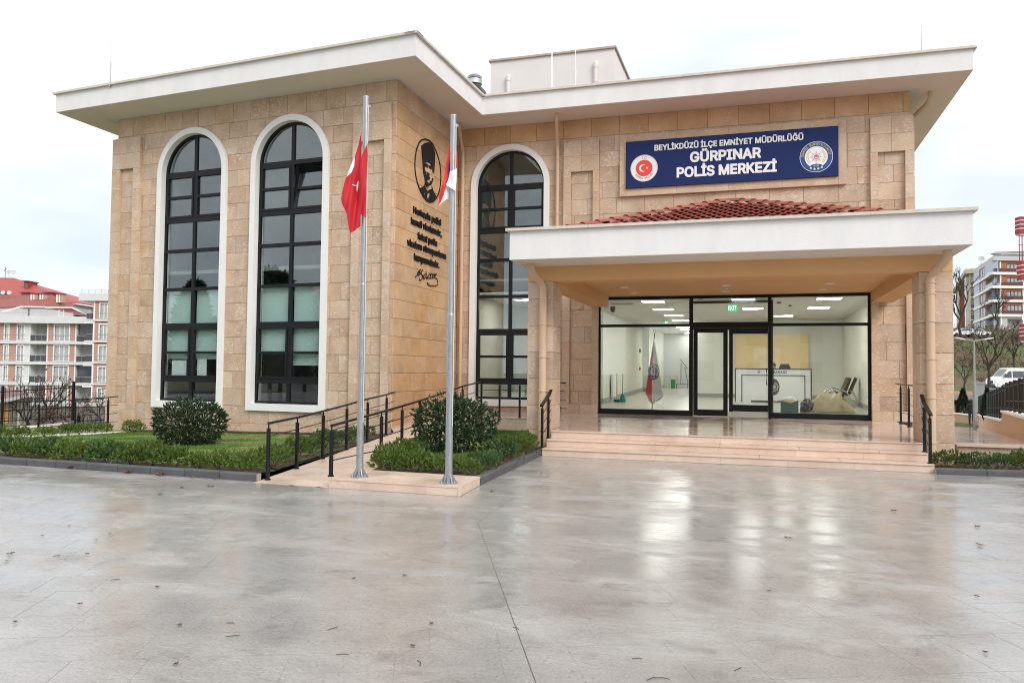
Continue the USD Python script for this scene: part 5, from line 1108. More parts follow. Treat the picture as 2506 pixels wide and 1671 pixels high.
def sheeting():
    n = 46; u, v = np.meshgrid(np.linspace(-1, 1, n), np.linspace(-1, 1, n), indexing='ij'); P = np.stack([u, v, u * 0], -1)
    f1, f2 = meshkit.fbm(P * 2.1 + 3.7, 4, 2), meshkit.fbm(P * 4.5 + 1.3, 3, 6)
    env = np.clip(1.15 - np.abs(u) ** 2.6 * .95, 0, 1) * np.clip(1.1 - np.abs(v) ** 3, 0, 1); z = env * (.24 + .42 * f1 * (u < .45) + .16 * f1) + .10 * np.abs(f2 - .5) * 2 * env
    X = 2.18 + u * .66 + (f2 - .5) * .10; Y = 25.85 + v * .42 + (f1 - .5) * .16; Z = fz(25.85) + np.maximum(z, .004)
    V = np.stack([X, Y, Z], -1).reshape(-1, 3); I = np.arange(n * n).reshape(n, n); q = np.stack([I[:-1, :-1], I[1:, :-1], I[1:, 1:], I[:-1, 1:]], -1).reshape(-1, 4); return V, np.vstack([q[:, [0, 1, 2]], q[:, [0, 2, 3]]])
obj('plastic_sheeting', sheeting(), SACK, smooth=22, label='crumpled heap of tan plastic sheeting on the lobby floor', cat='plastic sheet')
# ceremonial flag
CF = thing('flag', 'ceremonial red and white flag with gold fringe on a stand in the lobby', 'flag', (-2.96, 23.53, fz(23.53)))
bz = fz(23.53)
obj('staff', tube([(-2.962, 23.53, bz), (-2.90, 23.53, 2.80)], .016, 8), DKGREY, CF); obj('finial', MB().add(tube([(-2.895 + .035 * math.cos(a), 23.53, 2.875 + .055 * math.sin(a)) for a in np.linspace(-PI / 2, 1.5 * PI, 16)], .008, 6)).add(cyl((-2.9, 23.53, 2.79), (-2.897, 23.53, 2.825), .014, n=8)).get(), CHROME, CF)
obj('stand_base', cyl((-2.962, 23.53, bz), (-2.962, 23.53, bz + .05), .16, .12, n=20), DKGREY, CF)
fo3 = lambda x, z: .05 + .025 * np.sin(x * 30 + z * 2) + .03 * np.cos(x * 9)
def cf(poly, m, name, lift):
    P = Polygon(poly).buffer(0); v, f = sheet(P, lambda x, y: x * 0, .05); o = fo3(v[:, 0], v[:, 1]) + lift; obj(name, (np.column_stack([-2.9 + v[:, 0], 23.53 - o, v[:, 1]]), f), m, CF, smooth=True)
cf([(0, 2.70), (-.03, 2.5), (-.09, 2.1), (-.17, 1.5), (-.237, 1.17), (-.235, 1.03), (-.15, .87), (-.06, .76), (-.06, 1.6), (-.02, 2.3)], FLAGRED2, 'red_half', .002)
cf([(0, 2.70), (.03, 2.45), (.10, 2.0), (.18, 1.45), (.262, .97), (.15, .88), (.03, .79), (-.06, .76), (-.06, 1.6), (-.02, 2.3)], FLAGWHITE, 'white_half', .0)
cf([(-.235, 1.03), (-.15, .87), (-.06, .76), (.03, .79), (.15, .88), (.262, .97), (.25, .92), (.15, .83), (-.06, .71), (-.16, .82), (-.245, 1.0)], GOLD, 'fringe', .004)
el = affinity.scale(Point(-.01, 1.68).buffer(.18, 24), .95, 1.35); cf(list(el.exterior.coords), BLUE, 'emblem_field', .006); cf(list(affinity.scale(el, .86, .86).difference(affinity.scale(el, .70, .70)).buffer(0).exterior.coords), GOLD, 'emblem_ring', .0075); cf(list(affinity.scale(el, .68, .68).exterior.coords), NAVY, 'emblem_heart', .009); cf(list(affinity.scale(star_poly((-.01, 1.68), .12, 8, .55), 1, 1.3).exterior.coords), SILVER, 'emblem_star', .0105); cf(list(affinity.scale(Point(-.01, 1.68).buffer(.035), 1, 1.3).exterior.coords), RED, 'emblem_dot', .012)
BR = thing('broom', 'teal broom with a long handle leaning by the left lobby wall', 'broom', (-4.74, 29, fz(29)))
z = fz(29); obj('handle', tube([(-4.74, 29.0, z + .28), (-4.74, 29.05, z + 1.05)], .014, 8), TEAL, BR); obj('brush', trimesh.convex.convex_hull(np.array([(-4.74 + a, 29 + b, z) for a in (-.13, .13) for b in (-.05, .05)] + [(-4.74 + a, 29 + b, z + .30) for a in (-.05, .05) for b in (-.03, .03)])), TEAL, BR)
SQ = thing('floor_squeegee', 'grey floor squeegee standing left of the teal broom', 'squeegee', (-4.95, 29, fz(29)))
obj('handle', tube([(-4.95, 29.0, z + .05), (-4.96, 29.05, z + 1.06)], .018, 8), GREY, SQ); obj('blade', box(-5.06, -4.86, 28.98, 29.02, z, z + .10), DKGREY, SQ)
RD = thing('radiator', 'slim white radiator on the left lobby wall behind the broom', 'radiator', (-5.1, 30, fz(30)))
obj('panel', box(-5.27, -5.19, 29.6, 30.4, fz(30) + .15, fz(30) + 1.0), WHITE, RD)
obj('pipe', tube([(-5.22, 29.6, fz(30)), (-5.22, 29.6, fz(30) + .2)], .012, 6), WHITE, RD)
LS = thing('folding_stand', 'thin metal folding stand at the end of the corridor', 'stand', (-4.0, 45, fz(45)))
z = fz(45) + .25
for P in ([(-4.30, 45, z), (-3.7, 45, z)], [(-4.07, 45, z), (-4.05, 45, 2.2)], [(-4.1, 45, 2.42), (-3.7, 45, 1.9)], [(-3.7, 45, 1.9), (-3.85, 45, 1.95), (-3.66, 45, z)]): obj('tube', tube(P, .02, 6), DKGREY, LS)
for x in (-4.3, -3.7): obj('foot', cyl((x, 45, fz(45)), (x, 45, z), .02, n=6), DKGREY, LS)
obj('green_bin', cyl((-4.44, 44.5, fz(44.5)), (-4.44, 44.5, fz(44.5) + .5), .11, .13, n=16), mat('green_plastic', (0.02, 0.20, 0.07), .5), label='small green bin at the far end of the lobby corridor', cat='bin')
def exitsign(label, x, y, z, w, h, txt):
    t = thing('exit_sign', label, 'sign', (x, y, z)); fr = Frame((x, y, z), 0)
    obj('plate', fr.box(-w / 2, w / 2, -h / 2, h / 2, -.02, 0), EXITG, t); 
    if txt: obj('lettering', fr.text('EXIT', -w * .42, w * .42, -h * .30, h * .62, .001, .003), EXITW, t)
    else: obj('pictogram', MB().add(fr.box(-.02, .03, -h * .3, h * .3, .001, .004)).add(fr.box(.05, w * .4, -h * .12, h * .12, .001, .004)).get(), EXITW, t)
    obj('hanger', MB().add(cyl((x - w * .3, y, z + h / 2), (x - w * .3, y, 3.91), .005, n=6)).add(cyl((x + w * .3, y, z + h / 2), (x + w * .3, y, 3.91), .005, n=6)).get(), GREY, t)
exitsign('green EXIT sign hanging above the entrance doors', -.68, 24.0, 3.58, .27, .185, True)
exitsign('small green escape sign far down the corridor ceiling', -3.61, 33, 3.74, .24, .10, False)
obj('room_plate', box(-3.95, -3.60, 49.9, 49.95, 3.0, 3.2), DKGREY, label='small dark door plate on the wall at the end of the corridor', cat='plate')

# ================================================================== BUSHES AND HEDGES
def bush(label, c, r, n, leaf, seed, m, lump=.22, fill=.5, jitter=.8, stems=7):
    t = thing('bush', label, 'bush', c)
    P, N = blob_points(n, r, seed, lump, fill); P = P + np.array(c) + [0, 0, r[2] * .98]
    P[:, 2] = np.maximum(P[:, 2], c[2] + .06)
    obj('foliage', leaves(P, N + [0, 0, .25], leaf, seed + 1, .40, jitter=jitter), m, t)
    g = np.random.default_rng(seed + 5); st = MB()
    for k in range(stems):
        a = g.uniform(0, 2 * PI); q = g.uniform(.3, .75); e = np.array(c) + [math.cos(a) * r[0] * q, math.sin(a) * r[1] * q, r[2] * g.uniform(.9, 1.7)]
        b = np.array(c) + [g.normal(0, .07), g.normal(0, .07), -.02]; mid = (b + e) / 2 + [0, 0, -.05]; st.add(tube([b, mid, e], [.022, .016, .006], 5))
    obj('stem', st.get(), BARK, t); return t
bush('round clipped dark green bush on the lawn before the leftmost arched window', (-11.75, 14.25, -.05), (.76, .66, .50), 2600, .115, 21, LEAF_D, .14, .45)
bush('loose spreading glossy bush behind the right flagpole', (-5.64, 14.3, .05), (.74, .66, .56), 2300, .125, 33, LEAF_D, .42, .6, 1.0)
def hedge_proto(label, loc, r, seed, m, n=300, leaf=.088, group=None):
    t = thing('hedge_shrub', label, 'shrub', loc, group)
    P, N = blob_points(n, r, seed, .38, .5, flat=.35); P = P + np.array(loc) + [0, 0, r[2] * .72]; P[:, 2] = np.maximum(P[:, 2], loc[2] + .03)
    obj('foliage', leaves(P, N * .8 + [0, 0, .75], leaf, seed + 1, .50, jitter=.6), m, t)
    g = np.random.default_rng(seed); st = MB()
    for k in range(4):
        a = g.uniform(0, 2 * PI); st.add(tube([np.array(loc) + [0, 0, -.02], np.array(loc) + [math.cos(a) * r[0] * .5, math.sin(a) * r[1] * .5, r[2] * .9]], [.012, .006], 5))
    obj('stem', st.get(), BARK, t); return t
ORD = ['first', 'second', 'third', 'fourth', 'fifth', 'sixth', 'seventh', 'eighth', 'ninth', 'tenth', 'eleventh', 'twelfth', 'thirteenth', 'fourteenth', 'fifteenth', 'sixteenth']
protos = []
hr = random.Random(3)
def hedge_row(pts_, zf, desc, group, size=1.0, tone=None):
    for k, (x, y) in enumerate(pts_):
        lab = f'low leafy hedge shrub, {ORD[k]} {desc}'; i = hr.randrange(6); z = float(zf(np.array([x]), np.array([y]))[0]) - .01
        s = size * hr.uniform(.86, 1.26); sc = (s * hr.uniform(.95, 1.15), s * hr.uniform(.9, 1.1), s * hr.uniform(.85, 1.1))
        if len(protos) < 6:
            m = [LEAF_H, LEAF_H2, LEAF_H, LEAF_H2, LEAF_H, LEAF_H][len(protos)]
            protos.append(hedge_proto(lab, (x, y, z), (.30, .28, .20), 50 + len(protos) * 7, m, group=group))
        else: dup(protos[i], (x, y, z), hr.uniform(0, 6.28), sc, lab, group)
hedge_row([(-12.95 + .455 * k, 10.62 - .026 * k + hr.uniform(-.05, .05)) for k in range(13)], lawn_z, 'from the left along the left kerb', 'hedge along the left kerb', .84)
hedge_row([(-17.3, 13.3), (-17.0, 13.9), (-16.85, 14.5), (-16.8, 15.15), (-16.75, 15.8), (-16.9, 16.45), (-16.85, 17.05), (-16.3, 17.5)], lawn_z, 'from the front in the back row by the left handrail', 'hedge below the left handrail', .8)
hedge_row([(-7.45, 10.95), (-7.72, 11.7), (-7.95, 12.5), (-8.15, 13.3), (-8.4, 14.2), (-8.6, 15.1), (-8.8, 16.1), (-9.0, 17.0)], lawn_z, 'from the plaza in the row left of the ramp', 'hedge left of the ramp', .82)
hedge_row([(-5.45, 11.2), (-5.02, 11.15), (-4.6, 11.2), (-4.2, 11.12)], mid_z, 'from the left behind the flagpole plinth', 'hedge behind the flagpole plinth', .88)
hedge_row([(-5.72, 11.75), (-5.82, 12.45), (-5.95, 13.1), (-6.15, 13.9)], mid_z, 'from the plinth along the right side of the ramp', 'hedge right of the ramp', .85)
hedge_row([(-4.16, 11.75), (-4.2, 12.35), (-4.22, 13.0), (-4.28, 13.65), (-4.34, 14.3), (-4.42, 14.95)], mid_z, 'from the plinth along the kerb leading to the steps', 'hedge along the kerb beside the steps', .88)
hedge_row([(3.22, 15.42), (3.62, 15.4), (4.02, 15.5), (4.42, 15.55), (4.85, 15.65), (5.3, 15.7)], lambda x, y: .05 + 0 * x, 'from the left in the row right of the steps', 'hedge right of the steps', .85)

# fallen leaves and twigs
def maple(r, seed):
    g = np.random.default_rng(seed); a = np.linspace(0, 2 * PI, 15)[:-1]; rad = np.where(np.arange(14) % 2 == 0, 1.0, .42) * g.uniform(.75, 1.1, 14) * r
    z = g.uniform(0, .35, 14) * r; v = np.vstack([[0, 0, .012], np.column_stack([rad * np.cos(a), rad * np.sin(a) * .8, z + .004])]); v[:, 2] += .004
    return v, np.array([[0, i + 1, (i + 1) % 14 + 1] for i in range(14)])
LV = [(-11.03, 10.4), (-10.55, 10.05), (-9.34, 9.93), (-8.7, 9.90), (-9.47, 10.35), (-8.41, 10.30), (-7.64, 9.83), (-8.07, 9.86), (-7.39, 8.43), (-7.51, 8.99), (-7.22, 9.2), (-6.78, 6.44), (-6.62, 5.98), (-5.98, 5.99), (-5.62, 5.54), (-6.08, 6.27), (-4.29, 4.89), (-4.48, 4.37), (-4.55, 3.93), (-6.03, 5.11), (-3.03, 5.6), (-3.52, 4.22), (-6.23, 9.66), (-5.78, 9.62), (-3.08, 3.67), (0.46, 12.21), (1.59, 10.52), (0.09, 6.32), (1.57, 6.7), (1.3, 5.37), (2.3, 9.75), (2.07, 8.72), (0.3, 8.41), (-3.44, 10.21), (-1.96, 4.36), (-2.69, 5.81), (-2.02, 4.78)]
for k, (x, y) in enumerate(LV):
    big = k in (0, 1, 2, 3, 4, 5); v, f = maple(.12 if big else (.055 if y > 8 else .026), k); c, s = math.cos(k), math.sin(k); v = np.column_stack([v[:, 0] * c - v[:, 1] * s + x, v[:, 0] * s + v[:, 1] * c + y, v[:, 2] + (.13 if k in (4, 5) else .115 if k == 0 else 0)])
    kerbside = k < 8
    obj('fallen_leaf', (v, f), LEAF_B, label='brown fallen leaf lying along the left kerb' if kerbside else 'small brown fallen leaf lying on the open wet plaza', cat='leaf', group='fallen leaves along the kerb' if kerbside else 'fallen leaves on the plaza')
v, f = maple(.06, 77); obj('fallen_leaf', (v * [1, .6, 1] + [-6.23, 5.31, 0], f), LEAF_H2, label='green fallen leaf on the wet plaza at the far left', cat='leaf')
gq = random.Random(12)
for k in range(26):
    x, y = (2.95 + gq.random() * 1.9, 15.0 + gq.random() * .25) if k < 16 else (-4.1 + gq.random() * .12, 11.2 + gq.random() * 3.4)
    v, f = maple(.075, 100 + k); c, s = math.cos(k), math.sin(k); obj('fallen_leaf', (np.column_stack([v[:, 0] * c - v[:, 1] * s + x, v[:, 0] * s + v[:, 1] * c + y, v[:, 2] + (.085 if k < 16 else .10)]), f), LEAF_B, label='brown fallen leaf under the hedge right of the steps' if k < 16 else 'brown fallen leaf under the hedge beside the step kerb', cat='leaf', group='fallen leaves under the right hedge' if k < 16 else 'fallen leaves under the middle hedge')
TW = [(-1.82, 4.13), (-0.66, 4.6), (-0.55, 4.33), (-1.48, 4.88), (-0.49, 4.35), (-5.83, 5.42), (-4.75, 4.96), (-2.58, 4.5), (-2.29, 4.11), (-3.08, 4.17), (-3.25, 4.37), (-0.1, 4.63)]
for k, (x, y) in enumerate(TW):
    a = gq.uniform(0, PI); L = gq.uniform(.022, .05); obj('twig', tube([(x - L * math.cos(a), y - L * math.sin(a), .004), (x + .01, y + .008, .006), (x + L * math.cos(a), y + L * math.sin(a), .004)], [.0018, .0024, .0012], 5), BARK, label='thin dark twig lying on the wet plaza', cat='twig', group='twigs on the plaza')

# ================================================================== RIGHT SIDE: terrace, boundary wall, lamp, cypresses
TR = thing('terrace', 'wet marble terrace sloping away right of the canopy', 'terrace', (4.5, 17.6, .3))
tz = lambda x, y: .3 - .05 * (np.asarray(y) - 17.5)
tg = np.arange(17.55, 67, 1.0)
rightedge = lambda y: np.interp(y, [17.4, 22.27, 32.95, 65.45, 70], [6.0, 6.3, 8.6, 15.48, 16.5]) + .05
for j in range(len(tg) - 1):
    y0, y1 = tg[j], tg[j + 1] - .006; xl = max(3.45, 0)
    n = 3 if j < 14 else 1
    for i in range(n):
        q = []
        for (u_, y) in ((i / n, y0), ((i + 1) / n - .002, y0), ((i + 1) / n - .002, y1), (i / n, y1)):
            xl_ = 3.45 if y < 22 else 3.9 + (y - 22) * .16; xr_ = rightedge(y); q.append((xl_ + (xr_ - xl_) * u_, y, float(tz(0, y))))
        Q = np.array(q); obj('terrace_slab', (np.vstack([Q - [0, 0, .06], Q]), BFT), MARBLE_WET, TR)
obj('front_edge', box(3.45, 6.4, 17.50, 17.55, .26, .318), MARBLE, TR)
obj('front_face', box(3.45, 6.4, 17.56, 17.62, -.2, .26), STONE, TR)
BW = thing('boundary_wall', 'beige stepped boundary wall with white coping beside the terrace', 'wall', (6.3, 22.3, 0))
def wallseg(parent, a, b, za0, zb0, za1, zb1, th=.28):
    a, b = np.array(a, float), np.array(b, float); d = (b - a) / np.linalg.norm(b - a); m = np.array([d[1], -d[0]]) * th
    P = [a, b, b + m, a + m]; zt = [za1, zb1, zb1, za1]; zb = [za0, zb0, zb0, za0]
    obj('wall_body', (np.array([(*p, z) for p, z in zip(P, zb)] + [(*p, z - .075) for p, z in zip(P, zt)]), BFT[:, ::-1] if m[0] * d[1] - m[1] * d[0] > 0 and False else BFT), BEIGEWALL, parent)
    e = m / th * .05; P = [a - e, b - e, b + m + e, a + m + e]
    obj('coping', (np.array([(*p, z - .073) for p, z in zip(P, zt)] + [(*p, z) for p, z in zip(P, zt)]), BFT), TRIM, parent)
wallseg(BW, (5.7, 19.5), (8.6, 32.95), -.3, -.8, .755, .40)
wallseg(BW, (8.61, 32.97), (15.48, 65.4), -.9, -2.4, .05, -1.15)
wallseg(BW, (15.5, 65.5), (11.0, 75), -2.5, -2.6, -1.25, -1.0)
def barfence(label, a, b, za, zb, h, step, m=BLACK, post=2.2, group='black bar fences on the walls'):
    t = thing('bar_fence', label, 'fence', (*a, za), group); a, b = np.array([*a, za], float), np.array([*b, zb], float); L = np.linalg.norm(b - a); n = int(L / step)
    for f in (.10, .36, .88): obj('rail', bar(a + [0, 0, h * f], b + [0, 0, h * f], .03, .03), m, t)
    k2 = int(L / post)
    for k in range(k2 + 1): p = a + (b - a) * k / max(k2, 1); obj('post', box(p[0] - .035, p[0] + .035, p[1] - .035, p[1] + .035, p[2], p[2] + h * 1.04), m, t)
    rest = MB()
    for k in range(1, n):
        p = a + (b - a) * k / n; mm = cyl(p + [0, 0, .04], p + [0, 0, h], .010, n=5)
        if k < 60: obj('bar', mm, m, t)
        else: rest.add(mm)
    if rest.v: obj('far_bars', rest.get(), m, t, kind='stuff')
barfence('black bar fence on the higher near stretch of the right boundary wall', (5.85, 19.5), (8.75, 32.9), .755, .40, .98, .13)
barfence('black bar fence on the lower far stretch of the right boundary wall', (8.75, 33.0), (15.6, 65.4), .05, -1.15, 1.25, .16)
SL = thing('street_lamp', 'grey street lamp with two slim raised arms behind the terrace', 'lamp', (10.6, 45.3, -1.05))
obj('lower_pole', cyl((10.62, 45.3, -1.1), (10.62, 45.3, 1.1), .085, n=14), mat('lamp_grey', (.30, .31, .32), .5), SL)
obj('upper_pole', cyl((10.62, 45.3, 1.1), (10.62, 45.3, 3.45), .06, .05, n=12), UsdShade.Material.Get(stage, '/World/Looks/lamp_grey'), SL)
for sgn in (-1, 1):
    e = np.array([10.62, 45.3, 3.43]); q = e + rh * sgn * .85 + [0, 0, .17]; obj('arm', bar(e, q, .09, .05), UsdShade.Material.Get(stage, '/World/Looks/lamp_grey'), SL); obj('lamp_head', bar(q - rh * sgn * .35 - [0, 0, .09], q + rh * sgn * .12 + [0, 0, .0], .17, .035), WHITE, SL)
def cypress(label, x, y, z0, z1, r, seed):
    t = thing('cypress', label, 'tree', (x, y, z0), 'young cypresses behind the wall'); g = np.random.default_rng(seed); n = 1500; h = z1 - z0; u = g.random(n) ** .8; a = g.uniform(0, 2 * PI, n)
    rad = r * np.sin(PI * np.clip(u * .88 + .14, 0, 1)) ** .8 * (1 - u * .55) * g.uniform(.55, 1.08, n); P = np.column_stack([x + rad * np.cos(a), y + rad * np.sin(a), z0 + .08 + u * h * .95])
    N = np.column_stack([np.cos(a), np.sin(a), np.full(n, 1.6)]); obj('crown', leaves(P, N, h * .075, seed, .35, jitter=.4), LEAF_C, t); obj('trunk', cyl((x, y, z0 - .2), (x, y, z0 + h * .5), .04, .015, n=6), BARK, t)
for k, (lab, x, y, z0, z1, r) in enumerate((('young cypress left of the street lamp', 15.6, 70.0, -2.0, .62, .55), ('tallest young cypress just right of the street lamp', 12.64, 51.2, -1.0, .92, .36), ('young cypress in the middle of the fence behind the wall', 12.3, 47.9, -1.1, .70, .36), ('young cypress at the right end of the fence', 9.57, 34.5, -.35, .98, .24))): cypress(lab, x, y, z0, z1, r, 200 + k)
DW = thing('low_wall', 'low pale grey wall with end pillar before the road', 'wall', (19, 79, -.7))
obj('pillar', box(18.7, 19.35, 79.2, 79.8, -2.2, 1.0), APTWHITE, DW); obj('pillar_cap', box(18.6, 19.45, 79.1, 79.9, 1.0, 1.1), TRIM, DW); obj('wall_body', box(19.35, 34, 79.3, 79.6, -2.2, .50), APTGREY, DW); obj('coping', box(19.35, 34, 79.22, 79.68, .50, .58), TRIM, DW)
obj('road', (np.array([(14, 82, -.62), (60, 96, -.62), (60, 103, -.42), (14, 90, -.42)]), np.array([[0, 1, 2], [0, 2, 3]])), ASPHALT, kind='structure')
obj('road_kerb', MB().add(bar((14, 90.1, -.38), (60, 103.1, -.38), .3, .25)).add(bar((14, 91.6, -.2), (60, 104.6, -.2), .3, .5)).get(), APTPINK, kind='structure')
for k in range(6):
    x = 21.2 + k * 1.15; obj('blue_bollard', MB().add(box(x - .12, x + .12, 78.6, 78.9, -2.0, .2 if k % 2 else .55)).get(), NAVY, label='dark blue post standing before the low grey wall', cat='post', group='blue posts by the low wall')
# person standing behind the fence
PB = thing('person', 'person in dark clothes standing behind the fence beside the street lamp', 'person', (14.37, 62.2, -1.75))
px, py, pz = 14.37, 62.2, -1.78
obj('body', bonesbody([((px, py, pz + .92), .15, (px, py, pz + 1.38), .16), ((px - .19, py, pz + 1.40), .075, (px + .19, py, pz + 1.40), .075), ((px, py, pz + 1.42), .06, (px, py, pz + 1.52), .055), ((px, py, pz + 1.58), .09, (px, py, pz + 1.66), .10), ((px, py - .1, pz + 1.60), .016, (px, py - .09, pz + 1.63), .01), ((px - .10, py, pz + .92), .10, (px - .11, py, pz + .48), .07), ((px - .11, py, pz + .48), .07, (px - .11, py + .02, pz + .08), .05), ((px - .11, py + .03, pz + .05), .05, (px - .11, py - .12, pz + .04), .04), ((px + .10, py, pz + .92), .10, (px + .11, py, pz + .48), .07), ((px + .11, py, pz + .48), .07, (px + .11, py + .02, pz + .08), .05), ((px + .11, py + .03, pz + .05), .05, (px + .11, py - .12, pz + .04), .04), ((px - .24, py, pz + 1.38), .06, (px - .29, py + .03, pz + 1.08), .05), ((px - .29, py + .03, pz + 1.08), .05, (px - .27, py - .08, pz + .84), .038), ((px + .24, py, pz + 1.38), .06, (px + .29, py + .03, pz + 1.08), .05), ((px + .29, py + .03, pz + 1.08), .05, (px + .27, py - .08, pz + .84), .038)]), CLOTH, PB, smooth=True)
hb = trimesh.creation.icosphere(2, 1.0); hb.vertices = hb.vertices * [.108, .118, .10] + [px, py + .015, pz + 1.70]; obj('hair', hb, HAIR, PB, smooth=True)

# bare trees
def baretree(label, x, y, z, h, seed, spread=.5, leafy=0, cat='tree', thin=1.0, lm=None):
    t = thing('bare_tree', label, cat, (x, y, z)); g = random.Random(seed); tr, br, tips = MB(), MB(), []
    def grow(p, d, L, r, dep):
        q = p + d * L; mid = (p + q) / 2 + np.array([g.gauss(0, L * .05), g.gauss(0, L * .05), 0]); (tr if dep == 0 else br).add(tube([p, mid, q], [r, r * .85, r * .68], 6 if dep < 2 else 4))
        if dep >= 5 or L < .12: tips.append(q); return
        for _ in range(g.choice((2, 3, 3)) if dep else 4):
            a = g.uniform(0, 2 * PI); s = g.uniform(.35, .95) * spread * 1.7; n = np.array([math.cos(a), math.sin(a), 0]) * s + d + np.array([0, 0, .22]); n /= np.linalg.norm(n); grow(p + d * L * g.uniform(.65, 1), n, L * g.uniform(.58, .85), r * .6, dep + 1)
    grow(np.array([x, y, z - .2], float), np.array([0, 0, 1.0]), h * .33, h * .022 * thin, 0)
    obj('trunk', tr.get(), BARK, t); obj('branches', br.get(), BARK, t)
    if leafy:
        T = np.array(tips); k = np.random.default_rng(seed).integers(0, len(T), leafy); P = T[k] + np.random.default_rng(seed + 1).normal(0, h * .05, (leafy, 3)); obj('leaves', leaves(P, np.random.default_rng(seed).normal(0, 1, (leafy, 3)), h * .035, seed, .5), lm or LEAF_B, t)
baretree('large bare tree with forked trunk beside the white van', 24.9, 100.0, .3, 8.2, 4, .62)
baretree('small bare tree on the grass left of the street lamp', 20.3, 90.3, .0, 4.6, 9, .55)
baretree('bare tree on the brown slope above the white van', 34.5, 126, 2.9, 7, 13, .7)
baretree('tall thin bare tree in front of the beige apartment block', 35.5, 160, 8.5, 13, 17, .45)
baretree('bare tree in front of the orange and white apartment block', 42.5, 166, 10.3, 9, 23, .6)
baretree('small round tree with orange leaves before the grey garage wall', 46.8, 171, 9.9, 3.2, 31, .7, 500)
bs = np.random.default_rng(44); n = 9000; uu_ = bs.uniform(19, 75, n); dd = bs.uniform(99, 158, n); BP = np.outer(dd, [-.2979 * -1 * -1, .9546, 0]) if False else np.column_stack([dd * math.sin(YAW) + (uu_ + (dd - 99) * .55) * math.cos(YAW), dd * math.cos(YAW) - (uu_ + (dd - 99) * .55) * math.sin(YAW), dd * 0])
kk = meshkit.fbm(np.column_stack([BP[:, 0] * .06, BP[:, 1] * .06, BP[:, 2]]), 3, 2); keep = (kk > .44) & ((BP[:, 0] - 20) > (112 - dd) * .45); BP = BP[keep]; BP[:, 2] = ground_z(BP[:, 0], BP[:, 1]) + bs.uniform(-.1, 1.0, len(BP))
obj('hillside_brush', leaves(BP, bs.normal(0, .5, (len(BP), 3)) + [0, 0, 1], .75, 5, .14, jitter=.6), leafmat('brush_leaf', (0.12, 0.075, 0.042), (0.30, 0.19, 0.10), .1, .8), label='brown winter brush covering the hillside above the road', cat='brush', kind='stuff')

# vehicles
def van():
    t = thing('white_van', 'white van with tinted side windows parked above the grey wall', 'van'); d0 = np.array([27.0, 107.5, .02]); a = math.radians(197); c, s = math.cos(a), math.sin(a)
    # local x forward (nose), y left, z up
    T = lambda P: np.array([(d0[0] + (x - 2.9) * c * -1 * -1 - y * s, d0[1] + (x - 2.9) * s + y * c, d0[2] + z) for x, y, z in P])
    prof = [(-3.0, .45), (-3.05, 1.0), (-2.98, 2.45), (-2.8, 2.62), (1.0, 2.66), (1.35, 2.58), (2.15, 1.62), (2.85, 1.36), (3.02, 1.10), (3.05, .5), (2.9, .35)]
    e = trimesh.creation.extrude_polygon(Polygon(prof), 1.98, engine='earcut'); v = np.array(e.vertices); w = np.clip((v[:, 1] - 1.0) / 1.7, 0, 1); y = (v[:, 2] - .99) * (1 - .14 * w); obj('body', (T(np.column_stack([v[:, 0], y, v[:, 1]])), e.faces), CARWHITE, t)
    for sy in (-1, 1):
        o = lambda z: sy * (.99 * (1 - .14 * max(0, (z - 1.0) / 1.7)) + .006)
        for q in ([(1.02, 1.45), (2.0, 1.45), (1.32, 2.25), (1.02, 2.25)], [(-.5, 1.45), (.9, 1.45), (.9, 2.25), (-.5, 2.25)], [(-2.75, 1.45), (-.6, 1.45), (-.6, 2.25), (-2.75, 2.25)]):
            P = [(x, o(z), z) for x, z in q]; P2 = [(x, o(z) - sy * .02, z) for x, z in q]; h = trimesh.convex.convex_hull(T(P + P2)); obj('side_window', h, PANEDARK, t)
        for x in (-1.95, 1.95): obj('wheel', cyl(T([(x, sy * .80, .34)])[0], T([(x, sy * 1.01, .34)])[0], .34, n=18), RUBBER, t); obj('rim', cyl(T([(x, sy * 1.005, .34)])[0], T([(x, sy * 1.02, .34)])[0], .2, n=14), STEEL, t)
        obj('headlight', trimesh.convex.convex_hull(T([(2.70, sy * .92, 1.05), (3.06, sy * .62, 1.0), (3.06, sy * .62, .80), (2.9, sy * .97, .84), (2.75, sy * 1.0, 1.05)])), HEAD, t)
        obj('mirror', trimesh.convex.convex_hull(T([(1.85 + a_, sy * (1.02 + b), 1.55 + z) for a_ in (0, .1) for b in (0, .2) for z in (0, .38)])), DKGREY, t)
    q = [(2.12, -.80, 1.66), (2.12, .80, 1.66), (1.40, .76, 2.50), (1.40, -.76, 2.50)]; obj('windscreen', trimesh.convex.convex_hull(T([(x + .03, y, z) for x, y, z in q] + [(x - .01, y, z - .02) for x, y, z in q])), mat('screen_glass', (.16, .19, .19), .08), t)
    obj('grille', trimesh.convex.convex_hull(T([(3.06, y, z) for y in (-.58, .58) for z in (.72, 1.08)] + [(2.9, y, z) for y in (-.58, .58) for z in (.72, 1.12)])), DKGREY, t); obj('bumper', trimesh.convex.convex_hull(T([(3.1, y, z) for y in (-.9, .9) for z in (.38, .66)] + [(2.7, y, z) for y in (-1.0, 1.0) for z in (.36, .70)])), DKGREY, t)
van()
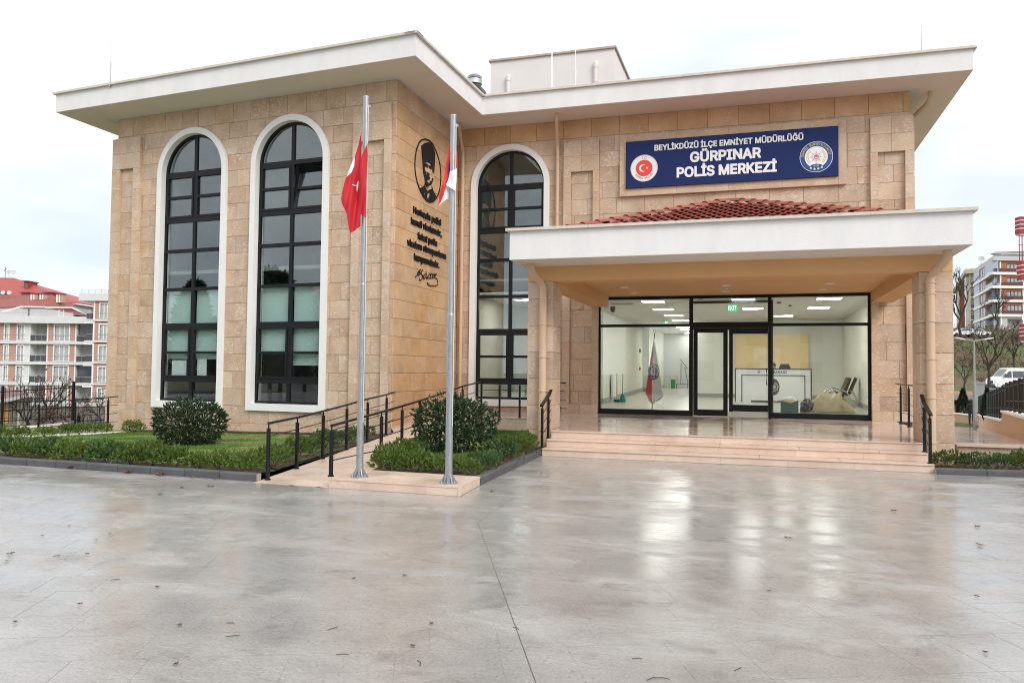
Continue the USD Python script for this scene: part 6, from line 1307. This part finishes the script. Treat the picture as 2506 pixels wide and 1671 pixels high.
def car(label, x, y, z, a):
    t = thing('parked_car', label, 'car', (x, y, z), 'white cars parked on the upper road'); c, s = math.cos(a), math.sin(a); T = lambda P: np.array([(x + p * c - q * s, y + p * s + q * c, z + r) for p, q, r in P])
    for nm, prof, hw_, m in (('body', [(-2.2, .3), (-2.25, .85), (-2.1, .95), (2.0, .85), (2.2, .65), (2.2, .3)], .88, CARWHITE), ('cabin', [(-1.9, .93), (-1.4, 1.42), (.3, 1.45), (1.15, .90)], .74, CARWHITE)):
        e = trimesh.creation.extrude_polygon(Polygon(prof), 2 * hw_, engine='earcut'); v = np.array(e.vertices); obj(nm, (T(np.column_stack([v[:, 0], v[:, 2] - hw_, v[:, 1]])), e.faces), m, t)
    for sy in (-1, 1):
        obj('side_window', (T([(-1.6, sy * .745, .98), (.9, sy * .745, .95), (.25, sy * .745, 1.38), (-1.3, sy * .745, 1.37)]), np.array([[0, 1, 2], [0, 2, 3]])), PANEDARK, t)
        for p in (-1.35, 1.35): obj('wheel', cyl(T([(p, sy * .7, .31)])[0], T([(p, sy * .9, .31)])[0], .31, n=14), RUBBER, t)
car('white car parked on the upper road, left one', 36.9, 165.5, float(ground_z(36.9, 165.5)) + .05, .15 + PI); car('white car parked on the upper road behind the lamp top', 39.6, 166.2, float(ground_z(39.6, 166.2)) + .05, .15)

# ================================================================== APARTMENT BUILDINGS
def dish(parent, p, r, d, m=APTGREY):
    p = np.array(p, float); d = np.array(d, float) / np.linalg.norm(d); mb = MB(); n = 18; a = np.cross(d, [0, 0, 1]); a /= np.linalg.norm(a); b = np.cross(d, a); V = [p - d * r * .25]
    for q in (.55, 1.0):
        for i in range(n): t = 2 * PI * i / n; V.append(p - d * r * .25 * (1 - q * q) + (a * math.cos(t) + b * math.sin(t)) * r * q)
    F = [[0, 1 + i, 1 + (i + 1) % n] for i in range(n)] + [[1 + i, 1 + n + i, 1 + n + (i + 1) % n] for i in range(n)] + [[1 + i, 1 + n + (i + 1) % n, 1 + (i + 1) % n] for i in range(n)]
    obj('satellite_dish', mb.add((np.array(V), np.array(F))).add(cyl(p - d * r * .25, p - d * r * .3 - [0, 0, r * 1.3], r * .06, n=5)).add(cyl(p - d * r * .2 - [0, 0, r * .5], p + d * r * .7 - [0, 0, r * .15], r * .04, n=5)).get(), m, parent)
def aptwindow(t, fr, a0, a1, z0, z1, o, n=3, pane=PANECURT, frame=TRIM, rail=True, bw=.17, dark_low=False):
    m = MB(); b = bw
    for A, B, C, D in ((a0, a0 + b, z0, z1), (a1 - b, a1, z0, z1), (a0 + b, a1 - b, z1 - b, z1), (a0 + b, a1 - b, z0, z0 + b * .5)): m.add(fr.box(A, B, C, D, o - .02, o + .08))
    for k in range(1, n): x = a0 + b + (a1 - a0 - 2 * b) * k / n; m.add(fr.box(x - .055, x + .055, z0 + b * .5, z1 - b, o - .12, o - .03))
    w = obj('window', m.get(), frame, t)
    OFF[w] = OFF[t]
    for k in range(n):
        x0, x1 = a0 + b + (a1 - a0 - 2 * b) * k / n, a0 + b + (a1 - a0 - 2 * b) * (k + 1) / n; obj('pane', fr.quad(x0, x1, z0 + b * .4, z1 - b * .9, o - .10), pane, w)
    if rail: obj('window_rail', MB().add(fr.box(a0 - .1, a1 + .1, z0 + .88, z0 + .93, o + .12, o + .16)).add(fr.box(a0 - .1, a1 + .1, z0 + .25, z0 + .28, o + .12, o + .16)).get(), STEEL, t)
FA = Frame((-105.895, 87.414, 4.305), -YAW)
AB = thing('apartment_building', 'white and pink apartment block with red tiled roof behind the left fence', 'building', (-100, 89, -10))
obj('body', FA.box(-14, 13.4, -13, 4.5, -14, -1.65), APTGREY, AB)
fl_ = [(.99, 3.59), (-2.0, .57), (-5.04, -2.44), (-8.10, -5.46), (-12.5, -8.5)]
for zb in (.57, -2.44, -5.46, -8.5): obj('floor_band', FA.box(-14, 13.38, zb, zb + .43, -1.7, .30), APTWHITE, AB)
obj('parapet', FA.box(-14, 13.4, 3.59, 4.62, -1.7, .75), APTWHITE, AB)
obj('parapet_rail', MB().add(FA.box(-14, 12.5, 5.02, 5.07, .5, .55)).add(FA.box(-14, 12.5, 4.82, 4.85, .5, .55)).add(FA.box(-14, 12.5, 5.2, 5.25, .5, .55)).get(), STEEL, AB)
for k, (z0, z1) in enumerate(fl_):
    for a0, a1, m in ((-14, -1.8, APTWHITE), (-1.8, .50, APTPINK if k < 2 else APTWHITE), (1.34, 2.40, APTPINK), (3.60, 4.28, APTWHITE), (6.80, 7.0, TRIM), (7.0, 7.82, APTPINK), (10.22, 10.95, APTPINK), (10.95, 11.12, TRIM)): obj('wall_panel', FA.box(a0, a1, z0, z1, -1.68, 0), m, AB)
    obj('wall_panel', FA.box(4.28, 4.4, z0, z1, -1.68, .04), TRIM, AB)
    aptwindow(AB, FA, .50, 1.34, z0 + .04, z1 - .15, 0, 2); aptwindow(AB, FA, 2.40, 3.60, z0 + .04, z1 - .15, 0, 2); aptwindow(AB, FA, 7.82, 10.22, z0 + .04, z1 - .08, 0, 3)
    for a0, a1 in ((.5, 1.34), (2.4, 3.6), (7.82, 10.22)): obj('wall_panel', FA.box(a0, a1, z1 - .15, z1, -1.68, -.01), APTWHITE, AB); obj('room_back', FA.box(a0, a1, z0, z1 - .15, -1.68, -.2), PANEDARK, AB)
    obj('balcony_back', FA.box(5.3, 6.75, z0, z1 - .25, -1.64, -1.55), mat('balcony_wall_grey', (.40, .41, .40), .8) if k == 0 else UsdShade.Material.Get(stage, '/World/Looks/balcony_wall_grey'), AB); obj('balcony_door', FA.box(6.25, 6.75, z0, z1 - .4, -1.54, -1.50), PANEDARK, AB)
    for j in range(3): obj('balcony_panel', FA.box(4.45 + j * .8, 5.18 + j * .8, z0 + .05, z0 + .88, .02, .05), DKGREY, AB)
    obj('balcony_rail', MB().add(FA.box(4.4, 6.85, z0 + .93, z0 + .98, 0, .06)).get(), STEEL, AB)
    if k in (0, 2): obj('dark_glazing', FA.box(11.15, 13.3, z0 + .05, z1 - .05, -.6, -.5), PANEDARK, AB)
    for j in range(3): obj('balcony_panel', FA.box(11.2 + j * .75, 11.88 + j * .75, z0 + .05, z0 + .80, -.1, -.06), DKGREY, AB)
    obj('balcony_rail', FA.box(11.15, 13.35, z0 + .84, z0 + .89, -.12, -.05), STEEL, AB)
obj('attic_wall', FA.box(2.6, 10.0, 4.5, 6.05, -6, -1.0), APTGREY, AB); obj('attic_window', FA.box(3.3, 3.55, 4.6, 5.8, -1.0, -.96), PANEDARK, AB); aptwindow(AB, FA, 7.9, 8.7, 4.6, 5.75, -.97, 2, rail=False, bw=.1)
def rawpoly(fr, P, th=.15):
    P = fr.to(P); n = len(P); V = np.vstack([P, P - [0, 0, th]]); F = [[0, i, i + 1] for i in range(1, n - 1)] + [[n, n + i + 1, n + i] for i in range(1, n - 1)]
    for i in range(n): j = (i + 1) % n; F += [[i, n + i, n + j], [i, n + j, j]]
    return V, np.array(F)
rA = obj('roof', MB().add(rawpoly(FA, [(-14, 5.2, -.4), (2.5, 6.12, -.8), (5.9, 6.25, -.8), (3.83, 8.32, -6), (-14, 8.15, -6)])).add(rawpoly(FA, [(5.9, 6.25, -.8), (10.05, 6.05, -.8), (12.9, 4.55, -1.2), (9.6, 5.5, -7), (3.83, 8.32, -6)])).get(), REDROOF, AB); OFF[rA] = OFF[AB]
obj('eaves_board', MB().add(FA.box(2.5, 6.0, 6.0, 6.16, -.8, -.70)).add(FA.box(6.0, 10.05, 5.92, 6.10, -.8, -.70)).add(bar(FA.to([[10.0, 6.0, -.72]])[0], FA.to([[12.9, 4.6, -1.1]])[0], .12, .22)).add(bar(FA.to([[2.5, 6.1, -.72]])[0], FA.to([[-.2, 5.2, -.4]])[0], .12, .22)).get(), TRIM, AB)
for a in (1.8, 3.15, 5.7):
    c_ = obj('chimney', FA.box(a, a + 1.05, 7.0, 8.24, -4.6, -4.0), APTPINK, AB); obj('chimney_cap', FA.box(a - .08, a + 1.15, 8.24, 8.40, -4.7, -3.9), DKGREY, AB); obj('chimney_corner', MB().add(FA.box(a - .02, a + .2, 7.0, 8.23, -3.99, -3.95)).add(FA.box(a + .4, a + .55, 7.0, 8.23, -3.99, -3.95)).get(), TRIM, AB)
for a, z in ((-2.8, 8.5), (-1.85, 8.5)): dish(AB, FA.to([[a, z, -4.5]])[0], .33, FA.n * 1.0 + np.array([0, 0, .5]) + FA.s * .3)
FA2 = Frame(tuple(FA.to([[1.15, 0, 0]])[0]), -YAW)
AB2 = thing('apartment_building', 'narrow pale apartment block with flat white roof next to the police station', 'building', (-92, 92, -10))
obj('body', FA2.box(13.5, 24, -13, 7.0, -13, 1.2), APTWHITE, AB2); obj('roof_slab', FA2.box(11.5, 24, 6.80, 7.88, -6, 2.4), APTWHITE, AB2); obj('roof_rail', MB().add(FA2.box(11.7, 24, 8.35, 8.4, 2.2, 2.25)).add(FA2.box(11.7, 24, 8.12, 8.15, 2.2, 2.25)).get(), STEEL, AB2)
for k in range(8): obj('rail_post', FA2.box(11.8 + k * .95, 11.84 + k * .95, 7.88, 8.4, 2.2, 2.25), STEEL, AB2)
for k in range(6):
    z0 = 4.18 - k * 3.06; z1 = z0 + 2.62
    obj('floor_band', FA2.box(12.3, 24, z0 - .30, z0 - .02, 1.2, 2.15), APTWHITE, AB2); obj('floor_band', FA2.box(12.2, 13.5, z0 - .62, z0 - .32, -.5, 2.1), TRIM, AB2)
    obj('wall_panel', FA2.box(13.72, 14.28, z0, z1, 1.2, 2.0), APTPINK, AB2); obj('corner_pilaster', FA2.box(13.48, 13.70, z0 - .02, z1 + .1, 1.2, 2.06), TRIM, AB2); obj('wall_panel', FA2.box(16.1, 24, z0, z1, 1.2, 2.0), APTPINK, AB2); obj('wall_panel', FA2.box(14.28, 16.1, z1 - .2, z1, 1.2, 2.0), APTPINK, AB2)
    aptwindow(AB2, FA2, 14.28, 16.1, z0 + .05, z1 - .2, 1.98, 3)
    if k in (0, 3): obj('dark_glazing', FA2.box(12.7, 13.45, z0 + .02, z1, .6, .7), PANEDARK, AB2)
    for j in range(2): obj('balcony_panel', FA2.box(12.45 + j * .5, 12.9 + j * .5, z0 + .02, z0 + .82, 1.9, 1.94), DKGREY, AB2)
    obj('balcony_rail', FA2.box(12.4, 13.48, z0 + .86, z0 + .91, 1.88, 1.96), STEEL, AB2)
AB3 = thing('apartment_building', 'house with large bright red roof and dormers rising behind the white and pink block', 'building', (-104, 102, -8))
obj('body', FA.box(-26, 1.8, -12, 7.75, -26, -14.5), APTWHITE, AB3)
obj('roof', MB().add(rawpoly(FA, [(-26, 7.8, -13.5), (3.7, 7.8, -13.5), (-11.2, 12.5, -20), (-26, 12.55, -20)])).add(rawpoly(FA, [(3.7, 7.8, -13.5), (3.7, 7.8, -27), (-11.2, 12.5, -20)])).get(), mat('bright_red_roof', (.36, .085, .065), .6, var=.1, scale=2), AB3)
for a, z, w, o in ((-6.3, 8.45, 1.35, -14.6), (-10.3, 8.6, 1.0, -14.6), (-7.4, 10.6, .8, -17.0), (-2.5, 8.5, 1.6, -14.6)):
    obj('dormer', FA.box(a, a + w, z - .5, z + .95, o - 2.4, o), APTRED, AB3); obj('dormer_roof', FA.box(a - .15, a + w + .15, z + .95, z + 1.08, o - 2.6, o + .4), APTRED, AB3); obj('dormer_window', FA.box(a + .15, a + w - .15, z - .1, z + .8, o, o + .04), PANEDARK, AB3)
for a in (-12.0, -11.25): dish(AB3, FA.to([[a, 13.5, -20]])[0], .42, FA.n + np.array([0, 0, .5]) + FA.s * .25)
obj('aerial', MB().add(cyl(FA.to([[-12.6, 12.4, -20]])[0], FA.to([[-12.6, 14.4, -20]])[0], .045, n=5)).add(bar(FA.to([[-12.85, 13.6, -20]])[0], FA.to([[-12.4, 14.1, -20]])[0], .06, .06)).get(), DKGREY, AB3)

# shop, wall and fences below left
SH = thing('shop_building', 'low beige shop with brown roof and orange sign below the left fence', 'building', (-43, 36, -2))
FSH = Frame((-44.2, 36.65, 0), math.atan2(9.85, -8.75)); Ls = 13.2
obj('wall', FSH.box(-14, Ls, -8, -.60, -8, -.3), mat('shop_beige', (.36, .32, .22), .8), SH); obj('eaves_board', FSH.box(-14, Ls + .2, -.62, -.42, -.3, .15), TRIM, SH); obj('roof', rawpoly(FSH, [(-14, -.42, .12), (Ls + .2, -.42, .12), (Ls - 3, 1.2, -7), (-14, 1.2, -7)], .08), mat('shop_brown_roof', (.20, .105, .085), .8, var=.2, scale=3), SH)
obj('white_door', FSH.box(8.6, 9.8, -5.5, -1.7, -.3, -.24), TRIM, SH); obj('orange_sign', FSH.box(-1.5, 4.3, -2.1, -1.15, -.28, -.16), mat('orange_sign_board', (.80, .38, .08), .5), SH)
RIB = mat('rib_beige', (.44, .40, .30), .8)
for k in range(9): obj('wall_rib', FSH.box(-1 + k * 1.5, -.88 + k * 1.5, -6, -.62, -.3, -.22), RIB, SH)
RW = thing('retaining_wall', 'dark grey retaining wall in front of the apartment blocks', 'wall', (-67, 63, -6))
FRW = Frame((-70.6, 62.0, 0), -YAW); obj('wall_body', FRW.box(-2, 24, -11, -2.4, -.6, 0), mat('retaining_grey', (.16, .15, .14), .9, var=.25), RW); obj('coping', FRW.box(-2, 24, -2.4, -2.05, -.7, .1), APTGREY, RW)
LW = thing('garden_wall', 'low beige wall with white coping at the left edge', 'wall', (-25, 20.6, -1))
wallseg(LW, (-32, 18.44), (-22.56, 21.34), -2.4, -2.2, -1.17, -.27); obj('plinth_band', bar((-32, 18.42, -1.72), (-22.56, 21.30, -.80), .36, .07), BEIGEWALL, LW)
barfence('tall black bar fence on the low wall at the left edge', (-32, 18.6), (-22.6, 21.48), -.95, -.22, 1.30, .13)
barfence('lower black bar fence between the wall end and the police station', (-22.45, 21.6), (-17.6, 25.0), -1.25, -1.0, 1.15, .13)
baretree('bare sapling behind the tall left fence', -48.5, 42.6, -5.2, 7.5, 51, .5, 60)
baretree('bare shrub with yellow leaves behind the left handrail', -33.3, 31.7, -3.4, 4.2, 57, .75, 420, 'shrub')
baretree('bare shrub with a few brown leaves beside the left wall of the wing', -31.2, 32.3, -3.2, 4.4, 63, .65, 90, 'shrub')

# buildings on the right hill
ZD = 13.686
FDF = Frame((47.593, 187.334, ZD), -YAW)
C1, C0 = np.array([47.593, 187.334]), np.array([49.761, 211.011]); LL = np.linalg.norm(C1 - C0)
FDL = Frame((C0[0], C0[1], ZD), math.atan2(C1[1] - C0[1], C1[0] - C0[0]))
AD = thing('apartment_building', 'orange and white apartment block on the right hill', 'building', (52, 190, 10))
def zv(y): return (1568 - y) * .01207
k_ = .01207
sD = FDF.s[:2]
def blockpoly(e0, e1, z0, z1): P = Polygon([C1 + sD * .3 + FDF.n[:2] * e0, C1 + sD * 14 + FDF.n[:2] * e0, C0 + sD * 14, C0 + sD * .3 + FDL.n[:2] * e1, C1 + sD * .3 + FDL.n[:2] * e1 + FDF.n[:2] * e0]).buffer(0).convex_hull; return trimesh.creation.extrude_polygon(P, z1 - z0, engine='earcut').apply_translation([0, 0, ZD + z0])
obj('body', blockpoly(-1.3, -.9, -4, zv(480)), APTGREY, AD); obj('parapet', blockpoly(.45, .45, zv(552), zv(472)), APTGREY, AD)
obj('roof', rawpoly(FDF, [(.4, zv(470), .2), (14, zv(470), .2), (14, zv(300), -6), (3.2, zv(345), -6)], .1), DKGREY, AD); obj('roof_top', rawpoly(FDF, [(3.2, zv(352), -5), (14, zv(352), -5), (14, zv(250), -9), (6, zv(280), -9)], .1), REDROOF, AD); obj('roof_rail', FDF.box(0, 14, zv(428), zv(418), .3, .36), STEEL, AD); obj('attic_glazing', FDF.box(3, 14, zv(465), zv(400), -2, -1.9), PANECURT, AD)
for k, (yt, yb) in enumerate(((555, 752), (798, 990), (1035, 1232), (1278, 1485), (1525, 1760))):
    z1, z0 = zv(yt), zv(yb)
    obj('floor_band', FDF.box(-.3, 14, z0 - .55, z0, -1.3, .40), TRIM, AD)
    obj('wall_panel', FDF.box(1.70, 2.95, z0, z1, -1.3, 0), APTORANGE if k < 4 else APTGREY, AD); obj('wall_panel', FDF.box(2.95, 6.2, z1 - .5, z1, -1.3, 0), APTORANGE if k < 4 else APTGREY, AD); obj('wall_panel', FDF.box(6.2, 14, z0, z1, -1.3, .02), TRIM, AD); obj('column', FDF.box(1.45, 1.70, z0, z1, -1.3, .10), TRIM, AD)
    if k < 4:
        aptwindow(AD, FDF, 2.95, 6.2, z0 + .02, z1 - .5, -.1, 4, PANECURT, DKGREY, False, .08); obj('balcony_glass', FDF.box(1.72 if k else .05, 6.1, z0 + .02, z0 + .78, .28, .32), mat('smoked_glass', (.10, .045, .035), .15) if k == 0 else UsdShade.Material.Get(stage, '/World/Looks/smoked_glass'), AD)
        if k in (0, 2, 3): obj('dark_glazing', FDF.box(.05, 1.42, z0 + .1, z1 - .05, -.5, -.4), PANEDARK, AD)
        obj('mullion', FDF.box(.55, .63, z0 + .8, z1, -.38, -.32), TRIM, AD)
    # receding left face
    obj('floor_band', FDL.box(0, LL, z0 - .55, z0, -1.0, .35), TRIM, AD); obj('wall_panel', FDL.box(LL * .34, LL * .64, z0, z1, -1.0, 0), APTPINK if k < 4 else APTGREY, AD)
    obj('wall_panel', FDL.box(.05, LL * .33, z0, z1, -1.0, .2), APTBLUE if k < 2 else APTGREY, AD)
    if k == 0: obj('wall_panel', FDL.box(LL * .65, LL, z0, z1, -1.0, .2), APTBLUE, AD)
    else: obj('dark_glazing', FDL.box(LL * .67, LL - .2, z0 + .8, z1, -.9, -.7), PANEDARK, AD); obj('balcony_panel', FDL.box(LL * .66, LL, z0, z0 + .8, .1, .2), APTBLUE if k == 1 else DKGREY, AD)
    for s_ in (.38, .52): obj('narrow_window', FDL.box(LL * s_, LL * (s_ + .07), z0 + .3, z1 - .3, 0, .05), PANEDARK, AD)
dish(AD, FDL.to([[3, zv(470) + 2.2, -1]])[0], .7, (-.2, -1, .4))
obj('garage_wall', FDF.box(-6, 10, -7, -3.9, 3, 3.3), APTGREY, AD)
AE = thing('apartment_building', 'beige apartment block partly hidden behind the orange and white one', 'building', (52, 220, 12))
E1, E0 = np.array([49.5, 214.0]), np.array([57.53, 263.5]); LE = np.linalg.norm(E1 - E0); FEL = Frame((E0[0], E0[1], 0), math.atan2(E1[1] - E0[1], E1[0] - E0[0])); FEF = Frame((E1[0], E1[1], 0), -YAW)
obj('body', FEL.box(0, LE, 8, 26.4, -14, 0), APTBEIGE, AE); obj('roof_slab', FEL.box(-1, LE + .8, 26.4, 27.5, -14, 1.1), APTBEIGE, AE); obj('body_front', FEF.box(0, 8, 8, 26.4, -.5, .1), APTBEIGE, AE); obj('roof_front', FEF.box(0, 8, 26.4, 27.6, -.5, 1.0), APTBEIGE, AE); obj('attic', FEL.box(6, LE - 4, 27.5, 29.3, -10, -2.5), APTGREY, AE)
for k in range(6):
    z0 = 23.6 - k * 2.75; obj('balcony', FEF.box(.1, 3.2, z0 - .2, z0 + .75, .1, 1.2), DKGREY, AE); obj('dark_glazing', FEF.box(.4, 2.9, z0 + .8, z0 + 2.4, .1, .2), PANEDARK, AE); obj('floor_band', FEF.box(-.1, 3.4, z0 - .35, z0 - .18, .1, 1.3), TRIM, AE)
    for s_ in np.arange(3, LE - 3, 5.2): obj('window', FEL.box(s_, s_ + 2.0, z0 + .3, z0 + 2.0, 0, .06), PANEDARK, AE)
    for s_ in (8, 26, 44): obj('bay', FEL.box(s_, s_ + 3.4, z0 - .3, z0 + 2.4, .06, .8), APTORANGE if s_ == 26 else TRIM, AE)
FF = Frame((18.89, 68.35, 0), -YAW)
AF = thing('apartment_building', 'dark red and white house with striped balconies at the right edge', 'building', (21, 70, 4))
obj('body', FF.box(2.1, 14, -1.5, 13.9, -1.6, -.8), APTWHITE, AF)
for z0, z1, x0 in ((12.45, 13.75, .0), (8.95, 10.35, .08), (4.35, 5.60, .26)):
    obj('balcony_front', FF.box(x0, 14, z0, z1, .0, .6), APTRED, AF); obj('balcony_slab', FF.box(x0 + .05, 14, z0 - .10, z0, .02, .55), TRIM, AF)
    for q in (.28, .52, .76): obj('white_stripe', FF.box(x0 - .02, 14, z0 + (z1 - z0) * q, z0 + (z1 - z0) * q + .06, -.02, .63), TRIM, AF)
obj('balcony_post', MB().add(FF.box(.02, .06, 10.3, 12.4, .4, .45)).add(FF.box(.36, .41, 10.3, 12.4, .2, .25)).add(FF.box(.03, .4, 11.6, 11.64, .3, .34)).get(), APTRED, AF)
obj('red_annex', FF.box(.55, 14, -1.0, 1.85, .1, 1.0), APTRED, AF); obj('annex_coping', FF.box(.48, 14, 1.85, 1.95, .05, 1.08), TRIM, AF)
dish(AF, FF.to([[.42, 6.05, .7]])[0], .36, (-.25, -1, .35), WHITE)

# what stands across the street behind the camera, seen only mirrored in the windows
def house(label, x, y, w, d, h):
    t = thing('house', label, 'house', (x, y, 0)); obj('walls', box(x - w / 2, x + w / 2, y - d / 2, y + d / 2, -.5, h), APTWHITE, t)
    v = np.array([(x - w / 2 - .6, y - d / 2 - .6, h), (x + w / 2 + .6, y - d / 2 - .6, h), (x + w / 2 + .6, y + d / 2 + .6, h), (x - w / 2 - .6, y + d / 2 + .6, h), (x - w / 4, y, h + 2.4), (x + w / 4, y, h + 2.4)]); obj('roof', (v, np.array([[0, 1, 5], [0, 5, 4], [1, 2, 5], [2, 3, 4], [2, 4, 5], [3, 0, 4], [0, 2, 1], [0, 3, 2]])), REDROOF, t)
    for k in range(4):
        for z in (1.0, 4.0, 7.0):
            if z + 1.6 < h: xx = x - w / 2 + (k + .5) * w / 4; obj('window', MB().add(box(xx - .8, xx + .8, y + d / 2, y + d / 2 + .05, z, z + 1.6)).get(), PANEDARK, t)
house('pale house with red roof across the street, mirrored in the tall windows', -36, -20, 13, 10, 7.6)
house('pale house across the street facing the canopy', 2, -24, 16, 10, 8.5)
def darktree(label, x, y, h, seed):
    t = thing('evergreen_tree', label, 'tree', (x, y, 0), 'evergreens across the street'); g = np.random.default_rng(seed); n = 2600; u = g.random(n); a = g.uniform(0, 2 * PI, n); rad = h * .30 * (1 - u) ** .7 * (1 + .35 * np.sin(a * 3 + u * 9)) * g.uniform(.5, 1.05, n)
    P = np.column_stack([x + rad * np.cos(a), y + rad * np.sin(a), .9 + u * (h - 1)]); obj('crown', leaves(P, np.column_stack([np.cos(a), np.sin(a), np.full(n, .5)]), .75, seed, .4), LEAF_C, t); obj('trunk', cyl((x, y, -.3), (x, y, h * .7), .18, .06, n=8), BARK, t)
for k, (x, y, h) in enumerate(((-44, -16, 9.5), (-48, -19, 10.5), (-40.5, -15, 8.0), (-29, -17, 6.5), (-52, -14, 9))): darktree('dark evergreen tree across the street, mirrored in the arched windows', x, y, h, 300 + k)
